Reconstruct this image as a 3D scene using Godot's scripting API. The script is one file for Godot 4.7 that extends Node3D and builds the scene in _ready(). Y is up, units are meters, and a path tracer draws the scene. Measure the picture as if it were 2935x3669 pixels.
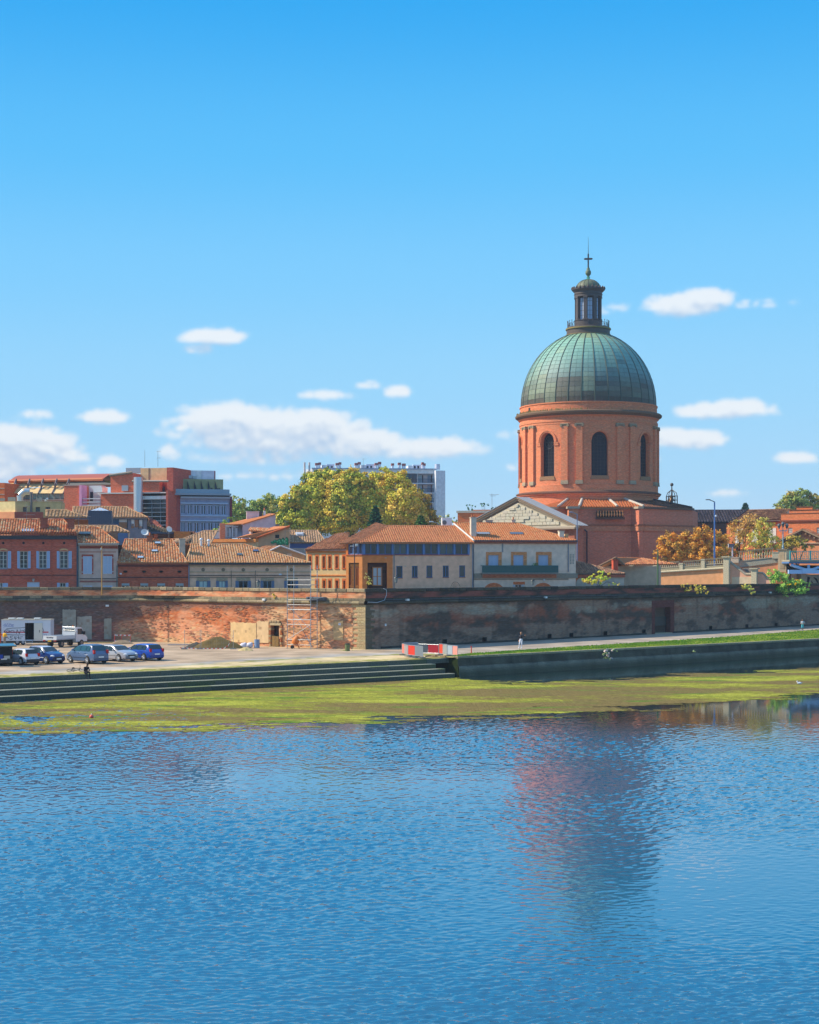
extends Node3D
# Riverside quay, rampart wall, town houses and a domed chapel across a wide river.
# Units are metres; the camera stands on a bridge at the origin and looks along -z.
const F := 5955.0      # focal length in photo pixels
const CU := 1467.5     # column of the optical axis
const HV := 2042.0     # row of the horizon
const EYE := 11.1      # height of the eye above the water
const STREET := 7.9    # height of the town's street level
var rng := RandomNumberGenerator.new()
var nz := FastNoiseLite.new()
var M := {}
var cache := {}
# ---------------------------------------------------------------- mesh builder
class MB:
	var v := PackedVector3Array()
	var n := PackedVector3Array()
	var c := PackedColorArray()
	var ix := PackedInt32Array()
	var t := Transform3D()
	func vert(p: Vector3, nn: Vector3, col: Color) -> int:
		v.append(t * p); n.append((t.basis * nn).normalized()); c.append(col)
		return v.size() - 1
	func tri(a: Vector3, b: Vector3, d: Vector3, col: Color) -> void:
		var nn := (b - a).cross(d - a).normalized()
		var k := vert(a, nn, col); vert(b, nn, col); vert(d, nn, col)
		ix.append_array([k, k + 2, k + 1])
	func quad(a: Vector3, b: Vector3, d: Vector3, e: Vector3, col: Color) -> void:
		var nn := (d - a).cross(e - b).normalized()
		var k := vert(a, nn, col); vert(b, nn, col); vert(d, nn, col); vert(e, nn, col)
		ix.append_array([k, k + 2, k + 1, k, k + 3, k + 2])
	func box(lo: Vector3, hi: Vector3, col: Color, skip := "") -> void:
		var a := lo; var b := hi
		if not skip.contains("f"): quad(Vector3(a.x, a.y, b.z), Vector3(b.x, a.y, b.z), Vector3(b.x, b.y, b.z), Vector3(a.x, b.y, b.z), col)
		if not skip.contains("k"): quad(Vector3(b.x, a.y, a.z), Vector3(a.x, a.y, a.z), Vector3(a.x, b.y, a.z), Vector3(b.x, b.y, a.z), col)
		if not skip.contains("r"): quad(Vector3(b.x, a.y, b.z), Vector3(b.x, a.y, a.z), Vector3(b.x, b.y, a.z), Vector3(b.x, b.y, b.z), col)
		if not skip.contains("l"): quad(Vector3(a.x, a.y, a.z), Vector3(a.x, a.y, b.z), Vector3(a.x, b.y, b.z), Vector3(a.x, b.y, a.z), col)
		if not skip.contains("t"): quad(Vector3(a.x, b.y, b.z), Vector3(b.x, b.y, b.z), Vector3(b.x, b.y, a.z), Vector3(a.x, b.y, a.z), col)
		if not skip.contains("b"): quad(Vector3(a.x, a.y, a.z), Vector3(b.x, a.y, a.z), Vector3(b.x, a.y, b.z), Vector3(a.x, a.y, b.z), col)
	# a box with chamfered edges on its front and top, jittered a little: hewn stone
	func stone(lo: Vector3, hi: Vector3, ch: float, col: Color) -> void:
		var m := (lo + hi) / 2.0
		var f := [Vector3(lo.x + ch, lo.y + ch, hi.z), Vector3(hi.x - ch, lo.y + ch, hi.z), Vector3(hi.x - ch, hi.y - ch, hi.z), Vector3(lo.x + ch, hi.y - ch, hi.z)]
		var g := [Vector3(lo.x, lo.y, hi.z - ch), Vector3(hi.x, lo.y, hi.z - ch), Vector3(hi.x, hi.y, hi.z - ch), Vector3(lo.x, hi.y, hi.z - ch)]
		var h := [Vector3(lo.x, lo.y, lo.z), Vector3(hi.x, lo.y, lo.z), Vector3(hi.x, hi.y, lo.z), Vector3(lo.x, hi.y, lo.z)]
		quad(f[0], f[1], f[2], f[3], col)
		for i in 4:
			var j := (i + 1) % 4
			quad(g[i], g[j], f[j], f[i], col)
			quad(h[i], h[j], g[j], g[i], col)
	# tube between two points
	func rod(a: Vector3, b: Vector3, r0: float, r1 := -1.0, seg := 6, col := Color.WHITE, caps := true) -> void:
		if r1 < 0.0: r1 = r0
		var d := (b - a).normalized()
		var s := d.cross(Vector3.UP if absf(d.y) < 0.9 else Vector3.RIGHT).normalized()
		var w := s.cross(d)
		var k := v.size()
		for i in seg + 1:
			var an := TAU * i / seg
			var nn := s * cos(an) + w * sin(an)
			vert(a + nn * r0, nn, col); vert(b + nn * r1, nn, col)
		for i in seg:
			var q := k + i * 2
			ix.append_array([q, q + 3, q + 1, q, q + 2, q + 3])
		if caps:
			for e in 2:
				var o := a if e == 0 else b
				var r := r0 if e == 0 else r1
				if r < 0.001: continue
				var nn := -d if e == 0 else d
				var q := vert(o, nn, col)
				for i in seg + 1:
					var an := TAU * i / seg
					vert(o + (s * cos(an) + w * sin(an)) * r, nn, col)
				for i in seg:
					if e == 0: ix.append_array([q, q + 2 + i, q + 1 + i])
					else: ix.append_array([q, q + 1 + i, q + 2 + i])
	func path(pts: Array, r: float, seg := 5, col := Color.WHITE) -> void:
		for i in pts.size() - 1: rod(pts[i], pts[i + 1], r, r, seg, col, true)
	# turned shape about the y axis; profile = [[radius, height], ...] from below
	func lathe(o: Vector3, prof: Array, seg := 12, col := Color.WHITE, a0 := 0.0, a1 := TAU, sharp := true) -> void:
		for j in prof.size() - 1:
			var p: Array = prof[j]; var q: Array = prof[j + 1]
			var sl := Vector2(q[1] - p[1], -(q[0] - p[0])).normalized()
			var lo := sl; var hi := sl
			if not sharp:
				if j > 0: lo = (sl + Vector2(p[1] - prof[j - 1][1], -(p[0] - prof[j - 1][0])).normalized()).normalized()
				if j < prof.size() - 2: hi = (sl + Vector2(prof[j + 2][1] - q[1], -(prof[j + 2][0] - q[0])).normalized()).normalized()
			var k := v.size()
			for i in seg + 1:
				var an := a0 + (a1 - a0) * i / seg
				var d := Vector3(sin(an), 0, cos(an))
				vert(o + d * p[0] + Vector3.UP * p[1], d * lo.x + Vector3.UP * lo.y, col)
				vert(o + d * q[0] + Vector3.UP * q[1], d * hi.x + Vector3.UP * hi.y, col)
			for i in seg:
				var s := k + i * 2
				ix.append_array([s, s + 1, s + 3, s, s + 3, s + 2])
	func ball(o: Vector3, r: Vector3, seg := 8, rings := 5, col := Color.WHITE) -> void:
		var k := v.size()
		for j in rings + 1:
			var e := -PI / 2 + PI * j / rings
			for i in seg + 1:
				var an := TAU * i / seg
				var d := Vector3(cos(e) * sin(an), sin(e), cos(e) * cos(an))
				vert(o + d * r, d / r, col)
		for j in rings:
			for i in seg:
				var s := k + j * (seg + 1) + i
				var u := s + seg + 1
				ix.append_array([s, u, u + 1, s, u + 1, s + 1])
	# polygon in the xy plane (counter-clockwise), pushed from z0 to z1
	func prism(poly: PackedVector2Array, z0: float, z1: float, col: Color) -> void:
		var p := poly
		if Geometry2D.is_polygon_clockwise(p) : p = rev(p)
		# Godot calls y-down clockwise; make sure the area is positive
		var ar := 0.0
		for i in p.size(): ar += p[i].cross(p[(i + 1) % p.size()])
		if ar < 0: p = rev(p)
		var idx := Geometry2D.triangulate_polygon(p)
		for i in range(0, idx.size(), 3):
			var a := p[idx[i]]; var b := p[idx[i + 1]]; var d := p[idx[i + 2]]
			if (b - a).cross(d - a) < 0:
				var w := b; b = d; d = w
			tri(Vector3(a.x, a.y, z1), Vector3(b.x, b.y, z1), Vector3(d.x, d.y, z1), col)
			tri(Vector3(a.x, a.y, z0), Vector3(d.x, d.y, z0), Vector3(b.x, b.y, z0), col)
		for i in p.size():
			var a := p[i]; var b := p[(i + 1) % p.size()]
			quad(Vector3(a.x, a.y, z0), Vector3(b.x, b.y, z0), Vector3(b.x, b.y, z1), Vector3(a.x, a.y, z1), col)
	static func rev(p: PackedVector2Array) -> PackedVector2Array:
		var q := p.duplicate(); q.reverse(); return q
	# flat wall in the xy plane at z with rectangular holes [x0, y0, x1, y1], and reveals going back by depth
	func holed(x0: float, y0: float, x1: float, y1: float, holes: Array, depth: float, col: Color, z := 0.0, rcol = null) -> void:
		var xs := [x0, x1]; var ys := [y0, y1]
		for h in holes:
			for q in [h[0], h[2]]: if q > x0 and q < x1 and not xs.has(q): xs.append(q)
			for q in [h[1], h[3]]: if q > y0 and q < y1 and not ys.has(q): ys.append(q)
		xs.sort(); ys.sort()
		for j in ys.size() - 1:
			var run := -1
			for i in xs.size():
				var solid := i < xs.size() - 1
				if solid:
					var m := Vector2((xs[i] + xs[i + 1]) / 2, (ys[j] + ys[j + 1]) / 2)
					for h in holes:
						if m.x > h[0] and m.x < h[2] and m.y > h[1] and m.y < h[3]: solid = false
				if solid and run < 0: run = i
				if not solid and run >= 0:
					quad(Vector3(xs[run], ys[j], z), Vector3(xs[i], ys[j], z), Vector3(xs[i], ys[j + 1], z), Vector3(xs[run], ys[j + 1], z), col)
					run = -1
		var rc: Color = col if rcol == null else rcol
		for h in holes:
			var a: float = h[0]; var b: float = maxf(h[1], y0); var d: float = h[2]; var e: float = minf(h[3], y1); var k := z - depth
			quad(Vector3(a, b, k), Vector3(a, b, z), Vector3(a, e, z), Vector3(a, e, k), rc)
			quad(Vector3(d, b, z), Vector3(d, b, k), Vector3(d, e, k), Vector3(d, e, z), rc)
			quad(Vector3(a, e, z), Vector3(d, e, z), Vector3(d, e, k), Vector3(a, e, k), rc)
			quad(Vector3(a, b, k), Vector3(d, b, k), Vector3(d, b, z), Vector3(a, b, z), rc)
	func mesh(mat: Material) -> ArrayMesh:
		var m := ArrayMesh.new()
		var a := []
		a.resize(Mesh.ARRAY_MAX)
		if mat.has_meta("gain"):
			var g: float = mat.get_meta("gain")
			for k in c.size():
				var q := minf(g, 0.88 / maxf(maxf(c[k].r, c[k].g), maxf(c[k].b, 0.05)))
				c[k] = Color(c[k].r * q, c[k].g * q, c[k].b * q)
		a[Mesh.ARRAY_VERTEX] = v; a[Mesh.ARRAY_NORMAL] = n; a[Mesh.ARRAY_COLOR] = c; a[Mesh.ARRAY_INDEX] = ix
		m.add_surface_from_arrays(Mesh.PRIMITIVE_TRIANGLES, a)
		m.surface_set_material(0, mat)
		return m
# a vertical working plane: origin, turned about y; hit() finds the point of that plane seen at a photo pixel, in its own axes
class Fr:
	var o: Vector3
	var b: Basis
	var yaw: float
	func _init(u: float, z: float, deg := 0.0, y := 7.9):
		o = Vector3((u - CU) / F * z, y, -z)
		yaw = deg_to_rad(deg)
		b = Basis(Vector3.UP, yaw)
	func hit(u: float, v: float, zz := 0.0) -> Vector3:
		var d := Vector3((u - CU) / F, -(v - HV) / F, -1.0)
		var q := o + b.z * zz
		var s := b.z.dot(q - Vector3(0, EYE, 0)) / b.z.dot(d)
		return b.inverse() * (Vector3(0, EYE, 0) + d * s - o)
	func rect(u0: float, v0: float, u1: float, v1: float, zz := 0.0) -> Array:
		var a := hit(u0, v1, zz); var d := hit(u1, v0, zz)
		return [a.x, a.y, d.x, d.y]
# ---------------------------------------------------------------- scene nodes
func thing(called: String, label: String, category: String, at := Vector3.ZERO, yaw := 0.0, group := "") -> Node3D:
	var o := Node3D.new()
	o.name = called
	add_child(o, true)
	o.position = at
	o.rotation.y = yaw
	meta(o, label, category, group)
	return o
func meta(o: Node, label: String, category: String, group := "", kind := "") -> void:
	if label: o.set_meta("label", label)
	if category: o.set_meta("category", category)
	if group: o.set_meta("group", group)
	if kind: o.set_meta("kind", kind)
func part(parent: Node, called: String, mb: MB, mat: Material, kind := "") -> MeshInstance3D:
	return piece(parent, called, mb.mesh(mat), kind)
func piece(parent: Node, called: String, mesh: Mesh, kind := "", at := Vector3.ZERO) -> MeshInstance3D:
	var o := MeshInstance3D.new()
	o.name = called
	o.mesh = mesh
	parent.add_child(o, true)
	o.position = at
	if kind: o.set_meta("kind", kind)
	return o
func lone(called: String, mb: MB, mat: Material, label: String, category: String, group := "", at := Vector3.ZERO, yaw := 0.0) -> MeshInstance3D:
	var o := part(self, called, mb, mat)
	o.position = at
	o.rotation.y = yaw
	meta(o, label, category, group)
	return o
func ground_at(u: float, v: float, y: float) -> Vector3:   # the point at height y that is seen at a photo pixel
	var z := (EYE - y) * F / (v - HV)
	return Vector3((u - CU) / F * z, y, -z)
func at_z(u: float, v: float, z: float) -> Vector3:
	return Vector3((u - CU) / F * z, EYE - (v - HV) / F * z, -z)
func nn(x: float, y: float, z := 0.0, f := 1.0) -> float:
	return nz.get_noise_3d(x * f, y * f, z * f)
func P3(x: float, y: float, z: float) -> Vector3: return Vector3(x, y, z)
func C(h: String) -> Color: return lin(h)
func rg(a: float, b: float) -> float: return rng.randf_range(a, b)
func lin(h: String) -> Color:
	return Color.html(h).srgb_to_linear()
func shade(col: Color, k: float) -> Color:
	return Color(col.r * k, col.g * k, col.b * k)
func vary(col: Color, a: float) -> Color:
	var k := 1.0 + rng.randf_range(-a, a)
	return Color(minf(col.r * k * (1 + rng.randf_range(-a, a) * 0.3), 1), minf(col.g * k, 1), minf(col.b * k * (1 + rng.randf_range(-a, a) * 0.3), 1))
# ---------------------------------------------------------------- materials
func noise_tex(freq: float, oct: int, lo: float, hi: float, sx := 512, kind := FastNoiseLite.TYPE_SIMPLEX_SMOOTH, seed_ := 1) -> NoiseTexture2D:
	var f := FastNoiseLite.new()
	f.noise_type = kind
	f.frequency = freq
	f.fractal_octaves = oct
	f.seed = seed_
	var t := NoiseTexture2D.new()
	t.width = sx; t.height = sx
	t.seamless = true
	t.noise = f
	var g := Gradient.new()
	g.set_color(0, Color(lo, lo, lo)); g.set_color(1, Color(hi, hi, hi))
	t.color_ramp = g
	return t
func brick_tex(rows: int, cols: int, spread: float, joint: float) -> ImageTexture:
	var n := 512
	var im := Image.create(n, n, false, Image.FORMAT_RGB8)
	im.fill(Color(joint, joint, joint * 0.97))
	var h := float(n) / rows
	var w := float(n) / cols
	var r := RandomNumberGenerator.new()
	r.seed = 5
	for j in rows:
		for i in cols:
			var k := r.randf_range(1.0 - spread, 1.0)
			var warm := r.randf_range(-0.08, 0.08)
			var c := Color(k, clampf(k * (0.95 + warm), 0, 1), clampf(k * (0.93 + warm * 1.6), 0, 1))
			var x := int(w * (i + (0.5 if j % 2 else 0.0)))
			im.fill_rect(Rect2i(x, int(j * h) + 1, maxi(int(w) - 2, 1), maxi(int(h) - 2, 1)), c)
			if x + w > n: im.fill_rect(Rect2i(0, int(j * h) + 1, maxi(int(x + w) - n - 2, 1), maxi(int(h) - 2, 1)), c)
	return ImageTexture.create_from_image(im)
func mat(called: String, rough := 0.85, tex: Texture2D = null, metres := 4.0, spec := 0.5) -> StandardMaterial3D:
	var m := StandardMaterial3D.new()
	m.resource_name = called
	m.vertex_color_use_as_albedo = true
	m.roughness = rough
	m.metallic_specular = spec
	if tex:
		m.albedo_texture = tex
		m.uv1_triplanar = true
		m.uv1_scale = Vector3.ONE / metres
		m.uv1_triplanar_sharpness = 8.0
	M[called] = m
	return m
func relief(m: StandardMaterial3D, t: Texture2D, cm: float) -> void:
	m.heightmap_enabled = true
	m.heightmap_texture = t
	m.heightmap_scale = cm
func materials() -> void:
	var soft := noise_tex(0.012, 5, 0.88, 1.0)
	var rough := noise_tex(0.03, 5, 0.66, 1.0)
	var blot := noise_tex(0.01, 6, 0.74, 1.0, 512, FastNoiseLite.TYPE_SIMPLEX_SMOOTH, 7)
	mat("plain", 0.85)
	mat("paint", 0.45)
	mat("stucco", 0.95, soft, 7.0, 0.2)
	mat("stone", 0.95, rough, 2.5, 0.2)
	mat("soil", 1.0, blot, 31.0, 0.1)
	mat("brick", 0.95, brick_tex(50, 12, 0.18, 0.9), 4.2, 0.2)
	mat("tile", 0.9, rough, 1.5, 0.25)
	mat("copper", 0.6, soft, 3.0, 0.5)
	mat("bark", 0.95, rough, 1.0, 0.1)
	mat("steel", 0.35).metallic = 0.7
	var g := mat("glass", 0.06)
	g.metallic_specular = 0.5
	var car := mat("car", 0.25)
	car.clearcoat_enabled = true
	car.clearcoat = 0.8
	car.clearcoat_roughness = 0.06
	var l := mat("leaf", 0.7, null, 1.0, 0.3)
	l.cull_mode = BaseMaterial3D.CULL_DISABLED
	l.backlight_enabled = true
	l.backlight = Color(0.22, 0.2, 0.03)
	for k in ["stucco", "stone", "soil", "brick", "tile"]: M[k].set_meta("gain", {"stucco": 1.6, "stone": 1.5, "soil": 1.1, "brick": 1.8, "tile": 2.1}[k])
	mat("stained", 0.5, null, 1.0, 0.25)
	var lt := mat("letter", 0.8)
	lt.vertex_color_use_as_albedo = false
	lt.albedo_color = Color(0.16, 0.17, 0.22)
	l.set_meta("gain", 2.05)
	mat("cloth", 0.95)
	mat("rubber", 0.8)
	var a := mat("algae", 0.95, rough, 2.2, 0.15)
	a.set_meta("gain", 1.15)
	relief(a, rough, 3.0)
	var w := mat("water", 0.04)
	w.metallic_specular = 0.5
	var p := StandardMaterial3D.new()
	p.resource_name = "pane"
	p.transparency = BaseMaterial3D.TRANSPARENCY_ALPHA
	p.albedo_color = Color(0.75, 0.85, 0.95, 0.15)
	p.roughness = 0.05
	M["pane"] = p
# ---------------------------------------------------------------- sky
var blobs := []
func cloud_list() -> void:
	var list := [[980, 1560, 330, 75, 1.0], [820, 1520, 170, 60, 1.0], [1130, 1535, 100, 58, 1.1], [1270, 1590, 170, 50, 0.95], [1500, 1610, 190, 34, 0.85], [900, 1640, 260, 26, 0.6], [1600, 1600, 90, 30, 0.75], [690, 1540, 80, 30, 0.6],
		[60, 1610, 180, 62, 1.05], [170, 1640, 130, 40, 0.8], [20, 1650, 220, 50, 0.8], [390, 1660, 60, 26, 0.55], [610, 1620, 50, 40, 0.5], [250, 1690, 240, 22, 0.45],
		[760, 1210, 105, 26, 0.95], [710, 1255, 60, 16, 0.7], [2460, 1105, 140, 36, 0.95], [2520, 1082, 90, 30, 0.9], [2690, 1105, 120, 16, 0.35], [2180, 1110, 90, 16, 0.35],
		[2590, 1480, 155, 26, 1.0], [2640, 1465, 90, 22, 0.95], [2470, 1580, 120, 32, 0.95], [2400, 1560, 70, 24, 0.6], [2850, 1648, 65, 20, 0.75], [1160, 1412, 95, 17, 0.55], [1420, 1402, 48, 22, 0.75], [1320, 1375, 55, 14, 0.5],
		[370, 1503, 80, 24, 0.8], [120, 1496, 55, 15, 0.5], [2600, 1768, 60, 12, 0.5], [1850, 1560, 60, 24, 0.4], [1840, 1670, 50, 14, 0.4], [2200, 1640, 200, 20, 0.3], [1100, 1700, 420, 16, 0.4]]
	for b in list:
		blobs.append([rad_to_deg(atan((b[0] - CU) / F)), rad_to_deg(atan((HV - b[1]) / F)), b[2] / F * 57.3, b[3] / F * 57.3, b[4]])
	var r := RandomNumberGenerator.new()
	r.seed = 41
	for k in 150:
		var az := r.randf_range(16.0, 344.0)
		var el := r.randf_range(1.0, 6.0) if r.randf() < 0.75 else r.randf_range(6.0, 12.0)
		var w := r.randf_range(0.5, 3.0)
		for j in 3: blobs.append([az + r.randf_range(-w, w), el + r.randf_range(-0.15, 0.15), w * r.randf_range(0.4, 1.0), w * r.randf_range(0.12, 0.26), r.randf_range(0.4, 1.0)])
func air(el: float) -> Color:   # sky by elevation in degrees (linear); high stops paler, added fill for shaded walls
	var stops := [[0.0, "c3e0f4"], [1.2, "bfe0f7"], [3.2, "aadbfb"], [6.5, "98d6fd"], [10.0, "7fcdfe"], [14.0, "5dbffb"], [19.0, "33a9f3"], [30.0, "66a8ee"], [55.0, "88b6f0"], [90.0, "94bef2"]]
	for i in stops.size() - 1:
		if el <= stops[i + 1][0]:
			var k: float = smoothstep(stops[i][0], stops[i + 1][0], el) * 0.35 + 0.65 * (el - stops[i][0]) / (stops[i + 1][0] - stops[i][0])
			return lin(stops[i][1]).lerp(lin(stops[i + 1][1]), k)
	return lin(stops[-1][1])
func sky_texture() -> ImageTexture:
	var W := 4096
	var H := 2048
	var im := Image.create(W, H, false, Image.FORMAT_RGBF)
	im.fill(lin("8fb0c4"))
	for y in H / 2:
		im.fill_rect(Rect2i(0, y, W, 1), air(90.0 - (y + 0.5) / H * 180.0))
	cloud_list()
	var d := FastNoiseLite.new()
	d.noise_type = FastNoiseLite.TYPE_SIMPLEX_SMOOTH
	d.frequency = 1.1
	d.fractal_type = FastNoiseLite.FRACTAL_RIDGED
	d.fractal_octaves = 5
	d.fractal_gain = 0.5
	d.seed = 12
	var thick := {}
	var band := 220
	var dens := PackedFloat32Array()
	dens.resize(W * band)
	for b in blobs:
		var cx: float = fposmod(b[0], 360.0) / 360.0 * W
		var cy: float = (90.0 - b[1]) / 180.0 * H
		var rx: float = b[2] / 360.0 * W * 1.45
		var ry: float = b[3] / 180.0 * H * 1.7
		for y in range(maxi(int(cy - ry), H / 2 - band), mini(int(cy + ry) + 1, H / 2)):
			for x in range(int(cx - rx), int(cx + rx) + 1):
				var q := Vector2((x - cx) / rx, (y - cy) / ry)
				if q.y > 0: q.y *= 1.25
				var s := 1.0 - q.length()
				if s > 0:
					var at := (y - H / 2 + band) * W + posmod(x, W)
					dens[at] = maxf(dens[at], minf(s * 1.7, 1.0) * b[4])
	var top := lin("fdfcfb")
	var base := lin("c2d0e6")
	for y in band:
		var yy := H / 2 - band + y
		var el := 90.0 - (yy + 0.5) / H * 180.0
		for x in W:
			var s := dens[y * W + x]
			if s <= 0.0: continue
			var ax := x / float(W) * 360.0
			var w := -0.55 * d.get_noise_3d(ax, el * 1.5, 3.0) + 0.15
			var up := -0.55 * d.get_noise_3d(ax + 0.1, (el + 0.2) * 1.5, 3.0) + 0.15
			var s2 := dens[maxi(y - 4, 0) * W + x]
			var a := smoothstep(0.12, lerpf(0.95, 0.5, clampf((s - s2) * 9.0, 0, 1)), s + w * 0.75) * minf(1.0, 0.4 + s)
			if a <= 0.004: continue
			var lit := clampf(0.72 + (w - up) * 0.9 + (s - s2) * 1.2 - maxf(0.0, s2 - 0.45) * 0.5, 0.0, 1.0)
			var c := base.lerp(top, lit).lerp(im.get_pixel(x, yy), 0.12)
			im.set_pixel(x, yy, im.get_pixel(x, yy).lerp(c, a * 0.9))
	return ImageTexture.create_from_image(im)
func _ready() -> void:
	rng.seed = 20
	nz.seed = 9
	nz.noise_type = FastNoiseLite.TYPE_SIMPLEX_SMOOTH
	nz.frequency = 1.0
	nz.fractal_octaves = 3
	var cam:=Camera3D.new()
	cam.name = "camera"
	cam.projection = Camera3D.PROJECTION_FRUSTUM
	cam.near = 0.5
	cam.far = 3000.0
	cam.size = 3669.0 / F*cam.near
	cam.frustum_offset = Vector2(0,(HV - 3669.0 / 2.0) / F*cam.near)
	cam.position = Vector3(0,EYE,0)
	add_child(cam)
	var env:=Environment.new()
	env.background_mode = Environment.BG_SKY
	env.sky = Sky.new()
	var sm:=PanoramaSkyMaterial.new()
	sm.panorama = sky_texture()
	env.sky.sky_material = sm
	env.tonemap_mode = Environment.TONE_MAPPER_LINEAR
	env.tonemap_exposure = 1.2
	env.background_energy_multiplier = 0.85
	env.fog_enabled = true
	env.fog_light_color = Color(0.8,0.87,0.95)
	env.fog_density = 0.00016
	env.sdfgi_enabled = true
	env.ssao_enabled = true
	env.ssil_enabled = true
	var we:=WorldEnvironment.new()
	we.name = "environment"
	we.environment = env
	add_child(we)
	var sun:=DirectionalLight3D.new()
	sun.name = "sun"
	sun.light_energy = 1.6
	sun.light_color = Color(1.0,0.95,0.86)
	sun.light_angular_distance = 0.5
	sun.shadow_enabled = true
	add_child(sun)
	sun.look_at_from_position(Vector3.ZERO,-Vector3(-1.0,0.86,-0.06),Vector3.UP)
	materials()
	setting()
	rampart()
	row()
	long_building()
	balcony_house()
	annexes()
	second_row()
	chapel()
	pediment()
	hospital()
	ramp()
	modern_block()
	tower_block()
	trees()
	vehicles()
	site()
	barriers()
	lamps()
	people()
# ---------------------------------------------------------------- water,quay and ground
class Line:
	var p:=PackedVector3Array()
	var l:=PackedFloat32Array()
	func _init(pts: Array):
		var s:=0.0
		for i in pts.size():
			if i: s += (pts[i] - pts[i - 1]).length()
			p.append(pts[i]); l.append(s)
	func total() -> float: return l[-1]
	func seg(s: float) -> int:
		var i:=0
		while i < p.size() - 2 and s > l[i + 1]: i += 1
		return i
	func at(s: float) -> Vector3:
		var i:=seg(s)
		return p[i].lerp(p[i + 1],(s - l[i]) / (l[i + 1] - l[i]))
	func frame(s: float) -> Transform3D:   # x along the line,y up,z out of its face
		var d:=(at(s + 0.4) - at(s - 0.4)).normalized()
		return Transform3D(Basis(d,Vector3.UP,d.cross(Vector3.UP)),at(s))
	func s_at(u: float) -> float:   # where the line crosses a photo column
		var k:=(u - 1467.5) / 5955.0
		for i in p.size() - 1:
			var a:=p[i].x + p[i].z*k; var b:=p[i + 1].x + p[i + 1].z*k
			if a <= 0.0 and b >= 0.0: return lerpf(l[i],l[i + 1],-a / (b - a))
		return -1.0
var bank_a: Line
var bank_b: Line
var wall_a: Line
var wall_b: Line
func setting() -> void:
	bank_a = Line.new([Vector3(-34.97,0,-141.9) - Vector3(37.67,0,-30.4)*0.6,Vector3(2.7,0,-172.3),Vector3(2.7,0,-172.3) + Vector3(37.67,0,-30.4)*0.08])
	var r0:=ground_at(1640,2352,2.12)
	var r1:=ground_at(2935,2287,2.15)
	r0.y = 0; r1.y = 0
	bank_b = Line.new([r0,r1,r1 + (r1 - r0)*0.35])
	var wp:=[]
	for q in [[-420,205],[-100,207],[150,209],[300,210.5],[400,211.3],[480,211.4],[560,210.2],[640,208],[800,202.5],[900,199.5],[1000,197],[1100,194.6],[1200,192.3],[1310,190]]:
		wp.append(Vector3((q[0] - CU) / F*q[1],0,-q[1]))
	wall_a = Line.new(wp)
	var far:=Vector3((2935 - CU) / F*273.6,0,-273.6)
	wall_b = Line.new([wp[-1],far,far + (far - wp[-1])*0.25])
	water()
	algae()
	ground()
	quay()
func water() -> void:
	var mb:=MB.new()
	var zs:=PackedFloat32Array()
	var z:=30.0
	while z < 165.0:
		zs.append(z)
		z += clampf(z*z / 25000.0,0.045,0.24)
	for q in [190.0,230.0,290.0]: zs.append(q)
	var cols:=440
	var f:=FastNoiseLite.new()
	f.noise_type = FastNoiseLite.TYPE_SIMPLEX_SMOOTH
	f.frequency = 1.0
	f.fractal_type = FastNoiseLite.FRACTAL_NONE
	f.seed = 3
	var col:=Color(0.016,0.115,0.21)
	for j in zs.size():
		var zz:=zs[j]
		var hw:=zz*0.262 + 3.0
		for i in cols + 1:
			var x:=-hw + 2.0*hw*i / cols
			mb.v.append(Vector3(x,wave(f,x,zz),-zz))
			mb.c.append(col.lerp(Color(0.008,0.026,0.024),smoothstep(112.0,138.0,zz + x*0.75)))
	for j in zs.size():
		for i in cols + 1:
			var at:=j*(cols + 1) + i
			var r:=mb.v[at + 1] if i < cols else mb.v[at]
			var l:=mb.v[at - 1] if i > 0 else mb.v[at]
			var b:=mb.v[at + cols + 1] if j < zs.size() - 1 else mb.v[at]
			var fr:=mb.v[at - cols - 1] if j > 0 else mb.v[at]
			mb.n.append((r - l).cross(b - fr).normalized())
	for j in zs.size() - 1:
		for i in cols:
			var q:=j*(cols + 1) + i
			var u:=q + cols + 1
			mb.ix.append_array([q,u,u + 1,q,u + 1,q + 1])
	part(self,"water",mb,M.water,"structure")
	var far:=MB.new()
	far.quad(Vector3(-600,-0.35,60),Vector3(600,-0.35,60),Vector3(600,-0.35,-420),Vector3(-600,-0.35,-420),col)
	part(self,"river",far,M.water,"structure")
func wave(f: FastNoiseLite,x: float,z: float) -> float:
	var calm:=0.04 + 0.96*smoothstep(150.0,105.0,z + x*0.75)
	var h:=0.0
	h += 0.021*f.get_noise_2d(x*1.0 + z*0.16,z*3.4)
	h += 0.024*f.get_noise_2d(x*2.0 - z*0.3 + 40.0,z*6.8)
	h += 0.011*f.get_noise_2d(x*3.6 + z*0.5 + 90.0,z*11.0)
	h += 0.010*f.get_noise_2d(x*0.12 + z*0.05,z*0.45 + 7.0)
	var gust:=0.8 + 0.75*f.get_noise_2d(x*0.045,z*0.035 + 31.0)
	return h*calm*gust
func edge(tab: Array,u: float) -> float:
	for i in tab.size() - 1:
		if u <= tab[i + 1][0]: return lerpf(tab[i][1],tab[i + 1][1],clampf((u - tab[i][0]) / float(tab[i + 1][0] - tab[i][0]),0,1))
	return tab[-1][1]
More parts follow.
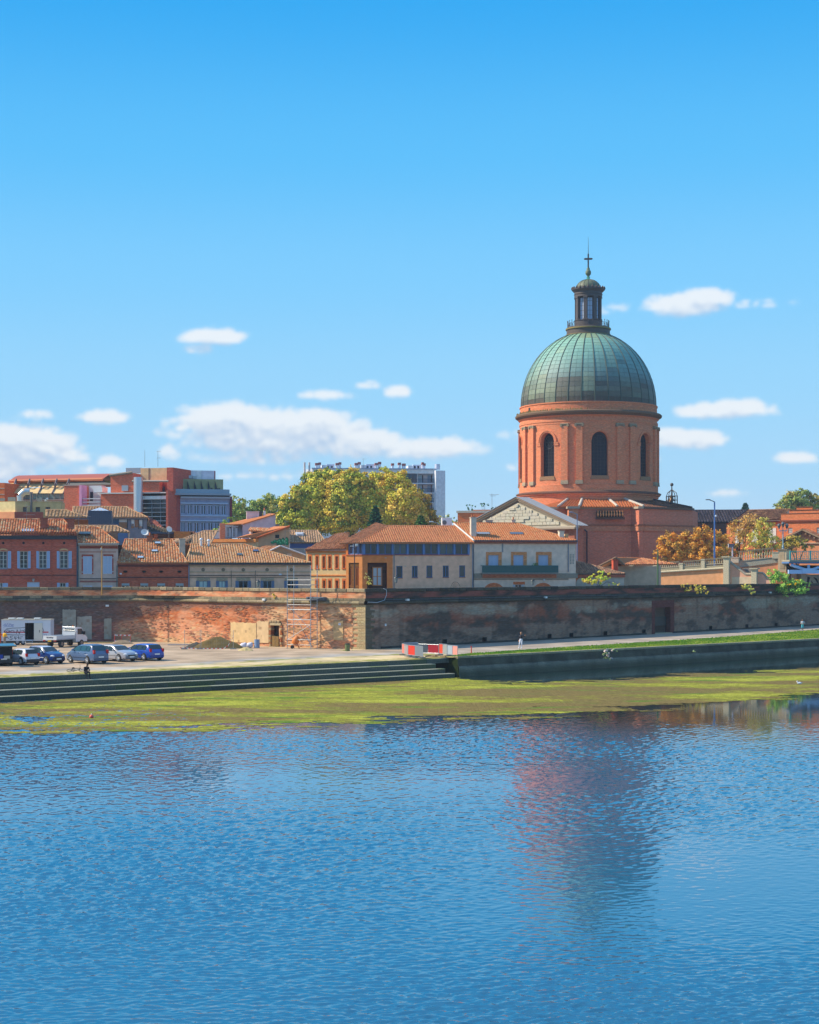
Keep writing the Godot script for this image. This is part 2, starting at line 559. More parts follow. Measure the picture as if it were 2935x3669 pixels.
func algae() -> void:
	var near:=[[-600,2640],[0,2612],[300,2610],[600,2604],[1000,2592],[1310,2578],[1700,2556],[2200,2532],[2500,2510],[2935,2480],[3300,2455]]
	var away:=[[-600,2560],[0,2526],[300,2500],[700,2462],[1000,2452],[1600,2440],[1750,2450],[2200,2440],[2500,2420],[2935,2392],[3300,2372]]
	var mb:=MB.new()
	var x:=-62.0
	var g:=0.3
	var ids:={}
	var green := C("9c9c3c")
	var lime := C("b6b648")
	var brown := C("8a7848")
	var deep := C("6a8a34")
	while x < 84.0:
		var z:=112.0
		while z < 215.0:
			var u:=CU + F*x / z
			var v:=HV + F*EYE / z
			if u > -300 and u < 3300:
				var a:=edge(away,u)
				var n_:=edge(near,u)
				var k:=clampf((v - a) / 14.0 + 0.3,-1.5,1.0) if v < (a + n_) / 2 else clampf((n_ - v) / 34.0 + 0.05,-1.5,1.0)
				var s:=x*0.72 - z*0.69
				var w:=x*0.69 + z*0.72
				var p:=nn(x*0.06,z*0.18,2.0) + 0.6*nn(x*0.25,z*0.65,5.0) + 0.3*nn(x*0.9,z*2.0,7.0)
				var hole:=0.0
				if u < 420: hole = 1.3*exp(-pow((u - 110) / 130.0,2) - pow((v - 2580) / 17.0,2))
				var thin:=0.36 if u > 1750 and v < a + 16 else 0.62
				if u > 2500: thin -= 0.22*smoothstep(2500,2700,u)*(1.0 if v < 2450 else 0.4)
				if k*0.75 + p*0.75 + thin - hole > 0.42:
					var tone:=1.2*nn(x*0.04 + 3,z*0.1,9.0) + 0.5*nn(x*0.25,z*0.6,4.0) + 0.3*nn(x*0.9,z*2.0,6.0)
					var fine:=nn(x*1.7,z*3.1,1.0)
					var c:=brown.lerp(green,smoothstep(-0.12,0.26,tone)).lerp(lime,smoothstep(0.25,0.65,tone + 0.15*fine))
					c = c.lerp(deep,smoothstep(0.22,0.6,nn(x*0.1,z*0.4,12.0)))
					c = shade(c,0.98 + 0.45*fine)
					var y:=0.012 + 0.02*absf(fine)
					mb.quad(Vector3(x,y,-z),Vector3(x + g,0.012 + 0.02*absf(nn((x + g)*1.7,z*3.1,1.0)),-z),Vector3(x + g,y,-z - g),Vector3(x,0.03,-z - g),c)
			z += g
		x += g
	meta(part(self,"algae",mb,M.algae,"stuff"),"yellow green and brown weed floating in mats along the quay","algae")
func ground_height(t: float,u: float) -> float:
	var e:=lerpf(1.9,2.12,smoothstep(1560,1650,u))
	return lerpf(e,2.0,smoothstep(0.0,0.6,t))
func bank_at(u: float) -> Vector3:
	return bank_a.at(bank_a.s_at(u)) if u < 1600 else bank_b.at(maxf(bank_b.s_at(u),0.0))
func ground() -> void:
	var mb:=MB.new()
	var us:=[]
	var u:=-480.0
	while u < 3180.0:
		us.append(u)
		u += 9.0
	var rows:=70
	var tar := C("c0a88e")
	var sand := C("d8c296")
	var grit := C("b3aca2")
	var weed := C("8f9040")
	var pave := C("b4a594")
	for q in us:
		var a:=bank_at(q)
		var w:=wall_a.at(wall_a.s_at(q)) if q < 1310 else wall_b.at(wall_b.s_at(q))
		var dir:=(w - a)
		var wide:=dir.length()
		for j in rows + 1:
			var t:=pow(float(j) / rows,1.4)*1.01
			var p:=a + dir*t
			p.y = ground_height(t,q)
			var m:=t*wide
			var n1:=nn(p.x*0.12,p.z*0.12,1.0)
			var n2:=nn(p.x*0.6,p.z*0.6,6.0)
			var n3:=nn(p.x*2.1,p.z*2.1,3.0)
			var c:=tar
			if q < 1620:
				var reach:=lerpf(7.5,15.0,smoothstep(250,1200,q))*(1 - 0.3*smoothstep(1400,1560,q))
				var k:=(m + n1*3.5 + n2*1.2) / reach
				c = sand.lerp(grit,smoothstep(0.55,0.75,k)).lerp(tar,smoothstep(0.85,1.15,k))
				var tuft:=smoothstep(0.12,0.4,n2*0.6 + n3*0.5 + 0.62 - absf(m - 1.4 - n1*1.5)*0.3)
				tuft = maxf(tuft,smoothstep(0.2,0.45,n1*0.4 + n2*0.5 + 0.42 - absf(m - reach*0.62 - n1*3)*0.3)*smoothstep(500,900,q))
				tuft = maxf(tuft,0.55*smoothstep(0.3,0.5,n2 + n3*0.5 - 0.12*m + 0.3))
				c = c.lerp(weed,tuft*0.9)
				c = c.lerp(sand,0.7*smoothstep(0.6,0.0,wide - m - 1.2 - n2))
			else:
				c = pave
			c = shade(c,1.0 + 0.10*n1 + 0.07*n2 + 0.05*n3)
			mb.v.append(p); mb.c.append(c); mb.n.append(Vector3.UP)
	for i in us.size() - 1:
		for j in rows:
			var q:=i*(rows + 1) + j
			var e:=q + rows + 1
			mb.ix.append_array([q,q + 1,e + 1,q,e + 1,e])
	part(self,"ground",mb,M.soil,"structure")
	var st:=MB.new()
	var sc := C("8d8577")
	st.quad(Vector3(-900,STREET - 0.02,-1600),Vector3(-900,STREET - 0.02,-212.5),Vector3(-5.2,STREET - 0.02,-212.5),Vector3(-5.2,STREET - 0.02,-1600),sc)
	st.quad(Vector3(-5.2,STREET - 0.02,-1600),Vector3(-5.2,STREET - 0.02,-192),Vector3(100,STREET - 0.02,-314),Vector3(900,STREET - 0.02,-1600),sc)
	st.tri(Vector3(-37,STREET - 0.02,-212.5),Vector3(-5.2,STREET - 0.02,-191.5),Vector3(-5.2,STREET - 0.02,-212.5),sc)
	part(self,"street",st,M.soil,"structure")
	var lw:=MB.new()
	var tuft:=MB.new()
	var g1 := C("6b8428")
	var g2 := C("8a9434")
	var g3 := C("54701f")
	var back:=[[1630,0.02],[1700,0.13],[1867,0.22],[2300,0.36],[2600,0.46],[2750,0.55],[2935,0.66],[3200,0.8]]
	var cols:=180
	for i in cols + 1:
		var q:=1636.0 + (3150.0 - 1636.0)*i / cols
		var a:=bank_at(q)
		var w:=wall_b.at(wall_b.s_at(q))
		var lim:=edge(back,q) + 0.012*nn(q*0.05,1.0)
		for j in 19:
			var t:=0.012 + (lim - 0.012)*j / 18.0
			var p:=a + (w - a)*t
			p.y = ground_height(t,q) + 0.05*(1.0 - pow(absf(j / 9.0 - 1.0),6.0)) + 0.015*nn(p.x,p.z)
			var k:=nn(p.x*0.2,p.z*0.25)
			var c:=g1.lerp(g2,smoothstep(-0.2,0.4,k)).lerp(g3,smoothstep(0.05,0.5,nn(p.x*0.4,p.z*0.5,8.0)))
			lw.v.append(p); lw.n.append(Vector3.UP); lw.c.append(c)
			for r in 2:
				var b:=p + Vector3(rg(-0.5,0.5),0,rg(-0.4,0.4))
				var h:=rg(0.05,0.14)
				var s:=Vector3(rg(0.04,0.1),0,rg(-0.03,0.03))
				if j > 0 and j < 18: tuft.tri(b - s,b + s,b + Vector3(rg(-0.05,0.05),h,0.02),vary(c,0.25))
	for i in cols:
		for j in 18:
			var q:=i*19 + j
			lw.ix.append_array([q,q + 1,q + 20,q,q + 20,q + 19])
	var lo := part(self,"lawn",lw,M.soil,"stuff")
	meta(lo,"strip of mown green lawn on top of the quay","grass")
	part(lo,"grass",tuft,M.leaf,"stuff")
func quay() -> void:
	var d:=(bank_a.p[1] - bank_a.p[0]).normalized()
	var out:=d.cross(Vector3.UP)
	var root:=Node3D.new()
	root.name = "quay_steps"
	add_child(root)
	root.transform = Transform3D(Basis(d,Vector3.UP,out),bank_a.p[0])
	meta(root,"","","","structure")
	var wet := C("474b40")
	var dry := C("63655a")
	var tread := C("a8a286")
	for k in 4:
		var top:=1.9 - 0.475*k
		var z0:=0.8*k
		var e: float = [1648.0,1562.0,1596.0,1630.0][k]
		var x:=0.0
		var end:=0.0
		var kk: float = (e - CU) / F
		var o:=bank_a.p[0] + out*z0
		end = -(o.x + o.z*kk) / (d.x + d.z*kk)
		while x < end:
			var w:=minf(rg(2.2,3.2),end - x)
			if end - x - w < 0.8: w = end - x
			var mb:=MB.new()
			var c:=wet.lerp(dry,1.0 - 0.25*k + rg(-0.15,0.15))
			if rng.randf() < 0.2: c = c.lerp(C("4c5a33"),0.5)
			var y0:=top - 0.475 - (0.5 if k == 3 else 0.0)
			var t:=vary(tread,0.12)
			if rng.randf() < 0.25: t = t.lerp(C("7d8a3c"),0.5)
			var hi:=Vector3(x + w - 0.015,top,z0 + 0.001)
			mb.quad(Vector3(x,y0,hi.z),Vector3(hi.x,y0,hi.z),Vector3(hi.x,top - 0.05,hi.z),Vector3(x,top - 0.05,hi.z),c)
			mb.quad(Vector3(x,top - 0.05,hi.z),Vector3(hi.x,top - 0.05,hi.z),Vector3(hi.x,top,hi.z - 0.05),Vector3(x,top,hi.z - 0.05),t)
			mb.quad(Vector3(x,top,hi.z - 0.05),Vector3(hi.x,top,hi.z - 0.05),Vector3(hi.x,top,hi.z - 0.85),Vector3(x,top,hi.z - 0.85),t)
			mb.quad(Vector3(hi.x,y0,hi.z),Vector3(hi.x,y0,hi.z - 0.8),Vector3(hi.x,top,hi.z - 0.8),Vector3(hi.x,top,hi.z),c)
			part(root,"step_block",mb,M.stone)
			x += w
	var db:=(bank_b.p[1] - bank_b.p[0]).normalized()
	var qw:=Node3D.new()
	qw.name = "quay_wall"
	add_child(qw)
	qw.transform = Transform3D(Basis(db,Vector3.UP,db.cross(Vector3.UP)),bank_b.p[0])
	meta(qw,"low concrete quay wall with a ledge below the lawn","wall")
	var L:=bank_b.total()
	var mb:=MB.new()
	var dark := C("544e42")
	var grey := C("8e8672")
	var moss := C("3c4a26")
	var rows:=[[1.9,0.0],[1.5,0.0],[1.1,0.0],[1.07,0.2],[0.75,0.2],[0.3,0.22],[-0.6,0.24]]
	var nx:=int(L / 0.35)
	for j in rows.size():
		for i in nx + 1:
			var s:=L*i / nx
			var y: float = rows[j][0]
			var n1:=nn(s*0.25,y*0.6,4.0)
			var n2:=nn(s*1.3,y*0.5,2.0)
			var c:=grey.lerp(dark,clampf(0.45 + n1*0.9 + n2*0.5,0,1))
			c = c.lerp(shade(dark,0.7),0.55) if y > 1.08 else c.lerp(grey,0.35)
			if y < 0.4: c = c.lerp(moss,0.5).lerp(dark,0.4)
			mb.v.append(Vector3(s,y,rows[j][1])); mb.c.append(c)
			mb.n.append(Vector3(0,1 if j == 3 else 0,0.3 if j == 3 else 1).normalized())
	for j in rows.size() - 1:
		for i in nx:
			var q:=j*(nx + 1) + i
			var e:=q + nx + 1
			mb.ix.append_array([q,e + 1,e,q,q + 1,e + 1])
	mb.quad(Vector3(0,-0.6,-5),Vector3(0,-0.6,0.24),Vector3(0,1.9,0),Vector3(0,1.9,-5),shade(moss,0.5))  # end face: vegetation, and painted dark as if out of the sun
	part(qw,"wall_face",mb,M.stone)
	var x:=0.0
	while x < L - 0.5:
		var w:=minf(rg(1.6,2.3),L - x)
		var cb:=MB.new()
		cb.stone(Vector3(x,1.9,-0.42),Vector3(x + w - 0.02,2.14,0.05),0.03,vary(C("a89878"),0.12))
		part(qw,"coping_stone",cb,M.stone)
		x += w
# ---------------------------------------------------------------- rampart wall
const WALL_TOP:=8.95
func brick_face(mb: MB,line: Line,s0: float,s1: float,y0: float,y1: float,ds: float,dy: float,rough_: float,colour: Callable,holes:=[]) -> void:
	var ni:=int(ceil((s1 - s0) / ds))
	var nj:=int(ceil((y1 - y0) / dy))
	var base:=mb.v.size()
	for j in nj + 1:
		for i in ni + 1:
			var s:=s0 + (s1 - s0)*i / ni
			var y:=y0 + (y1 - y0)*j / nj
			var f:=line.frame(s)
			var k:=rough_*(nn(s*0.35,y*2.2,3.0) + 0.6*nn(s*1.6,y*7.0,8.0)) if i > 0 and i < ni else 0.0
			mb.v.append(f.origin + Vector3.UP*y + f.basis.z*k)
			mb.c.append(colour.call(s,y))
	for j in nj + 1:
		for i in ni + 1:
			var at:=base + j*(ni + 1) + i
			var r:=mb.v[at + 1] if i < ni else mb.v[at]
			var l:=mb.v[at - 1] if i > 0 else mb.v[at]
			var u:=mb.v[at + ni + 1] if j < nj else mb.v[at]
			var d:=mb.v[at - ni - 1] if j > 0 else mb.v[at]
			mb.n.append((r - l).cross(u - d).normalized())
	for j in nj:
		for i in ni:
			var s:=s0 + (s1 - s0)*(i + 0.5) / ni
			var y:=y0 + (y1 - y0)*(j + 0.5) / nj
			var gap:=false
			for h in holes: if s > h[0] and s < h[2] and y > h[1] and y < h[3]: gap = true
			if gap: continue
			var q:=base + j*(ni + 1) + i
			var e:=q + ni + 1
			mb.ix.append_array([q,e,e + 1,q,e + 1,q + 1])
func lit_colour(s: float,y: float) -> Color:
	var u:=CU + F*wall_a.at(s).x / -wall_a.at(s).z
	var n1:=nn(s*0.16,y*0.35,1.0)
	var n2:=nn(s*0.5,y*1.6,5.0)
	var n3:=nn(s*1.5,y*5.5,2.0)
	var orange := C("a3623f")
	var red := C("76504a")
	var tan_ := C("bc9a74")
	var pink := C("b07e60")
	var grime_and_shade := C("514a46")
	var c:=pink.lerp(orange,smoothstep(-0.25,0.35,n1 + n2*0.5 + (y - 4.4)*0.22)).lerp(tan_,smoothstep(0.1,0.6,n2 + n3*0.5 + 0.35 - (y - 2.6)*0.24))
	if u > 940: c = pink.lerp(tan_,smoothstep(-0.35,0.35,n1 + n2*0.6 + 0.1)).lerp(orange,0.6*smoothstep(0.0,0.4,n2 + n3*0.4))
	c = c.lerp(grime_and_shade,0.35*smoothstep(0.2,0.55,n3 + n2*0.4 - 0.05))
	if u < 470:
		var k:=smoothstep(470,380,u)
		var d:=red.lerp(grime_and_shade,smoothstep(-0.2,0.3,n1 + n2*0.7 + 0.08*(y - 4))).lerp(tan_,0.3*smoothstep(0.2,0.5,n3))
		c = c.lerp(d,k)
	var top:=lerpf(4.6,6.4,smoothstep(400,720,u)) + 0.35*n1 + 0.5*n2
	c = c.lerp(grime_and_shade,0.7*smoothstep(top - 0.35,top + 0.25,y)*(1 - 0.55*smoothstep(940,1100,u)))  # grime plus painted shade; the sloping edge follows the cast shadow
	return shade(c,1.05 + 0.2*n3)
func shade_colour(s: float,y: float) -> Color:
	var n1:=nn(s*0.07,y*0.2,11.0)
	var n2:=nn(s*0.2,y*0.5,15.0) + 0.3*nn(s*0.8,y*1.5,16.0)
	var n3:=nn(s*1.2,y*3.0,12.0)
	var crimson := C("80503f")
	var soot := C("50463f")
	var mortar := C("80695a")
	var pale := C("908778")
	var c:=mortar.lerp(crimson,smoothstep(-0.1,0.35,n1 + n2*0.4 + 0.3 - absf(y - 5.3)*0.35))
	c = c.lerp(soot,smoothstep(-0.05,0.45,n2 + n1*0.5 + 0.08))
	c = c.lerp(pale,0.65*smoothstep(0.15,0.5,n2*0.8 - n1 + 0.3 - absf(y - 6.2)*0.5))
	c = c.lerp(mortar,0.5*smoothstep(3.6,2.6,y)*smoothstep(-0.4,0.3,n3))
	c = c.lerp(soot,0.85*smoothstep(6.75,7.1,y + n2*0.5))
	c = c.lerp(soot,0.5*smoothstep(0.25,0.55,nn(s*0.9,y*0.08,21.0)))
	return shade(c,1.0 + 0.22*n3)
func put_stone(root: Node3D,called: String,f: Transform3D,lo: Vector3,hi: Vector3,ch: float,col: Color) -> void:
	var mb:=MB.new()
	mb.stone(lo,hi,ch,col)
	var o:=part(root,called,mb,M.stone)
	o.transform = f
func rampart() -> void:
	var root := thing("rampart_wall","long old brick rampart with stone coping and a square corner above the quay","wall")
	var sa:=wall_a.s_at(-300.0)
	var la:=wall_a.total()
	var lb:=wall_b.total()
	var door_a:=[wall_a.s_at(977.0),2.0,wall_a.s_at(1003.0),4.7]
	var gate:=[wall_b.s_at(2346.0),1.9,wall_b.s_at(2402.0),5.85]
	var mb:=MB.new()
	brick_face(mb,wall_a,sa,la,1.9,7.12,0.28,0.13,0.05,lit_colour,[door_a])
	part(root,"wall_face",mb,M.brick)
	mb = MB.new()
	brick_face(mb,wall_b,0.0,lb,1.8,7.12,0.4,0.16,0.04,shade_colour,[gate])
	part(root,"wall_face",mb,M.brick)
	mb = MB.new()
	brick_face(mb,wall_a,sa,la,7.84,8.56,0.4,0.18,0.02,func(s,y): return C("ac6a4a").lerp(C("b98f6c"),smoothstep(-0.3,0.4,nn(s*0.3,y,3.0))).lerp(C("5a4a40"),0.7*smoothstep(0.0,0.4,nn(s*0.5,y*1.4,6.0) + (y - 8.3)*0.6)))
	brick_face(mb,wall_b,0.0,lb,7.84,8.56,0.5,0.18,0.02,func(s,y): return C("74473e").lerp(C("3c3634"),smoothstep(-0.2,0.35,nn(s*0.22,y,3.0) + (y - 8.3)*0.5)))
	part(root,"parapet",mb,M.brick)
	mb = MB.new()
	for ln in [wall_a,wall_b]:
		for i in ln.p.size() - 1:
			var a: Vector3 = ln.p[i]; var b: Vector3 = ln.p[i + 1]
			var f: Transform3D = ln.frame((ln.l[i] + ln.l[i + 1]) / 2)
			var k:=f.basis.z*-0.9
			mb.quad(b + k + P3(0,1.9,0),a + k + P3(0,1.9,0),a + k + P3(0,8.7,0),b + k + P3(0,8.7,0),C("6f5a4c"))
			mb.quad(a + P3(0,8.6,0),b + P3(0,8.6,0),b + k + P3(0,8.6,0),a + k + P3(0,8.6,0),C("6f5a4c"))
	part(root,"wall_core",mb,M.stone)
	for side in 2:
		var ln: Line = wall_a if side == 0 else wall_b
		var s0:=sa if side == 0 else 0.0
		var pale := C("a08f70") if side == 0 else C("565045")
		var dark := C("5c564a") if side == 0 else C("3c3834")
		for row in 3:
			var s:=s0
			while s < ln.total() - 0.02:
				var w:=rg(0.95,1.7)
				if ln.total() - s - w < 0.5: w = ln.total() - s
				var f:=ln.frame(s + w / 2)
				var left:=side == 0 and CU + F*f.origin.x / -f.origin.z < 420
				var c:=vary(pale.lerp(dark,clampf(rg(-0.2,0.75) + (0.35 if left else 0.0),0,1)),0.12)
				if row == 0:
					put_stone(root,"coping_stone",f,P3(-w / 2,8.54,-0.75),P3(w / 2 - 0.025,WALL_TOP + rg(-0.04,0.02),0.1 + rg(-0.02,0.03)),0.06,c)
				elif row == 1:
					put_stone(root,"band_stone",f,P3(-w / 2,7.52,-0.3),P3(w / 2 - 0.02,7.85,0.06 + rg(-0.01,0.02)),0.02,c)
				else:
					var cb:=MB.new()
					var r:=0.2
					var cols:=[]
					for i in 7:
						var an:=-PI / 2 + PI*i / 6.0
						cols.append(Vector2(0.08 + cos(an)*r*1.1,7.31 + sin(an)*r))
					for i in 6:
						cb.quad(P3(-w / 2,cols[i].y,cols[i].x),P3(w / 2 - 0.02,cols[i].y,cols[i].x),P3(w / 2 - 0.02,cols[i + 1].y,cols[i + 1].x),P3(-w / 2,cols[i + 1].y,cols[i + 1].x),c)
					cb.quad(P3(-w / 2,7.515,0.09),P3(w / 2,7.515,0.09),P3(w / 2,7.515,-0.2),P3(-w / 2,7.515,-0.2),c)
					cb.quad(P3(-w / 2,7.105,-0.2),P3(w / 2,7.105,-0.2),P3(w / 2,7.105,0.09),P3(-w / 2,7.105,0.09),c)
					part(root,"cordon_stone",cb,M.stone).transform = f
				s += w
	for j in 17:
		var y:=1.95 + j*0.304
		var long:=j % 2 == 0
		for side in 2:
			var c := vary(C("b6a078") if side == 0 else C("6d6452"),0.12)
			var reach:=(1.75 if long else 1.05) + rg(-0.2,0.3)
			var f:=wall_a.frame(la) if side == 0 else wall_b.frame(0.0)
			f.origin = wall_a.p[-1]
			var k:=0.7 if long else 0.45
			if side == 0:
				f.basis = wall_a.frame(la - 0.5).basis
				put_stone(root,"quoin_stone",f,P3(-reach,y,-0.3),P3(-k - 0.01,y + 0.29,0.07),0.025,c)
				put_stone(root,"quoin_stone",f,P3(-k,y,-0.3),P3(0.04,y + 0.29,0.08),0.025,vary(c,0.1))
			else:
				f.basis = wall_b.frame(0.6).basis
				put_stone(root,"quoin_stone",f,P3(-0.04,y,-0.3),P3(reach*0.8,y + 0.29,0.07),0.025,c)
	for q in [[828,920,2.35,4.75,"c2a274",0],[922,964,2.4,4.95,"c4a57c",0],[1196,1231,3.0,5.2,"b9986c",0],[224,272,3.6,6.1,"8a8578",0],[276,329,2.3,5.2,"948d80",0],[373,400,2.3,4.9,"8b8576",0]]:
		var s0:=wall_a.s_at(q[0]); var s1:=wall_a.s_at(q[1])
		var pb:=MB.new()
		var col:=lin(q[4])
		var n:=14
		for i in n:
			for j in 8:
				var a:=s0 + (s1 - s0)*i / n; var b:=s0 + (s1 - s0)*(i + 1) / n
				var rag:=0.14
				var y0: float = lerpf(q[2],q[3],j / 8.0); var y1: float = lerpf(q[2],q[3],(j + 1) / 8.0)
				var ya:=y1 + (rag*nn(a*2.3,1.0) if j == 7 else 0.0); var yb:=y1 + (rag*nn(b*2.3,1.0) if j == 7 else 0.0)
				var fa:=wall_a.frame(a); var fb:=wall_a.frame(b)
				var c := shade(col,1.0 + 0.18*nn(a*0.8,y0*0.9,30.0) + 0.12*nn(a*2.5,y0*2.5,31.0)).lerp(C("7a5a44"),0.5*smoothstep(0.3,0.55,nn(a*1.1,y0*1.3,33.0)))
				pb.quad(fa.origin + fa.basis.z*0.085 + Vector3.UP*y0,fb.origin + fb.basis.z*0.085 + Vector3.UP*y0,fb.origin + fb.basis.z*0.085 + Vector3.UP*yb,fa.origin + fa.basis.z*0.085 + Vector3.UP*ya,c)
		part(root,"plaster_patch",pb,M.stucco)
	mb = MB.new()
	for k in 2600:
		var s:=rg(wall_a.s_at(420.0),la - 1.6)
		var y:=snappedf(2.1 + 4.6*pow(rng.randf(),0.8),0.085)
		if nn(s*0.25,y*0.6,40.0) < -0.12: continue
		if s > door_a[0] - 0.3 and s < door_a[2] + 0.5 and y < 5.0: continue
		mb.t = wall_a.frame(s)
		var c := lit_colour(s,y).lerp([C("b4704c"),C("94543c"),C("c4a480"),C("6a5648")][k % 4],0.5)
		mb.box(P3(-rg(0.12,0.24),y,0),P3(rg(0.12,0.24),y + rg(0.05,0.075),rg(0.025,0.06)),c,"k")
	mb.t = Transform3D()
	part(root,"weathered_bricks",mb,M.stone,"stuff")
	var da: float = (door_a[0] + door_a[2]) / 2
	var fd:=wall_a.frame(da)
	var w: float = (door_a[2] - door_a[0]) / 2 + 0.14
	mb = MB.new()
	mb.box(P3(-w - 0.2,1.9,-1.6),P3(w + 0.2,4.9,-0.5),C("1d1814"),"f")
	part(root,"doorway",mb,M.stone).transform = fd
	for y in range(9):
		for sd in [-1,1]:
			var q:=0.3 + rg(-0.06,0.08)
			var x0: float = -w - q if sd < 0 else w
			put_stone(root,"jamb_stone",fd,P3(x0,2.0 + y*0.28,-0.5),P3(x0 + q,2.26 + y*0.28,0.16 + rg(0,0.08)),0.03,vary([C("b07a52"),C("b69c74"),C("a4643e")][rng.randi() % 3],0.15))
	put_stone(root,"lintel_stone",fd,P3(-w - 0.15,4.5,-0.5),P3(w + 0.15,4.8,0.2),0.04,C("c0ab84"))
	for x in 4: put_stone(root,"lintel_stone",fd,P3(-w - 0.3 + x*0.42,4.83,-0.3),P3(-w + 0.1 + x*0.42,5.1,0.2 + rg(0,0.08)),0.05,vary(C("a89070"),0.15))
	var gs: float = (gate[0] + gate[2]) / 2
	var fg:=wall_b.frame(gs)
	var gw: float = (gate[2] - gate[0]) / 2
	mb = MB.new()
	var gc := C("5e3a35")
	mb.holed(-gw - 0.75,1.9,gw + 0.95,6.75,[[-gw,1.8,gw,5.75]],2.2,gc,0.05,C("5b3a33"))
	mb.quad(P3(-gw - 0.75,1.9,-0.2),P3(-gw - 0.75,1.9,0.05),P3(-gw - 0.75,6.75,0.05),P3(-gw - 0.75,6.75,-0.2),gc)
	mb.quad(P3(-gw,2.0,-2.15),P3(gw,2.0,-2.15),P3(gw,5.75,-2.15),P3(-gw,5.75,-2.15),C("2e2c2b"))
	part(root,"gate_surround",mb,M.brick).transform = fg
	mb = MB.new()
	var iron := C("15171c")
	for x in 15:
		var xx:=lerpf(-gw + 0.1,gw - 0.35,x / 14.0)
		mb.rod(P3(xx,2.1,-0.5),P3(xx,4.4,-0.5),0.022,-1,4,iron)
	for y in [2.15,3.2,4.35]: mb.box(P3(-gw + 0.05,y,-0.53),P3(gw - 0.3,y + 0.06,-0.47),iron)
	mb.box(P3(-gw + 0.05,3.1,-0.515),P3(gw - 0.3,4.4,-0.49),iron)
	part(root,"iron_gate",mb,M.paint).transform = fg
	for k in 3:
		put_stone(root,"gate_step",fg,P3(-gw + 0.1,2.0,-2.1 + 0.0),P3(gw - 0.2,2.16 + k*0.17,-0.7 - k*0.35),0.02,C("b5ad9a"))
	put_stone(root,"door_sill",fg,P3(-gw - 0.05,1.98,-0.6),P3(gw + 0.35,2.1,0.12),0.02,C("b8aa8c"))
	for u in [1592,1735,1968,2046,2168,2306,2545,2675,2780]:
		var fw:=wall_b.frame(wall_b.s_at(u))
		var hb:=MB.new()
		hb.holed(-0.42,2.15,0.42,2.75,[[-0.34,2.22,0.34,2.68]],0.3,C("3a3835"),0.09,C("0b0b0b"))
		hb.quad(P3(-0.34,2.22,0.052),P3(0.34,2.22,0.052),P3(0.34,2.68,0.052),P3(-0.34,2.68,0.052),C("060606"))
		part(root,"weep_hole",hb,M.stone).transform = fw
	var s:=2.6
	while s < lb - 2.0:
		var w2:=rg(1.3,2.1)
		var fr:=wall_b.frame(s + w2 / 2)
		if absf(s + w2 / 2 - gs) > gw + 1.6: put_stone(root,"plinth_stone",fr,P3(-w2 / 2,1.9,-0.2),P3(w2 / 2 - 0.02,2.2 + rg(-0.03,0.05),0.1),0.05,vary(C("45423b"),0.18))
		s += w2
# ---------------------------------------------------------------- building kit
const Z1:=[0.0,1640.0,3.75]
const Z2:=[400.0,1640.0,3.75]
const Z3:=[0.0,1840.0,3.75]
const Z4:=[400.0,1840.0,3.75]
const Z5:=[700.0,1780.0,3.75]
const Z6:=[1060.0,1640.0,3.0804]
const Z7:=[1060.0,1860.0,3.9205]
const Z8:=[1480.0,1860.0,2.6953]
const C1:=[1820.0,1760.0,3.594]
const R4:=[2100.0,1600.0,2.0659]
const G1:=[0.0,2170.0,4.792]
const G2:=[220.0,2280.0,4.539]
const G3:=[330.0,2090.0,3.67]
const G4:=[760.0,2090.0,5.75]
const G5:=[980.0,2000.0,4.792]
const G6:=[1400.0,2200.0,3.45]
const G7:=[2120.0,1940.0,3.92]
const G8:=[2500.0,1760.0,3.9655]
func U(k: Array,x: float) -> float: return k[0] + x / k[2]
func V(k: Array,y: float) -> float: return k[1] + y / k[2]
func R(f: Fr,k: Array,x0: float,y0: float,x1: float,y1: float,zz:=0.0) -> Array:
	return f.rect(U(k,x0),V(k,y0),U(k,x1),V(k,y1),zz)
func H(f: Fr,k: Array,x: float,y: float,zz:=0.0) -> Vector3:
	return f.hit(U(k,x),V(k,y),zz)
func along(f: Fr,u: float,zz:=0.0) -> Fr:   # a frame on the same plane whose origin is at column u
	var p:=f.hit(u,HV,zz)
	var g:=Fr.new(u,1.0,0.0)
	g.yaw = f.yaw; g.b = f.b
	g.o = f.o + f.b*P3(p.x,0,p.z)
	return g
func house(called: String,label: String,f: Fr,category := "house",group := "") -> Node3D:
	return thing(called,label,category,f.o,f.yaw,group)
func glazing() -> Color:
	return [Color(0.02,0.025,0.03),Color(0.03,0.035,0.04),Color(0.015,0.02,0.02),Color(0.05,0.055,0.06)][rng.randi() % 4]
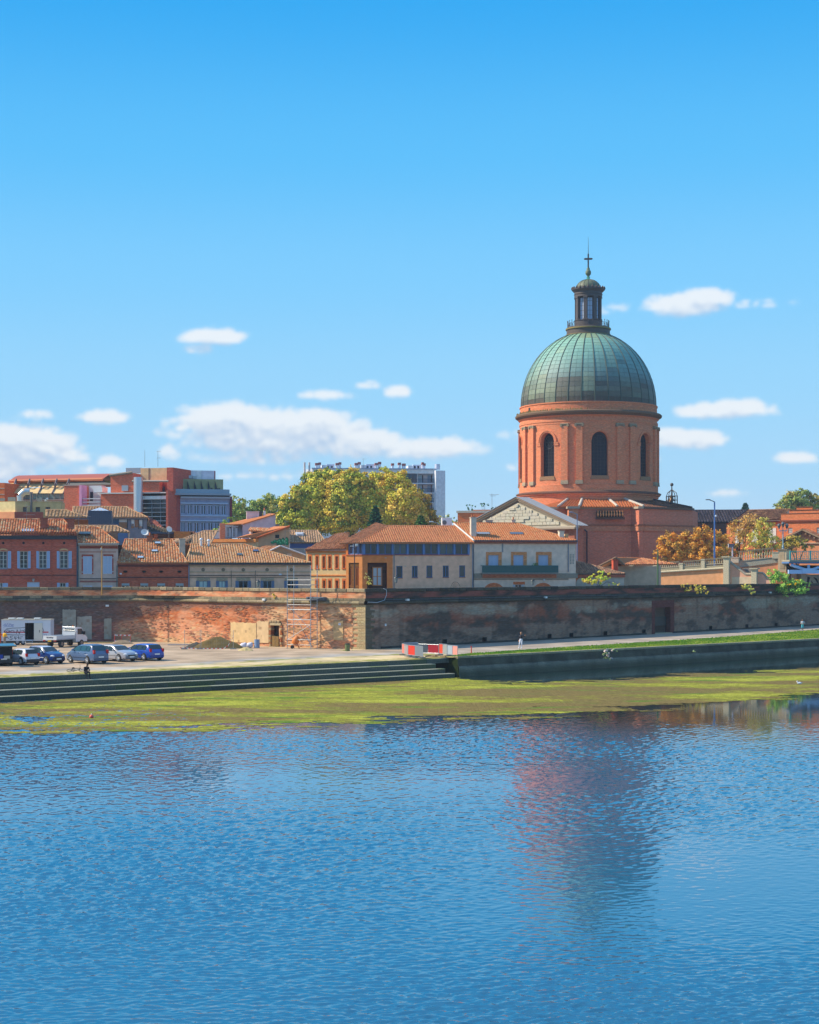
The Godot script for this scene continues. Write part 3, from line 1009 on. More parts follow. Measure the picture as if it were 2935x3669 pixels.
func window(p: Node,r: Array,z: float,nx: int,ny: int,fc: Color,bar := 0.06,gc = null,called := "window") -> MeshInstance3D:
	var mb:=MB.new()
	var x0: float = r[0]; var y0: float = r[1]; var x1: float = r[2]; var y1: float = r[3]
	var d:=0.07
	mb.box(P3(x0,y0,z - d),P3(x0 + bar*1.3,y1,z),fc)
	mb.box(P3(x1 - bar*1.3,y0,z - d),P3(x1,y1,z),fc)
	mb.box(P3(x0 + bar*1.3,y1 - bar*1.3,z - d),P3(x1 - bar*1.3,y1,z),fc)
	mb.box(P3(x0 + bar*1.3,y0,z - d),P3(x1 - bar*1.3,y0 + bar*1.3,z),fc)
	for i in range(1,nx):
		var x:=lerpf(x0,x1,i / float(nx))
		mb.box(P3(x - bar*0.75,y0 + bar,z - d),P3(x + bar*0.75,y1 - bar,z - 0.004),fc)
	for j in range(1,ny):
		var y:=lerpf(y0,y1,j / float(ny))
		mb.box(P3(x0 + bar,y - bar*0.4,z - d),P3(x1 - bar,y + bar*0.4,z - 0.012),fc)
	var o:=part(p,called,mb,M.paint)
	var g:=MB.new()
	g.quad(P3(x0 + 0.01,y0 + 0.01,z - 0.05),P3(x1 - 0.01,y0 + 0.01,z - 0.05),P3(x1 - 0.01,y1 - 0.01,z - 0.05),P3(x0 + 0.01,y1 - 0.01,z - 0.05),glazing() if gc == null else gc)
	part(o,"pane",g,M.glass)
	return o
func shutter(p: Node,x0: float,y0: float,x1: float,y1: float,z: float,col: Color,panels:=2) -> void:
	var mb:=MB.new()
	var e:=minf(0.07,(x1 - x0)*0.18)
	mb.box(P3(x0,y0,z),P3(x0 + e,y1,z + 0.05),col)
	mb.box(P3(x1 - e,y0,z),P3(x1,y1,z + 0.05),col)
	for j in panels + 1:
		var y:=lerpf(y0,y1 - e,j / float(panels))
		mb.box(P3(x0 + e,y,z),P3(x1 - e,y + e,z + 0.05),col)
	var n:=int((y1 - y0) / 0.11)
	for i in n:
		var y:=lerpf(y0,y1,i / float(n))
		mb.quad(P3(x0 + e,y,z + 0.045),P3(x1 - e,y,z + 0.045),P3(x1 - e,y + 0.11,z + 0.012),P3(x0 + e,y + 0.11,z + 0.012),shade(col,0.9))
	part(p,"shutter",mb,M.paint)
func slab(p: Node,called: String,r: Array,z0: float,z1: float,col: Color,m: Material) -> MeshInstance3D:
	var mb:=MB.new()
	mb.box(P3(r[0],r[1],z0),P3(r[2],r[3],z1),col)
	return part(p,called,mb,m)
func tiles(p: Node,poly: Array,pal: Array,sp := 0.34,dark := 0.86,called := "roof",len_ := 0.4) -> MeshInstance3D:
	var nrm: Vector3 = (poly[1] - poly[0]).cross(poly[2] - poly[0]).normalized()
	if nrm.y < 0: nrm = -nrm
	var up:=(Vector3.UP - nrm*nrm.y).normalized()
	var ax:=up.cross(nrm).normalized()
	var bed:=MB.new()
	var bc: Color = shade(pal[0],0.6)
	for i in range(1,poly.size() - 1):
		bed.tri(poly[0],poly[i],poly[i + 1],bc)
		var k:=nrm*-0.16
		bed.tri(poly[0] + k,poly[i + 1] + k,poly[i] + k,bc)
	for i in poly.size():
		var a: Vector3 = poly[i]; var b: Vector3 = poly[(i + 1) % poly.size()]
		bed.quad(a - nrm*0.16,b - nrm*0.16,b,a,bc)
	var root:=part(p,called,bed,M.tile)
	if sp < 0: return root
	var o: Vector3 = poly[0]
	var q:=PackedVector2Array()
	for v in poly: q.append(Vector2((v - o).dot(ax),(v - o).dot(up)))
	var lo:=1e9; var hi:=-1e9
	for v in q: lo = minf(lo,v.x); hi = maxf(hi,v.x)
	var mb:=MB.new()
	var s:=lo + sp*0.5
	while s < hi:
		var t0:=1e9; var t1:=-1e9
		for i in q.size():
			var a:=q[i]; var b:=q[(i + 1) % q.size()]
			if (a.x <= s and b.x > s) or (b.x <= s and a.x > s):
				var t:=lerpf(a.y,b.y,(s - a.x) / (b.x - a.x))
				t0 = minf(t0,t); t1 = maxf(t1,t)
		var t:=t0 - 0.06
		var run:=rg(0.8,1.1)
		while t < t1 - 0.08:
			var e:=minf(t + len_*1.06,t1 + 0.03)
			var c: Color = vary(pal[rng.randi() % pal.size()],0.2)
			c = shade(c,run*lerpf(dark,1.0,rng.randf())*(1.0 + 0.35*nn((o + ax*s).x*0.45 + o.y,t*0.5,o.z*0.1)))
			var w0:=sp*0.36; var w1:=sp*0.29
			var rr:=[]
			for k in 4:
				var an:=PI*k / 3.0
				rr.append(Vector2(-cos(an),sin(an)))
			var ja:=rg(-0.012,0.012)
			var A:=o + ax*(s + ja) + up*t + nrm*0.035
			var B:=o + ax*(s + ja) + up*e + nrm*0.01
			for k in 3:
				mb.quad(A + ax*rr[k].x*w0 + nrm*rr[k].y*w0*0.85,A + ax*rr[k + 1].x*w0 + nrm*rr[k + 1].y*w0*0.85,B + ax*rr[k + 1].x*w1 + nrm*rr[k + 1].y*w1*0.85,B + ax*rr[k].x*w1 + nrm*rr[k].y*w1*0.85,c)
			mb.quad(A - ax*w0,A + ax*w0,A + ax*rr[2].x*w0 + nrm*rr[2].y*w0*0.85,A + ax*rr[1].x*w0 + nrm*rr[1].y*w0*0.85,shade(c,0.7))
			t += len_
		s += sp
	if mb.v.size(): part(root,"roof_tiles",mb,M.tile,"stuff")
	return root
func gable(p: Node,f: Fr,u0: float,u1: float,ve: float,u2: float,u3: float,vr: float,pal: Array,pitch:=0.36,over:=0.35,sp:=0.34,back:=true) -> float:
	var D:=5.0
	var ye:=f.hit(u0,ve,over).y
	for i in 6: D = clampf((f.hit(u2,vr,-D).y - ye) / pitch,0.8,30.0)
	var a:=f.hit(u0,ve,over); var b:=f.hit(u1,ve,over)
	b.y = a.y
	var c:=f.hit(u3,vr,-D); var d:=f.hit(u2,vr,-D)
	c.y = d.y
	var root:=tiles(p,[a,b,c,d],pal,sp)
	var mb:=MB.new()
	var k:=0.0
	var col: Color = pal[0]
	if back:
		var e:=P3(b.x,a.y,-2*D); var g:=P3(a.x,a.y,-2*D)
		mb.quad(d,c,e,g,col)
		mb.tri(b - P3(0,0,over),e,c,C("b09878"))
		mb.tri(a - P3(0,0,over),d,g,C("b09878"))
	var x:=minf(d.x,c.x)
	while x < maxf(c.x,d.x):
		mb.rod(P3(x,d.y + 0.03,d.z),P3(x + 0.4,d.y + 0.05,d.z),0.13,0.11,6,vary(pal[rng.randi() % pal.size()],0.2))
		x += 0.38
	for h in [[a,d],[b,c]]:
		var st: Vector3 = h[0]; var en: Vector3 = h[1]
		var l:=(en - st).length()
		var n:=int(l / 0.38)
		for i in n: mb.rod(st.lerp(en,i / float(n)) + P3(0,0.05,0),st.lerp(en,(i + 1.0) / n) + P3(0,0.04,0),0.12,0.1,5,vary(pal[rng.randi() % pal.size()],0.2))
	part(root,"ridge_tiles",mb,M.tile,"stuff")
	return D
func body(p: Node,x0: float,x1: float,y1: float,depth: float,col: Color,m: Material,top:=true) -> void:
	var mb:=MB.new()
	mb.box(P3(x0,-0.4,-depth),P3(x1,y1,-0.32),col,"f" if top else "ft")
	part(p,"wall",mb,m)
func chimney(p: Node,r: Array,z: float,depth: float,col: Color,m: Material,cap:=true,pots:=0) -> void:
	var mb:=MB.new()
	mb.box(P3(r[0],r[1] - 0.6,z - depth),P3(r[2],r[3] - 0.12,z),col)
	if cap: mb.box(P3(r[0] - 0.06,r[3] - 0.12,z - depth - 0.06),P3(r[2] + 0.06,r[3],z + 0.06),shade(col,0.85))
	for i in pots:
		var x:=lerpf(r[0],r[2],(i + 0.5) / pots)
		mb.lathe(P3(x,r[3],z - depth / 2),[[0.12,0],[0.1,0.35],[0.13,0.36],[0.13,0.4],[0.0,0.41]],8,C("b06a48"))
	part(p,"chimney",mb,m)
func skylight(p: Node,a: Vector3,w: float,l: float,pitch: float,col:=Color(0.35,0.45,0.55)) -> void:
	var up:=P3(0,pitch,-1).normalized()
	var n:=P3(0,1,pitch).normalized()
	var mb:=MB.new()
	var o:=a + n*0.2
	mb.quad(o,o + P3(w,0,0),o + P3(w,0,0) + up*l,o + up*l,col)
	for e in [[P3(-0.05,0,0),P3(w + 0.05,0,0)],[P3(-0.05,0,0),up*l],[P3(w + 0.05,0,0),P3(w + 0.05,0,0) + up*l],[up*l,up*l + P3(w,0,0)]]:
		mb.rod(o + e[0] - n*0.04,o + e[1] - n*0.04,0.07,-1,4,C("4a4744"))
	part(p,"skylight",mb,M.glass)
func pipe(p: Node,called: String,x: float,y0: float,y1: float,z: float,col: Color,r:=0.06) -> void:
	var mb:=MB.new()
	mb.rod(P3(x,y0,z),P3(x,y1,z),r,-1,6,col)
	var y:=y0 + 1.0
	while y < y1:
		mb.rod(P3(x,y,z),P3(x,y + 0.06,z),r*1.4,-1,6,col)
		y += 2.0
	part(p,called,mb,M.paint)
func aerial(u: float,v0: float,v1: float,z: float,bars: Array,label: String) -> void:
	var a:=at_z(u,v1,z); var b:=at_z(u,v0,z)
	var mb:=MB.new()
	var h:=b.y - a.y
	mb.rod(Vector3.ZERO,P3(0,h,0),0.035,0.025,5,C("7a7a78"))
	for q in bars:
		var y: float = h*q[0]
		var w: float = q[1]
		mb.rod(P3(-w*0.4,y,0),P3(w,y + 0.03,0.1),0.022,-1,4,C("8a8a88"))
		for i in 6:
			var x:=lerpf(-w*0.4,w,i / 5.0)
			mb.rod(P3(x,y,-0.3),P3(x,y + 0.02,0.3),0.014,-1,4,C("8a8a88"))
	lone("tv_aerial",mb,M.paint,label,"aerial","",a)
# ---------------------------------------------------------------- the row of houses above the rampart
const TERRA := ["c98f62","d8a67c","b8754c","a8623e","cfae88","8f5c42","c9804f"]
func pal(names: Array,k:=1.0) -> Array:
	var out:=[]
	for n in names: out.append(shade(lin(n),k))
	return out
func front(p: Node,r: Array,holes: Array,depth: float,col: Color,m: Material,rcol = null) -> void:
	var mb:=MB.new()
	mb.holed(r[0],r[1],r[2],r[3],holes,depth,col,0.0,rcol)
	part(p,"wall",mb,m)
func band(p: Node,called: String,r: Array,proud: float,col: Color,m: Material) -> void:
	slab(p,called,r,-0.05,proud,col,m)
func row() -> void:
	var base:=Fr.new(0,221,10.0)
	red_house(base)
	pale_house(base)
	low_house(base)
	beige_house(base)
func red_house(base: Fr) -> void:
	var f:=along(base,-70)
	var p := house("red_house","tall red town house with open pale blue shutters and a balustrade before its roof",f)
	var brick := C("a85a48")
	var x1:=H(f,Z3,1030,500).x
	var top:=H(f,Z3,500,340).y
	var holes:=[]
	var wins:=[]
	for q in [[-8,97],[265,372],[525,628],[803,914]]:
		wins.append(R(f,Z3,q[0],505,q[1],736))
	var low:=[]
	for q in [[-20,35],[805,882]]: low.append(R(f,Z3,q[0],930,q[1],1080))
	var door:=R(f,Z3,365,920,532,1090)
	holes.append_array(wins); holes.append_array(low); holes.append(door)
	front(p,[0,-0.3,x1,top],holes,0.3,brick,M.brick)
	body(p,0,x1,top + 0.4,11.0,shade(brick,0.9),M.brick)
	var blue := C("b4c2dc")
	var wx:=[[-40,-8,105,150],[233,265,378,412],[490,523,630,672],[765,800,920,965]]
	for i in 4:
		window(p,wins[i],-0.18,2,4,C("d8d4c4"))
		var y0: float = wins[i][1]; var y1: float = wins[i][3]
		var q: Array = wx[i]
		shutter(p,H(f,Z3,q[0],600).x,y0,H(f,Z3,q[1],600).x,y1,0.03,blue)
		shutter(p,H(f,Z3,q[2],600).x,y0,H(f,Z3,q[3],600).x,y1,0.03,blue)
		slab(p,"sill",[wins[i][0] - 0.1,y0 - 0.14,wins[i][2] + 0.1,y0 - 0.01],-0.1,0.14,C("7c8290"),M.stone)
		if i == 0 or i == 3:
			var ar:=MB.new()
			var c:=Vector2((wins[i][0] + wins[i][2]) / 2,y1 - 0.45)
			for k in 8:
				var a0:=PI*(0.28 + 0.44*k / 8.0); var a1:=PI*(0.28 + 0.44*(k + 1) / 8.0)
				ar.quad(P3(c.x + cos(a1)*0.78,c.y + sin(a1)*0.62,0.05),P3(c.x + cos(a0)*0.78,c.y + sin(a0)*0.62,0.05),P3(c.x + cos(a0)*0.92,c.y + sin(a0)*0.8,0.05),P3(c.x + cos(a1)*0.92,c.y + sin(a1)*0.8,0.05),C("c9a070"))
			part(p,"window_arch",ar,M.stucco)
	for r in low:
		window(p,r,-0.18,2,3,C("d8d4c4"))
	shutter(p,H(f,Z3,35,940).x + 0.02,low[0][1],H(f,Z3,108,940).x,low[0][3] - 0.05,0.03,blue)
	shutter(p,H(f,Z3,768,940).x,low[1][1],H(f,Z3,803,940).x,low[1][3],0.03,blue)
	shutter(p,H(f,Z3,886,940).x,low[1][1],H(f,Z3,920,940).x,low[1][3],0.03,blue)
	slab(p,"door_panel",door,-0.25,-0.12,C("c2c6d4"),M.paint)
	slab(p,"door_lintel",R(f,Z3,330,855,570,882),-0.02,0.12,shade(brick,0.85),M.brick)
	var kb:=MB.new()
	var kc:=H(f,Z3,450,893)
	kb.prism(PackedVector2Array([Vector2(kc.x - 0.1,kc.y - 0.2),Vector2(kc.x + 0.1,kc.y - 0.2),Vector2(kc.x + 0.17,kc.y + 0.2),Vector2(kc.x - 0.17,kc.y + 0.2)]),0.0,0.12,C("b8b0a4"))
	part(p,"keystone",kb,M.stone)
	for q in [45,318,583,862]:
		var c:=H(f,Z3,q,396)
		var mb:=MB.new()
		for i in 12:
			var a0:=TAU*i / 12; var a1:=TAU*(i + 1) / 12
			var d0:=P3(cos(a0),sin(a0),0); var d1:=P3(cos(a1),sin(a1),0)
			var o:=P3(c.x,c.y,0.05)
			mb.quad(o + d0*0.17,o + d0*0.25,o + d1*0.25,o + d1*0.17,shade(brick,1.1))
			mb.tri(P3(c.x,c.y,0.012),P3(c.x,c.y,0.012) + d0*0.18,P3(c.x,c.y,0.012) + d1*0.18,Color(0.01,0.01,0.01))
		part(p,"round_vent",mb,M.stucco)
	for q in [150,690]: band(p,"pilaster",R(f,Z3,q,350,q + 14,1040),0.09,shade(brick,0.92),M.brick)
	band(p,"moulding",R(f,Z3,-300,418,1030,432),0.07,shade(brick,1.1),M.brick)
	band(p,"cable",R(f,Z3,-300,824,1030,834),0.08,C("33282a"),M.paint)
	band(p,"cornice",R(f,Z3,-300,318,1034,345),0.32,C("4d4a4c"),M.stone)
	band(p,"cornice",R(f,Z3,-300,296,1034,319),0.2,C("5a4a46"),M.stone)
	var yb:=H(f,Z3,500,296).y
	var yt:=H(f,Z3,500,243).y
	slab(p,"balustrade_rail",[0,yt - 0.12,x1,yt],0.0,0.28,C("8a4c38"),M.brick)
	for q in [-150,165,480,690,1005]:
		var r:=R(f,Z3,q,236,q + 22,296)
		slab(p,"balustrade_pier",r,-0.03,0.32,C("94523c"),M.brick)
	var x:=0.1
	while x < x1:
		var mb:=MB.new()
		mb.lathe(P3(x,yb,0.14),[[0.06,0],[0.05,0.05],[0.085,0.22],[0.04,0.42],[0.06,yt - yb - 0.12]],6,C("a8644a"))
		part(p,"baluster",mb,M.stucco)
		x += 0.36
	gable(p,f,-70,276,V(Z3,262),-70,U(Z3,850),V(Z3,76),pal(["cf8a5e","e0a67a","c07048","ac6444","d8b48c","9c684c"]),0.42,-0.4)
	for q in [[540,55,640,235],[905,70,995,232]]:
		chimney(p,R(f,Z3,q[0],q[1],q[2],q[3],-1.6),-1.6,1.1,C("8a5240"),M.brick)
	for q in [[300,255,150,0.7],[222,116,150,0.6]]:
		var a:=H(f,Z3,q[0],q[1],-0.9 if q[1] > 200 else -4.4)
		skylight(p,a,1.45,0.95,0.42,C("9fb2cc"))
	pipe(p,"drainpipe",x1 + 0.06,0,top,0.1,C("4d5964"),0.07)
func pale_house(base: Fr) -> void:
	var f:=along(base,U(Z3,1060))
	var p := house("pale_house","narrow grey plastered house with two pairs of closed white shutters",f)
	var wall := C("b49686")
	var x1:=H(f,Z3,1588,500).x
	var top:=H(f,Z3,1300,412).y
	var ws:=[R(f,Z3,1118,570,1236,810),R(f,Z3,1388,568,1506,808)]
	var low:=[R(f,Z3,1118,970,1240,1090),R(f,Z3,1388,968,1512,1090)]
	front(p,[0,-0.3,x1,top],ws + low,0.15,wall,M.stucco)
	body(p,0,x1,top,9.0,wall,M.stucco)
	var white := C("c6ccdc")
	for r in ws + low:
		var m: float = (r[0] + r[2]) / 2
		shutter(p,r[0],r[1],m - 0.01,r[3],-0.05,white)
		shutter(p,m + 0.01,r[1],r[2],r[3],-0.05,white)
	var trim := C("94483c")
	for q in [[1098,550,1255,572],[1388,548,1525,570]]: band(p,"window_surround",R(f,Z3,q[0],q[1],q[2],q[3]),0.04,trim,M.brick)
	for q in [[1098,572,1116,815],[1238,572,1255,815],[1508,570,1525,812]]: band(p,"window_surround",R(f,Z3,q[0],q[1],q[2],q[3]),0.04,trim,M.brick)
	for q in [[1098,590],[1238,590],[1508,588],[1098,780],[1238,780],[1508,775]]: band(p,"stone_block",R(f,Z3,q[0],q[1],q[0] + 17,q[1] + 14),0.06,C("c4bcb0"),M.stone)
	band(p,"brick_band",R(f,Z3,1068,438,1586,470),0.06,C("844234"),M.brick)
	band(p,"brick_band",R(f,Z3,1068,512,1560,520),0.03,trim,M.brick)
	band(p,"brick_band",R(f,Z3,1068,900,1586,925),0.03,C("8c5a50"),M.brick)
	band(p,"cable",R(f,Z3,1030,870,1560,879),0.09,C("2d2c30"),M.paint)
	slab(p,"gutter",R(f,Z3,1050,402,1604,416),0.2,0.5,C("b9b4a6"),M.paint)
	pipe(p,"drainpipe",0.03,0,top,0.12,C("b8b2a4"),0.06)
	pipe(p,"drainpipe",-0.14,0,top - 0.3,0.12,C("4a5866"),0.06)
	var D:=gable(p,f,U(Z3,1050),U(Z3,1602),V(Z3,400),U(Z3,1020),U(Z3,1312),V(Z3,180),pal(TERRA,1.1),0.42)
	chimney(p,R(f,Z3,1485,236,1580,330,-3.2),-3.2,1.0,C("8a6450"),M.brick)
	skylight(p,H(f,Z3,1068,290,-2.2),1.4,0.8,0.42,C("38505a"))
func low_house(base: Fr) -> void:
	var f:=along(base,U(Z4,85))
	var p := house("low_red_house","low dark red house with six sided attic holes and a long pantile roof",f)
	var wall := C("9e5640")
	var x1:=H(f,Z4,1034,700).x
	var top:=H(f,Z4,500,668).y
	var ws:=[]
	for q in [[135,240],[387,492],[613,719],[862,968]]: ws.append(R(f,Z4,q[0],938,q[1],1090))
	front(p,[0,-0.3,x1,top],ws,0.28,wall,M.brick)
	body(p,0,x1,top,13.0,wall,M.brick)
	for r in ws:
		window(p,[r[0],r[1],r[2],r[3] - 0.26],-0.16,2,1,C("c0c4c8"))
		slab(p,"shutter_box",[r[0],r[3] - 0.26,r[2],r[3]],-0.2,-0.02,C("a8acaa"),M.paint)
	for q in [185,437,665,912]:
		var c:=H(f,Z4,q,781)
		var mb:=MB.new()
		var pts:=PackedVector2Array()
		for k in [Vector2(-0.32,0),Vector2(-0.16,-0.17),Vector2(0.16,-0.17),Vector2(0.32,0),Vector2(0.16,0.17),Vector2(-0.16,0.17)]: pts.append(k + Vector2(c.x,c.y))
		mb.prism(pts,-0.02,0.008,Color(0.012,0.01,0.01))
		for k in 6:
			var a:=pts[k]; var b:=pts[(k + 1) % 6]
			mb.rod(P3(a.x,a.y,0.02),P3(b.x,b.y,0.02),0.04,-1,4,shade(wall,0.8))
		part(p,"attic_vent",mb,M.stucco)
	band(p,"cornice",R(f,Z4,80,664,1036,692),0.3,C("7c4436"),M.brick)
	band(p,"cornice",R(f,Z4,84,692,1034,714),0.16,C("5c3a34"),M.brick)
	band(p,"moulding",R(f,Z4,84,818,1034,828),0.07,shade(wall,1.15),M.brick)
	band(p,"moulding",R(f,Z4,84,868,1034,882),0.05,shade(wall,1.1),M.brick)
	band(p,"cable",R(f,Z4,80,852,1034,862),0.1,C("2a2022"),M.paint)
	for q in [270,525,760]: band(p,"wall_panel",R(f,Z4,q,895,q + 80,1050),0.05,shade(wall,1.12),M.brick)
	band(p,"house_plate",R(f,Z4,110,800,137,824),0.03,C("d8d8dc"),M.paint)
	pipe(p,"drainpipe",x1 + 0.05,0,top,0.12,C("8c96a8"),0.07)
	pipe(p,"drainpipe",-0.12,0,top - 0.3,0.12,C("3f5c58"),0.06)
	var D:=gable(p,f,U(Z4,85),U(Z4,1022),V(Z4,656),U(Z4,185),U(Z4,815),V(Z4,348),pal(TERRA,1.1),0.4)
	chimney(p,R(f,Z4,910,335,990,560,-3.0),-3.0,1.1,C("a59a88"),M.stucco)
	chimney(p,R(f,Z4,476,295,552,370,-7.0),-7.0,0.8,C("8c5c44"),M.brick,true,1)
	chimney(p,R(f,Z4,574,280,616,345,-8.0),-8.0,0.6,C("a0583e"),M.brick)
	for q in [[585,418,-5.6],[542,525,-3.2],[352,612,-0.9]]: skylight(p,H(f,Z4,q[0],q[1],q[2]),0.75,0.7,0.4)
func beige_house(base: Fr) -> void:
	var f:=along(base,U(Z4,1050))
	var p := house("beige_house","long low beige house with blue shutters and round attic vents behind the scaffold",f)
	var wall := C("cca488")
	var x1:=H(f,Z5,1545,1000).x
	var top:=H(f,Z5,500,912).y
	var ws:=[]
	for q in [[48,166],[315,406],[580,709],[910,1028],[1232,1346]]: ws.append(R(f,Z5,q[0],1128,q[1],1300))
	front(p,[0,-0.3,x1,top],ws,0.25,wall,M.stucco)
	body(p,0,x1,top,12.0,wall,M.stucco)
	var blue := C("5d7290")
	var sh:=[[10,48,166,203],[280,315,406,437],[540,580,709,748],[875,910,1028,1060],[1195,1232,1346,1382]]
	var gl := [C("b8d0cc"),C("b8d0cc"),null,null,null]
	for i in 5:
		window(p,ws[i],-0.15,2,1,C("6a7f90"),0.07,gl[i])
		for k in 2: shutter(p,H(f,Z5,sh[i][k*2],1150).x,ws[i][1],H(f,Z5,sh[i][k*2 + 1],1150).x,ws[i][3],0.03,blue)
		band(p,"lintel",[ws[i][0] - 0.3,ws[i][3] + 0.02,ws[i][2] + 0.3,ws[i][3] + 0.4],0.04,C("a8967c"),M.stone)
	for q in [105,375,645,965,1290]:
		var c:=H(f,Z5,q,980)
		var mb:=MB.new()
		for i in 12:
			var a0:=TAU*i / 12; var a1:=TAU*(i + 1) / 12
			var d0:=P3(cos(a0),sin(a0),0); var d1:=P3(cos(a1),sin(a1),0)
			var o:=P3(c.x,c.y,0.04)
			mb.quad(o + d0*0.19,o + d0*0.26,o + d1*0.26,o + d1*0.19,C("8f7d66"))
			mb.tri(P3(c.x,c.y,0.008),P3(c.x,c.y,0.008) + d0*0.2,P3(c.x,c.y,0.008) + d1*0.2,C("3a332c"))
		for i in 4:
			var an:=PI*i / 4
			mb.rod(P3(c.x + cos(an)*0.19,c.y + sin(an)*0.19,0.03),P3(c.x - cos(an)*0.19,c.y - sin(an)*0.19,0.03),0.025,-1,4,C("8f7d66"))
		part(p,"round_vent",mb,M.stucco)
	band(p,"moulding",R(f,Z5,-84,1004,1545,1016),0.08,C("a08a6e"),M.stucco)
	band(p,"moulding",R(f,Z5,-84,928,1545,940),0.1,C("a89274"),M.stucco)
	band(p,"cable",R(f,Z5,-84,1052,1545,1062),0.1,C("3b3430"),M.paint)
	band(p,"cable",R(f,Z5,-84,1080,1200,1086),0.08,C("463c36"),M.paint)
	slab(p,"gutter",R(f,Z5,-88,889,1556,912),0.15,0.48,C("262a2c"),M.paint)
	for q in [483,808]: pipe(p,"drainpipe",H(f,Z5,q,1000).x,0,top - 0.8,0.1,C("6b5c50"),0.035)
	band(p,"wall_light",R(f,Z5,1124,1034,1158,1053),0.25,C("d0d4da"),M.paint)
	gable(p,f,U(Z5,-90),U(Z5,1550),V(Z5,885),U(Z5,-60),U(Z5,655),V(Z5,640),pal(["c6905f","d4a47c","b27a52","caa884","b99270","a06c4a","c9a074"],1.12),0.36)
	skylight(p,H(f,Z5,572,795,-2.4),0.55,0.6,0.36,C("54686c"))
	skylight(p,H(f,Z5,782,746,-3.9),0.65,0.6,0.36,C("42527c"))
	for q in [[62,556,92,655],[166,572,190,630]]:
		var r:=R(f,Z5,q[0],q[1],q[2],q[3],-6.5)
		var mb:=MB.new()
		var x: float = (r[0] + r[2]) / 2
		var h: float = r[3] - r[1]
		mb.lathe(P3(x,r[1] - 0.4,-6.5),[[0.16,0],[0.16,h + 0.1],[0.24,h + 0.15],[0.24,h + 0.25],[0.12,h + 0.42],[0.0,h + 0.43]],8,C("dcdcdc"))
		part(p,"vent_pipe",mb,M.paint)
# ---------------------------------------------------------------- the long building with the yellow wing,the balcony house and the roofs behind
func arch_ring(p: Node,c: Vector2,r0: float,r1: float,z: float,col: Color,m: Material,called := "brick_arch",n := 12) -> void:
	var mb:=MB.new()
	for k in n:
		var a0:=PI*k / n; var a1:=PI*(k + 1) / n
		var q:=[Vector2(cos(a0),sin(a0)),Vector2(cos(a1),sin(a1))]
		mb.quad(P3(c.x + q[0].x*r0,c.y + q[0].y*r0,z),P3(c.x + q[0].x*r1,c.y + q[0].y*r1,z),P3(c.x + q[1].x*r1,c.y + q[1].y*r1,z),P3(c.x + q[1].x*r0,c.y + q[1].y*r0,z),col)
		mb.quad(P3(c.x + q[0].x*r1,c.y + q[0].y*r1,z),P3(c.x + q[0].x*r1,c.y + q[0].y*r1,z - 0.15),P3(c.x + q[1].x*r1,c.y + q[1].y*r1,z - 0.15),P3(c.x + q[1].x*r1,c.y + q[1].y*r1,z),col)
	part(p,called,mb,m)
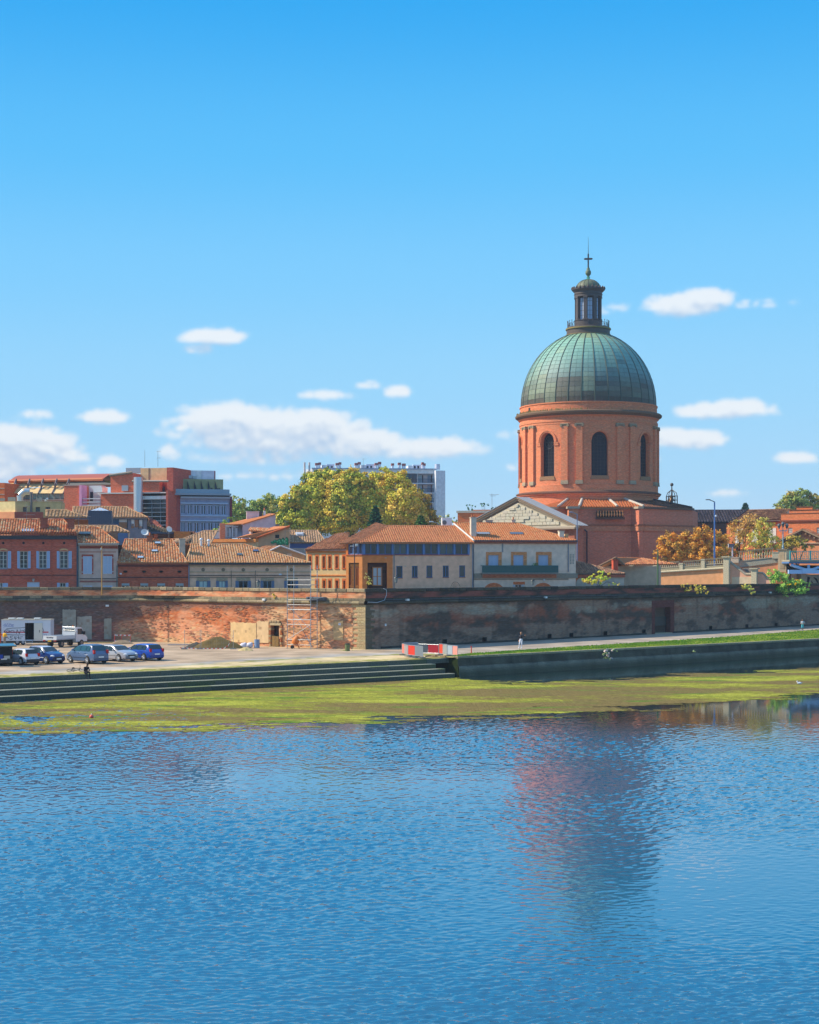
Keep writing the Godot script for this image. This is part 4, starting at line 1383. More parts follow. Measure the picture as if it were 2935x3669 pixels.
func long_building() -> void:
	var f:=Fr.new(U(Z7,935),242,8.0)
	var p := house("long_building","long building with an orange corner block, yellow wing and blue strip windows",f,"building")
	var g:=Fr.new(U(Z7,935),242,-30.0)   # the sunny left face of the corner block
	var rel:=Transform3D(f.b,f.o).affine_inverse()*Transform3D(g.b,g.o)
	var orange := C("c9743e")
	var beige := C("d0a488")
	var ys:=H(f,Z7,1000,497).y       # sill of the strip
	var ye:=H(f,Z7,1000,335).y
	var xr:=H(f,Z8,575,400).x
	var xo:=H(f,Z7,1360,800).x
	var rec:=R(f,Z7,1008,612,1280,1030)
	front(p,[0,-0.3,xo,ys],[rec],0.6,orange,M.stucco,C("6b3a2a"))
	var sm:=[]
	for q in [[1413,658,1500,826],[1632,656,1712,822]]: sm.append(R(f,Z7,q[0],q[1],q[2],q[3]))
	for q in [[130,448,187,564],[288,448,345,562],[447,447,503,560]]: sm.append(R(f,Z8,q[0],q[1],q[2],q[3]))
	var mb:=MB.new()
	mb.holed(xo,-0.3,xr,ys,sm,0.25,beige,0.0)
	part(p,"wall",mb,M.stucco)
	for r in sm:
		window(p,r,-0.1,2 if sm.find(r) % 2 else 1,1,C("2f5a86"),0.09)
		slab(p,"sill",[r[0] - 0.05,r[1] - 0.07,r[2] + 0.05,r[1] - 0.005],-0.05,0.07,C("8a5a48"),M.stone)
	var wr:=R(f,Z7,1075,672,1212,938,-0.55)
	mb = MB.new()
	mb.quad(P3(rec[0],-0.3,-0.6),P3(rec[2],-0.3,-0.6),P3(rec[2],rec[3],-0.6),P3(rec[0],rec[3],-0.6),C("3a2820"))
	part(p,"recess_back",mb,M.plain)
	var y:=0.0
	while y < rec[3] - 0.1:
		var c := vary(C("6a4432"),0.15)
		if y + 0.2 > wr[1] and y < wr[3]:
			slab(p,"timber_board",[rec[0] + 0.02,y,wr[0] - 0.02,y + 0.2],-0.59,-0.5 + rng.randf()*0.02,c,M.bark)
			slab(p,"timber_board",[wr[2] + 0.02,y,rec[2] - 0.02,y + 0.2],-0.59,-0.5 + rng.randf()*0.02,c,M.bark)
		else:
			slab(p,"timber_board",[rec[0] + 0.02,y,rec[2] - 0.02,y + 0.2],-0.59,-0.5 + rng.randf()*0.02,c,M.bark)
		y += 0.23
	window(p,wr,-0.42,2,2,C("b06a34"),0.11,C("a9b2b8"))
	var strip := C("3d5f92")
	mb = MB.new()
	mb.box(P3(0,ys - 0.12,-0.5),P3(xr - 0.5,ys,0.1),C("8a5040"))
	part(p,"string_course",mb,M.brick)
	mb = MB.new()
	mb.box(P3(0.1,ys,-9.0),P3(xr - 0.6,ye,-1.2),Color(0.03,0.03,0.035))
	part(p,"inner_wall",mb,M.plain)
	var cuts:=[H(f,Z7,958,400).x,H(f,Z7,1152,400).x,H(f,Z7,1364,400).x,H(f,Z7,1572,400).x]
	for q in [104,248,400,540]: cuts.append(H(f,Z8,q,280).x)
	for i in cuts.size() - 1:
		window(p,[cuts[i] + 0.14,ys + 0.02,cuts[i + 1] - 0.14,ye],-0.18,2,1,strip,0.08,[Color(0.012,0.02,0.02),Color(0.02,0.035,0.035),Color(0.05,0.075,0.075)][i % 3])
	for c in cuts:
		slab(p,"window_post",[c - 0.13,ys,c + 0.13,ye],-0.35,0.02,C("5b7dae"),M.paint)
	slab(p,"end_wall",[xr - 0.55,ys,xr,ye],-0.4,0.0,beige,M.stucco)
	body(p,0.1,xr,ys,11.0,beige,M.stucco)
	var xl: float = g.hit(U(Z7,705),2000).x
	var r2:=g.rect(U(Z7,742),V(Z7,614),U(Z7,888),V(Z7,1040))
	mb = MB.new()
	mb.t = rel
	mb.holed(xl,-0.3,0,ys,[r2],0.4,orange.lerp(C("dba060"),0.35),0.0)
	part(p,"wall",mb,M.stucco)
	mb = MB.new()
	mb.t = rel
	mb.quad(P3(r2[0],-0.3,-0.35),P3(r2[2],-0.3,-0.35),P3(r2[2],r2[3],-0.35),P3(r2[0],r2[3],-0.35),C("5a3a26"))
	part(p,"recess_back",mb,M.plain)
	var w1:=g.rect(U(Z7,744),V(Z7,680),U(Z7,788),V(Z7,935),-0.2)
	var w2:=g.rect(U(Z7,846),V(Z7,680),U(Z7,888),V(Z7,935),-0.2)
	y = 0.0
	while y < r2[3] - 0.1:
		var c := vary(C("b07844"),0.12)
		mb = MB.new()
		mb.t = rel
		var a: float = r2[0]; var b: float = r2[2]
		if y + 0.2 > w1[1] and y < w1[3]:
			a = w1[2] + 0.03; b = w2[0] - 0.03
		mb.box(P3(a,y,-0.34),P3(b,y + 0.2,-0.12 + rng.randf()*0.02),c)
		part(p,"timber_board",mb,M.bark)
		y += 0.23
	for w in [w1,w2]: window(p,w,-0.1,1,1,C("a05a28"),0.08,C("7a4420")).transform = rel
	mb = MB.new()
	mb.t = rel
	mb.box(P3(xl,ys - 0.12,-0.5),P3(0.0,ys,0.1),C("a86040"))
	part(p,"string_course",mb,M.brick)
	for q in [[735,795],[806,862],[872,930]]:
		var r:=g.rect(U(Z7,q[0]),V(Z7,345),U(Z7,q[1]),V(Z7,490))
		window(p,[r[0],ys + 0.02,r[2],ye],-0.15,1,1,C("6c8fc0"),0.1,C("2d3f55")).transform = rel
	mb = MB.new()
	mb.t = rel
	mb.box(P3(xl,ys,-0.5),P3(xl + 0.35,ye,0.0),orange)
	part(p,"end_wall",mb,M.stucco)
	var zb:=-0.7
	var xa: float = g.hit(U(Z7,148),2000,zb).x
	var yel := C("ecc88e")
	var wt: float = g.hit(U(Z7,420),V(Z7,440),zb).y
	var ws:=[]
	for q in [[184,216],[283,313],[377,412],[460,493],[558,594],[662,692]]:
		ws.append(g.rect(U(Z7,q[0]),V(Z7,522),U(Z7,q[1]),V(Z7,690),zb))
	for q in [[283,313],[380,414],[460,495],[560,597],[664,697]]:
		ws.append(g.rect(U(Z7,q[0]),V(Z7,862),U(Z7,q[1]),V(Z7,1080),zb))
	mb = MB.new()
	mb.t = rel
	mb.holed(xa,-0.3,xl,wt,ws,0.25,yel,zb)
	part(p,"wall",mb,M.stucco)
	for i in ws.size():
		var r: Array = ws[i]
		window(p,r,zb - 0.12,1,1,C("a5562e"),0.1,C("7d4426")).transform = rel
		mb = MB.new()
		mb.t = rel
		var tr := C("c8713e")
		mb.box(P3(r[0] - 0.16,r[3],zb - 0.04),P3(r[2] + 0.16,r[3] + 0.3,zb + 0.04),tr)
		mb.box(P3(r[0] - 0.16,r[1],zb - 0.04),P3(r[0] - 0.01,r[3],zb + 0.04),tr)
		mb.box(P3(r[2] + 0.01,r[1],zb - 0.04),P3(r[2] + 0.16,r[3],zb + 0.04),tr)
		if i < 6: mb.box(P3(r[0] - 0.16,r[1] - 0.14,zb - 0.04),P3(r[2] + 0.16,r[1],zb + 0.1),tr)
		part(p,"window_surround",mb,M.brick)
	for q in [[782,800],[440,474]]:
		mb = MB.new()
		mb.t = rel
		mb.box(P3(xa,g.hit(U(Z7,420),V(Z7,q[1]),zb).y,zb - 0.1),P3(xl,g.hit(U(Z7,420),V(Z7,q[0]),zb).y,zb + 0.1),C("d08448"))
		part(p,"string_course",mb,M.brick)
	mb = MB.new()
	mb.t = rel
	mb.box(P3(xa - 0.1,wt + 0.02,zb - 0.1),P3(xl,wt + 0.17,zb + 0.35),C("8f9094"))
	part(p,"gutter",mb,M.paint)
	mb = MB.new()
	mb.t = rel
	mb.quad(P3(xa,-0.3,zb - 10),P3(xa,-0.3,zb),P3(xa,wt,zb),P3(xa,wt,zb - 10),yel)
	part(p,"wall",mb,M.stucco)
	var D := gable(p,f,U(Z7,868),U(Z8,590),V(Z7,330),U(Z7,1300),U(Z8,395),V(Z7,97),pal(["bf8058","c98c62","b3744e","a86a48"],1.1),0.34,0.45,0.34,false)
	var inv:=rel
	var fg:=func(u: float,v: float,zz: float) -> Vector3: return rel*g.hit(u,v,zz)
	var rd:=H(f,Z7,1300,97,-D)
	var dull := pal(["a8714e","b07a56","9c6848"],1.0)
	var e0: Vector3 = H(f,Z7,868,330,0.45)
	var e1: Vector3 = rel*g.hit(U(Z7,612),V(Z7,342),0.5)
	var t1: Vector3 = f.hit(U(Z7,1140),V(Z7,118),-D - 5.0)
	tiles(p,[e1,e0,rd,t1],dull,0.34,0.9)
	var w0: Vector3 = rel*g.hit(U(Z7,128),V(Z7,428),zb + 0.4)
	var w3: Vector3 = rel*g.hit(U(Z7,697),V(Z7,418),zb + 0.4)
	var w4: Vector3 = rel*g.hit(U(Z7,760),V(Z7,190),zb - 6.5)
	var w5: Vector3 = rel*g.hit(U(Z7,590),V(Z7,240),zb - 6.5)
	tiles(p,[w0,w3,w4,w5],dull,0.34,0.9)
	mb = MB.new()
	mb.quad(rd,t1,t1 + P3(20,0,-3),rd + P3(14,0,0),dull[0])
	part(p,"roof",mb,M.tile)
	var v0:=H(f,Z8,395,52,-D*0.98); var v1:=H(f,Z8,588,214,0.5)
	mb = MB.new()
	mb.rod(v0 + P3(0,0.12,0),v1 + P3(0,0.12,0),0.16,-1,4,C("d4cec4"))
	part(p,"verge_flashing",mb,M.paint)
	pipe(p,"drainpipe",xr + 0.02,0,ye,0.14,C("6a7f92"),0.08)
	pipe(p,"drainpipe",H(f,Z7,1380,700).x,0,ye,0.12,C("6c7c84"),0.06)
	slab(p,"gutter",[0,ye + 0.02,xr,ye + 0.16],0.2,0.48,C("7a5a48"),M.paint)
	for q in [[1250,538,1275,549],[1530,536,1555,550],[1525,655,1552,668]]: band(p,"vent_grille",R(f,Z7,q[0],q[1],q[2],q[3]),0.04,C("b8a894"),M.paint)
	mb = MB.new()
	var ac:=H(f,Z8,335,40,-D - 1.0)
	mb.box(ac + P3(-0.9,-1.0,-0.5),ac + P3(0.6,0.85,0.3),C("e4e4e4"))
	mb.rod(ac + P3(-0.55,0.1,0.3),ac + P3(-0.55,0.1,0.34),0.35,-1,12,C("6a6a6a"))
	part(p,"air_conditioner",mb,M.paint)
func balcony_house() -> void:
	var f:=Fr.new(U(Z8,588),244.5,8.0)
	var p := house("balcony_house","pale grey house with brick framed shuttered windows over a long green balcony",f)
	var grey := C("d0b6a2")
	var x1:=H(f,Z8,1572,400).x
	var top:=H(f,Z8,1000,236).y
	var ws:=[]
	for q in [[728,347,824,470],[970,346,1066,470],[1210,346,1306,470]]: ws.append(R(f,Z8,q[0],q[1],q[2],q[3]))
	var low:=R(f,Z8,985,632,1050,700)
	front(p,[0,-0.3,x1,top],ws + [low],0.3,grey,M.stucco)
	body(p,0,x1,top,12.0,grey,M.stucco)
	var sh := C("a9b4cc")
	for r in ws:
		var m: float = (r[0] + r[2]) / 2
		for k in 4:
			slab(p,"shutter",[lerpf(r[0],r[2],k / 4.0) + 0.005,r[1],lerpf(r[0],r[2],(k + 1) / 4.0) - 0.005,r[3]],-0.2,-0.14 + 0.01*(k % 2),vary(sh,0.05),M.paint)
		var b := C("b27850")
		slab(p,"brick_surround",[r[0] - 0.36,r[1],r[0] - 0.001,r[3]],-0.05,0.05,b,M.brick)
		slab(p,"brick_surround",[r[2] + 0.001,r[1],r[2] + 0.5,r[3]],-0.05,0.05,b,M.brick)
		slab(p,"brick_surround",[r[0] - 0.36,r[3] + 0.001,r[2] + 0.5,r[3] + 0.45],-0.05,0.06,b,M.brick)
	var bl:=R(f,Z8,668,447,1402,524,1.1)
	var green := C("2e5d5c")
	slab(p,"balcony_slab",[bl[0],bl[1] - 0.12,bl[2],bl[1] + 0.02],-0.1,1.15,C("7f7c74"),M.stone)
	slab(p,"balcony_rail",[bl[0],bl[3] - 0.08,bl[2],bl[3]],1.05,1.13,green,M.paint)
	slab(p,"balcony_rail",[bl[0],bl[1] + 0.1,bl[2],bl[1] + 0.15],1.06,1.11,green,M.paint)
	slab(p,"balcony_sheet",[bl[0],bl[1] + 0.15,bl[2],bl[3] - 0.08],1.06,1.075,C("356a66"),M.paint)
	for sd in [bl[0],bl[2]]: slab(p,"balcony_rail",[sd - 0.03,bl[3] - 0.08,sd + 0.03,bl[3]],0.0,1.1,green,M.paint)
	var n:=96
	for i in n + 1:
		var x:=lerpf(bl[0],bl[2],i / float(n))
		slab(p,"balcony_bar",[x - 0.025,bl[1] + 0.05,x + 0.025,bl[3] - 0.08],1.09,1.13,green,M.paint)
	var mid: float = (bl[0] + bl[2]) / 2 - 0.8
	slab(p,"balcony_post",[mid - 0.07,bl[1],mid + 0.07,bl[3]],1.08,1.16,green,M.paint)
	var mb:=MB.new()
	for i in 26:
		var c:=H(f,Z8,1180,440,0.8) + P3(rg(-0.45,0.45),rg(-0.3,0.2),rg(-0.2,0.2))
		mb.ball(c,Vector3.ONE*rg(0.06,0.12),5,3,vary(C("3f5a2c"),0.3))
	part(p,"balcony_plant",mb,M.leaf)
	band(p,"string_course",R(f,Z8,588,524,1590,570),0.12,C("8e8678"),M.stone)
	band(p,"brick_band",R(f,Z8,670,533,1385,568),0.14,C("9a644c"),M.brick)
	band(p,"cable",R(f,Z8,588,576,1500,583),0.13,C("46423e"),M.paint)
	band(p,"cornice",R(f,Z8,585,214,1582,236),0.25,C("8a5442"),M.brick)
	slab(p,"gutter",R(f,Z8,585,206,1582,215),0.25,0.5,C("39424c"),M.paint)
	for q in [780,1255]:
		var c:=H(f,Z8,q,690)
		arch_ring(p,Vector2(c.x,c.y - 0.6),1.15,1.75,0.06,C("b4643e"),M.brick)
		mb = MB.new()
		for k in 12:
			var a0:=PI*k / 12; var a1:=PI*(k + 1) / 12
			mb.tri(P3(c.x,c.y - 0.6,0.012),P3(c.x + cos(a0)*1.16,c.y - 0.6 + sin(a0)*1.16,0.012),P3(c.x + cos(a1)*1.16,c.y - 0.6 + sin(a1)*1.16,0.012),C("5c4236"))
		part(p,"arched_door",mb,M.plain)
	band(p,"lintel",R(f,Z8,968,605,1080,632),0.05,C("b4643e"),M.brick)
	window(p,low,-0.12,2,2,C("d4d4d0"))
	shutter(p,low[0] - 0.35,low[1],low[0] - 0.02,low[3],0.02,C("b8bcc4"))
	shutter(p,low[2] + 0.02,low[1],low[2] + 0.35,low[3],0.02,C("b8bcc4"))
	band(p,"damp_stain",R(f,Z8,857,236,872,320),0.012,C("7c7a78"),M.stucco)
	pipe(p,"drainpipe",H(f,Z8,1498,300).x,H(f,Z8,1498,510).y,top,0.12,C("6a7484"),0.07)
	for q in [[1515,340],[1540,340]]:
		for k in 7: band(p,"air_brick",R(f,Z8,q[0],q[1] + k*14,q[0] + 16,q[1] + k*14 + 9),0.02,C("9a9288"),M.stone)
	band(p,"wall_light",R(f,Z8,1256,580,1272,594),0.3,C("d8dce0"),M.paint)
	var D := gable(p,f,U(Z8,586),U(Z8,1578),V(Z8,204),U(Z8,395),U(Z8,1000),V(Z8,38),pal(["c98455","d29466","b97448","b06c46"],1.12),0.34)
	chimney(p,R(f,Z8,562,-20,613,180,-1.4),-1.4,1.2,C("b4a796"),M.stucco,true,2)
	chimney(p,R(f,Z8,1415,112,1460,190,-1.0),-1.0,1.0,C("c0b4a0"),M.stucco)
	chimney(p,R(f,Z8,702,8,768,70,-D),-D,0.8,C("9c9488"),M.stucco)
	chimney(p,R(f,Z8,955,6,990,55,-D),-D,0.6,C("b0a898"),M.stucco,true,1)
	for i in 4: chimney(p,R(f,Z8,1466 + i*9,135,1473 + i*9,178,-2.5),-2.5,0.5,C("c09468"),M.stucco,false)
	skylight(p,H(f,Z8,622,155,-2.4),1.9,0.9,0.34,C("8d9499"))
	skylight(p,H(f,Z8,945,155,-2.4),1.9,0.9,0.34,C("5a6068"))
func annexes() -> void:
	var f:=Fr.new(U(C1,880),250,10.0)
	var p := house("annex","low annex with a brown hipped roof and a brick chimney beside the balcony house",f)
	var x1:=H(f,C1,1498,1060).x
	var e:=H(f,C1,1200,1066).y
	front(p,[0,-0.3,x1,e],[],0.1,C("a89888"),M.stucco)
	body(p,0,x1,e,7.0,C("a89888"),M.stucco)
	band(p,"cornice",[0,e - 0.5,x1 + 0.1,e - 0.05],0.2,C("a05a44"),M.brick)
	slab(p,"gutter",[0,e - 0.05,x1 + 0.2,e + 0.06],0.1,0.4,C("5a544e"),M.paint)
	gable(p,f,U(C1,870),U(C1,1505),V(C1,1062),U(C1,800),U(C1,890),V(C1,905),pal(["94705a","a07c60","866450"],1.0),0.42,0.35,0.34,false)
	chimney(p,R(f,C1,1358,880,1420,1015,-1.2),-1.2,0.9,C("a8503c"),M.brick)
	arch_ring(p,Vector2(H(f,C1,950,1180).x,H(f,C1,950,1190).y),0.9,1.3,0.05,C("b4643e"),M.brick)
	var g:=Fr.new(U(C1,1170),257,0.0)
	p = house("pavilion","small tiled pavilion with an open gable behind the brick chimney",g)
	var pk:=H(g,C1,1385,855); var a:=H(g,C1,1165,965); var b:=H(g,C1,1490,945)
	var ba:=pk + P3(12,-0.1,-6)
	tiles(p,[b + P3(0,0,0.4),b + P3(9.0,0.1,-3.5),H(g,C1,1730,860,-6),pk + P3(0,0,0.4)],pal(["c07a50","a86a48","8a5a44","d09468"],1.1),0.36)
	tiles(p,[a + P3(0,0,0.4),pk + P3(0,0,0.4),pk + P3(5,0,-8),a + P3(5,0,-8)],pal(TERRA,1.1),0.36)
	var mb:=MB.new()
	mb.rod(a + P3(-0.1,-0.1,0.45),pk + P3(0,0.02,0.45),0.16,-1,4,C("a48468"))
	mb.rod(b + P3(0.1,-0.1,0.45),pk + P3(0,0.02,0.45),0.16,-1,4,C("a48468"))
	part(p,"barge_board",mb,M.bark)
	mb = MB.new()
	mb.tri(a + P3(0.3,0,-1.5),b + P3(-0.1,0,-1.5),pk + P3(0,-0.2,-1.5),C("4a3a34"))
	mb.box(P3(0,-0.3,-6),P3(b.x + 6,a.y,-1.5),C("a89078"))
	part(p,"wall",mb,M.stucco)
func flat_front(called: String,label: String,f: Fr,x0: float,x1: float,y1: float,depth: float,col: Color,m: Material,category := "house") -> Node3D:
	var p:=house(called,label,f,category)
	var mb:=MB.new()
	mb.box(P3(x0,-0.3,-depth),P3(x1,y1,0),col)
	part(p,"wall",mb,m)
	return p
func second_row() -> void:
	var f:=Fr.new(U(Z5,530),262,8.0)
	var p := house("ochre_house","ochre house with a sloping tiled roof and green painted letters on its side wall",f)
	var oc := C("c9a678")
	var a:=H(f,Z5,215,640); var c0:=H(f,Z5,818,560); var c1:=H(f,Z5,1268,400)
	var mb:=MB.new()
	mb.prism(PackedVector2Array([Vector2(c0.x,-0.3),Vector2(c1.x,-0.3),Vector2(c1.x,c1.y),Vector2(c0.x,c0.y - 0.1)]),-7.0,0.0,C("a88868"))
	part(p,"side_wall",mb,M.stucco)
	var g:=Fr.new(U(Z5,818),262,-28.0)
	var rel:=Transform3D(f.b,f.o).affine_inverse()*Transform3D(g.b,g.o)
	mb = MB.new()
	mb.t = rel
	var gx: float = g.hit(U(Z5,215),1960).x
	mb.box(P3(gx,-0.3,-4),P3(0,c0.y - 0.5,0.0),oc)
	part(p,"wall",mb,M.stucco)
	mb = MB.new()
	mb.t = rel
	mb.box(P3(gx - 0.2,c0.y - 0.55,-4),P3(0.05,c0.y - 0.05,0.25),C("d08a50"))
	part(p,"cornice",mb,M.brick)
	tiles(p,[H(f,Z5,525,556,0.3),H(f,Z5,818,548,0.3),H(f,Z5,1268,392,0.3),H(f,Z5,1060,398,-4)],pal(["d88858"],1.1),-1.0)
	mb = MB.new()
	mb.rod(H(f,Z5,815,552,0.32),H(f,Z5,1270,395,0.32),0.16,-1,5,C("c0643c"))
	part(p,"verge",mb,M.tile)
	band(p,"attic_window",R(f,Z5,1074,508,1128,556),0.02,Color(0.02,0.02,0.02),M.plain)
	var gz:=MB.new()
	var q:=[[1040,615,26,18],[1075,600,24,22],[1110,612,22,34],[1135,598,24,36],[1150,625,28,24],[1180,596,22,44],[1205,610,26,38],[1228,585,24,40],[1232,625,22,26]]
	for k in 3:
		for e in q:
			var c:=H(f,Z5,e[0],e[1])
			var s: float = [1.22,1.0,0.42][k]
			var col: Color = [Color(0.015,0.05,0.04),C("2b8a56"),C("6fc48a")][k]
			var o:=P3(c.x - (0.1 if k == 2 else 0.0),c.y + (0.12 if k == 2 else 0.0),0.01 + 0.006*k + 0.0004*q.find(e))
			for i in 14:
				var a0:=TAU*i / 14; var a1:=TAU*(i + 1) / 14
				gz.tri(o,o + P3(cos(a0)*e[2]*0.0105*s,sin(a0)*e[3]*0.0105*s,0),o + P3(cos(a1)*e[2]*0.0105*s,sin(a1)*e[3]*0.0105*s,0),col)
	part(p,"green_lettering",gz,M.plain)
	mb = MB.new()
	var d0:=H(f,Z5,740,545,-0.6); var d1:=H(f,Z5,1000,460,-0.6)
	mb.box(P3(d0.x,d0.y - 0.3,-3.0),P3(d0.x + 0.35,H(f,Z5,740,440,-0.6).y,-0.6),C("d8d0c4"))
	mb.box(P3(d0.x + 0.35,d0.y - 0.3,-3.0),P3(d1.x,H(f,Z5,740,455,-0.6).y,-1.0),C("3c3634"))
	part(p,"dormer",mb,M.stucco)
	tiles(p,[H(f,Z5,712,452,-0.2),H(f,Z5,1010,466,-0.2),H(f,Z5,1060,425,-2.5),H(f,Z5,740,410,-2.5)],pal(TERRA,1.1),0.36)
	f = Fr.new(U(Z5,330),272,8.0)
	p = house("mansard_house","pinkish house with a zinc mansard, two dormers and a red sloping roof",f)
	var pk := C("b8a2a4")
	mb = MB.new()
	var s0:=H(f,Z5,636,365); var s1:=H(f,Z5,1078,235)
	mb.prism(PackedVector2Array([Vector2(s0.x,0),Vector2(s1.x,0),Vector2(s1.x,s1.y),Vector2(s0.x,s0.y)]),-6.0,0.0,pk)
	part(p,"side_wall",mb,M.stucco)
	var l0:=H(f,Z5,215,565).x
	mb = MB.new()
	mb.box(P3(l0,-0.3,-6),P3(s0.x,H(f,Z5,300,600).y,0.2),C("e0c898"))
	part(p,"wall",mb,M.stucco)
	band(p,"cornice",R(f,Z5,200,565,530,605),0.5,C("c98c60"),M.brick)
	var yb:=H(f,Z5,300,556).y; var yt:=H(f,Z5,300,372).y
	mb = MB.new()
	mb.quad(P3(l0 + 0.1,yb,0.15),P3(s0.x,yb,0.15),P3(s0.x,yt,-1.2),P3(H(f,Z5,345,400).x,yt,-1.2),C("8d9096"))
	part(p,"zinc_slope",mb,M.paint)
	tiles(p,[H(f,Z5,398,368,-0.8),H(f,Z5,640,362,0.3),H(f,Z5,1078,228,0.3),H(f,Z5,1000,222,-3)],pal(["d88858"],1.1),-1.0)
	for x in [405,490]:
		mb = MB.new()
		var r:=R(f,Z5,x,395,x + 75,548,0.1)
		mb.box(P3(r[0],r[1],-1.2),P3(r[0] + 0.14,r[3],0.2),C("ccd2d8"))
		mb.box(P3(r[2] - 0.3,r[1],-1.2),P3(r[2],r[3] - 0.3,0.2),C("a8aeb4"))
		mb.box(P3(r[0] - 0.08,r[3] - 0.12,-1.4),P3(r[2] + 0.1,r[3],0.32),C("b4b8bc"))
		part(p,"dormer",mb,M.paint)
		window(p,[r[0] + 0.14,r[1] + 0.1,r[2] - 0.3,r[3] - 0.12],0.1,2,2,C("b8c0c8"),0.06)
	chimney(p,R(f,Z5,332,345,402,550,0.35),0.35,1.0,C("b8765a"),M.brick,false)
	chimney(p,R(f,Z5,690,195,858,300,-1.0),-1.0,1.2,C("c9b0ae"),M.stucco)
	chimney(p,R(f,Z5,858,186,900,250,-1.2),-1.2,0.7,C("4a4848"),M.stucco,false)
	chimney(p,R(f,Z5,916,180,945,246,-1.2),-1.2,0.5,C("d8d8d8"),M.stucco,false,1)
	chimney(p,R(f,Z5,1066,358,1130,405,-2.0),-2.0,0.6,C("8a7468"),M.stucco,false)
	f = Fr.new(U(Z5,880),254,8.0)
	p = house("small_gable_house","small brown gabled house between the beige house and the yellow wing",f)
	var br := C("9c7c5e")
	var pa:=H(f,Z5,1140,672); var la:=H(f,Z5,1000,730); var ra:=H(f,Z5,1480,790)
	mb = MB.new()
	mb.prism(PackedVector2Array([Vector2(la.x,-0.3),Vector2(ra.x,-0.3),Vector2(ra.x,ra.y),Vector2(pa.x,pa.y),Vector2(la.x,la.y)]),-5.0,0.0,br)
	part(p,"wall",mb,M.stucco)
	tiles(p,[H(f,Z5,870,690,-5),H(f,Z5,995,728,0.2),H(f,Z5,1140,664,0.2),H(f,Z5,935,662,-5)],pal(["b07a54","a06c4a","c08c64"],1.1),0.36)
	mb = MB.new()
	mb.rod(H(f,Z5,995,728,0.2),H(f,Z5,1142,660,0.2),0.14,-1,4,C("c8c0bc"))
	mb.rod(H(f,Z5,1142,660,0.2),H(f,Z5,1482,786,0.2),0.14,-1,4,C("c8c0bc"))
	part(p,"barge_board",mb,M.paint)
	chimney(p,R(f,Z5,1232,762,1296,800,0.5),0.5,0.6,C("b0a090"),M.stucco,true)
	f = Fr.new(U(Z5,1270),276,6.0)
	p = house("blue_walled_hall","low hall with a ribbed brown roof, white roof hatch and dark blue wall",f,"building")
	var y1:=H(f,Z5,1500,612).y
	var xr:=H(f,Z5,1730,650).x
	front(p,[0,-0.3,xr,y1],[],0.1,C("35548c"),M.paint)
	band(p,"wall",R(f,Z5,1270,690,1725,900),0.05,C("a09488"),M.stucco)
	gable(p,f,U(Z5,1268),U(Z5,1760),V(Z5,612),U(Z5,1268),U(Z5,1640),V(Z5,455),pal(["a98868","b8987a","98785c"],1.1),0.4,0.3,0.4)
	mb = MB.new()
	var h:=H(f,Z5,1348,520,-2.6)
	mb.stone(h + P3(0,-0.2,-1.6),h + P3(1.35,0.55,0.2),0.25,C("d8dade"))
	part(p,"roof_hatch",mb,M.paint)
	f = Fr.new(U(Z4,800),240,8.0)
	p = house("ribbed_roof_house","house with a long ribbed roof rising behind the low red house",f)
	body(p,0.3,H(f,Z4,1500,400).x,H(f,Z4,900,405).y,8.0,C("b8a080"),M.stucco)
	gable(p,f,U(Z4,790),U(Z4,1330),V(Z4,408),U(Z4,1240),U(Z4,1420),V(Z4,235),pal(["b99470","c8a482","a88260"],1.1),0.34,0.3,0.4)
	tiles(p,[H(f,Z4,790,408,0.3),H(f,Z4,1030,365,0.2),H(f,Z4,1075,330,-2.0),H(f,Z4,795,335,-2.0)],pal(["b99470","c8a482","a88260"],1.1),0.4)
	f = Fr.new(U(Z1,620),244,8.0)
	p = house("ribbed_roof_house","house with a ribbed tan roof seen between the two brick chimneys",f)
	body(p,0.3,H(f,Z1,1200,800).x,H(f,Z1,900,797).y,6.0,C("b89878"),M.stucco)
	slab(p,"eaves_board",R(f,Z1,640,794,1190,822),0.0,0.3,C("4c5868"),M.paint)
	gable(p,f,U(Z1,622),U(Z1,1172),V(Z1,796),U(Z1,622),U(Z1,880),V(Z1,704),pal(["b08e68","c4a27c","9c7a58"],1.1),0.4,0.35,0.5)
	f = Fr.new(U(Z1,980),252,8.0)
	p = house("loggia_house","house with a broad tiled roof over a dark loggia with white panels",f)
	var lx:=H(f,Z2,468,900).x
	body(p,0,lx,H(f,Z2,200,800).y,8.0,C("6b6a70"),M.stucco)
	front(p,[0,-0.3,lx,H(f,Z2,200,800).y],[],0.1,C("77747a"),M.stucco)
	slab(p,"eaves_board",R(f,Z2,-10,796,476,826),0.05,0.4,C("46586e"),M.paint)
	for e in [[18,828,98,945,"3e5470"],[102,830,208,865,"d0ccc4"],[102,868,208,945,"9a6a44"],[222,832,262,945,"7c7884"],[266,832,306,922,"dcdad6"],[312,835,362,935,"9c6440"],[370,835,415,922,"dcdad6"],[265,886,300,946,"a06a44"],[366,890,404,940,"b07c50"]]:
		band(p,"loggia_panel",R(f,Z2,e[0],e[1],e[2],e[3]),0.04,lin(e[4]),M.paint)
	for e in [208,362,415]: band(p,"loggia_post",R(f,Z2,e,830,e + 9,960),0.08,C("2c2226"),M.paint)
	gable(p,f,U(Z1,975),U(Z2,482),V(Z2,798),U(Z1,985),U(Z2,190),V(Z2,660),pal(["b8906a","c8a480","a87c58"],1.1),0.36,0.45,0.42)
	f = Fr.new(U(Z1,1185),238,8.0)
	p = house("slate_dormer","dark blue slate clad roof turret with a faceted glass cap",f,"turret")
	var r:=R(f,Z1,1185,712,1502,1000)
	slab(p,"wall",[r[0],r[1] - 3,r[2],r[3]],-3.0,0.0,C("33465c"),M.paint)
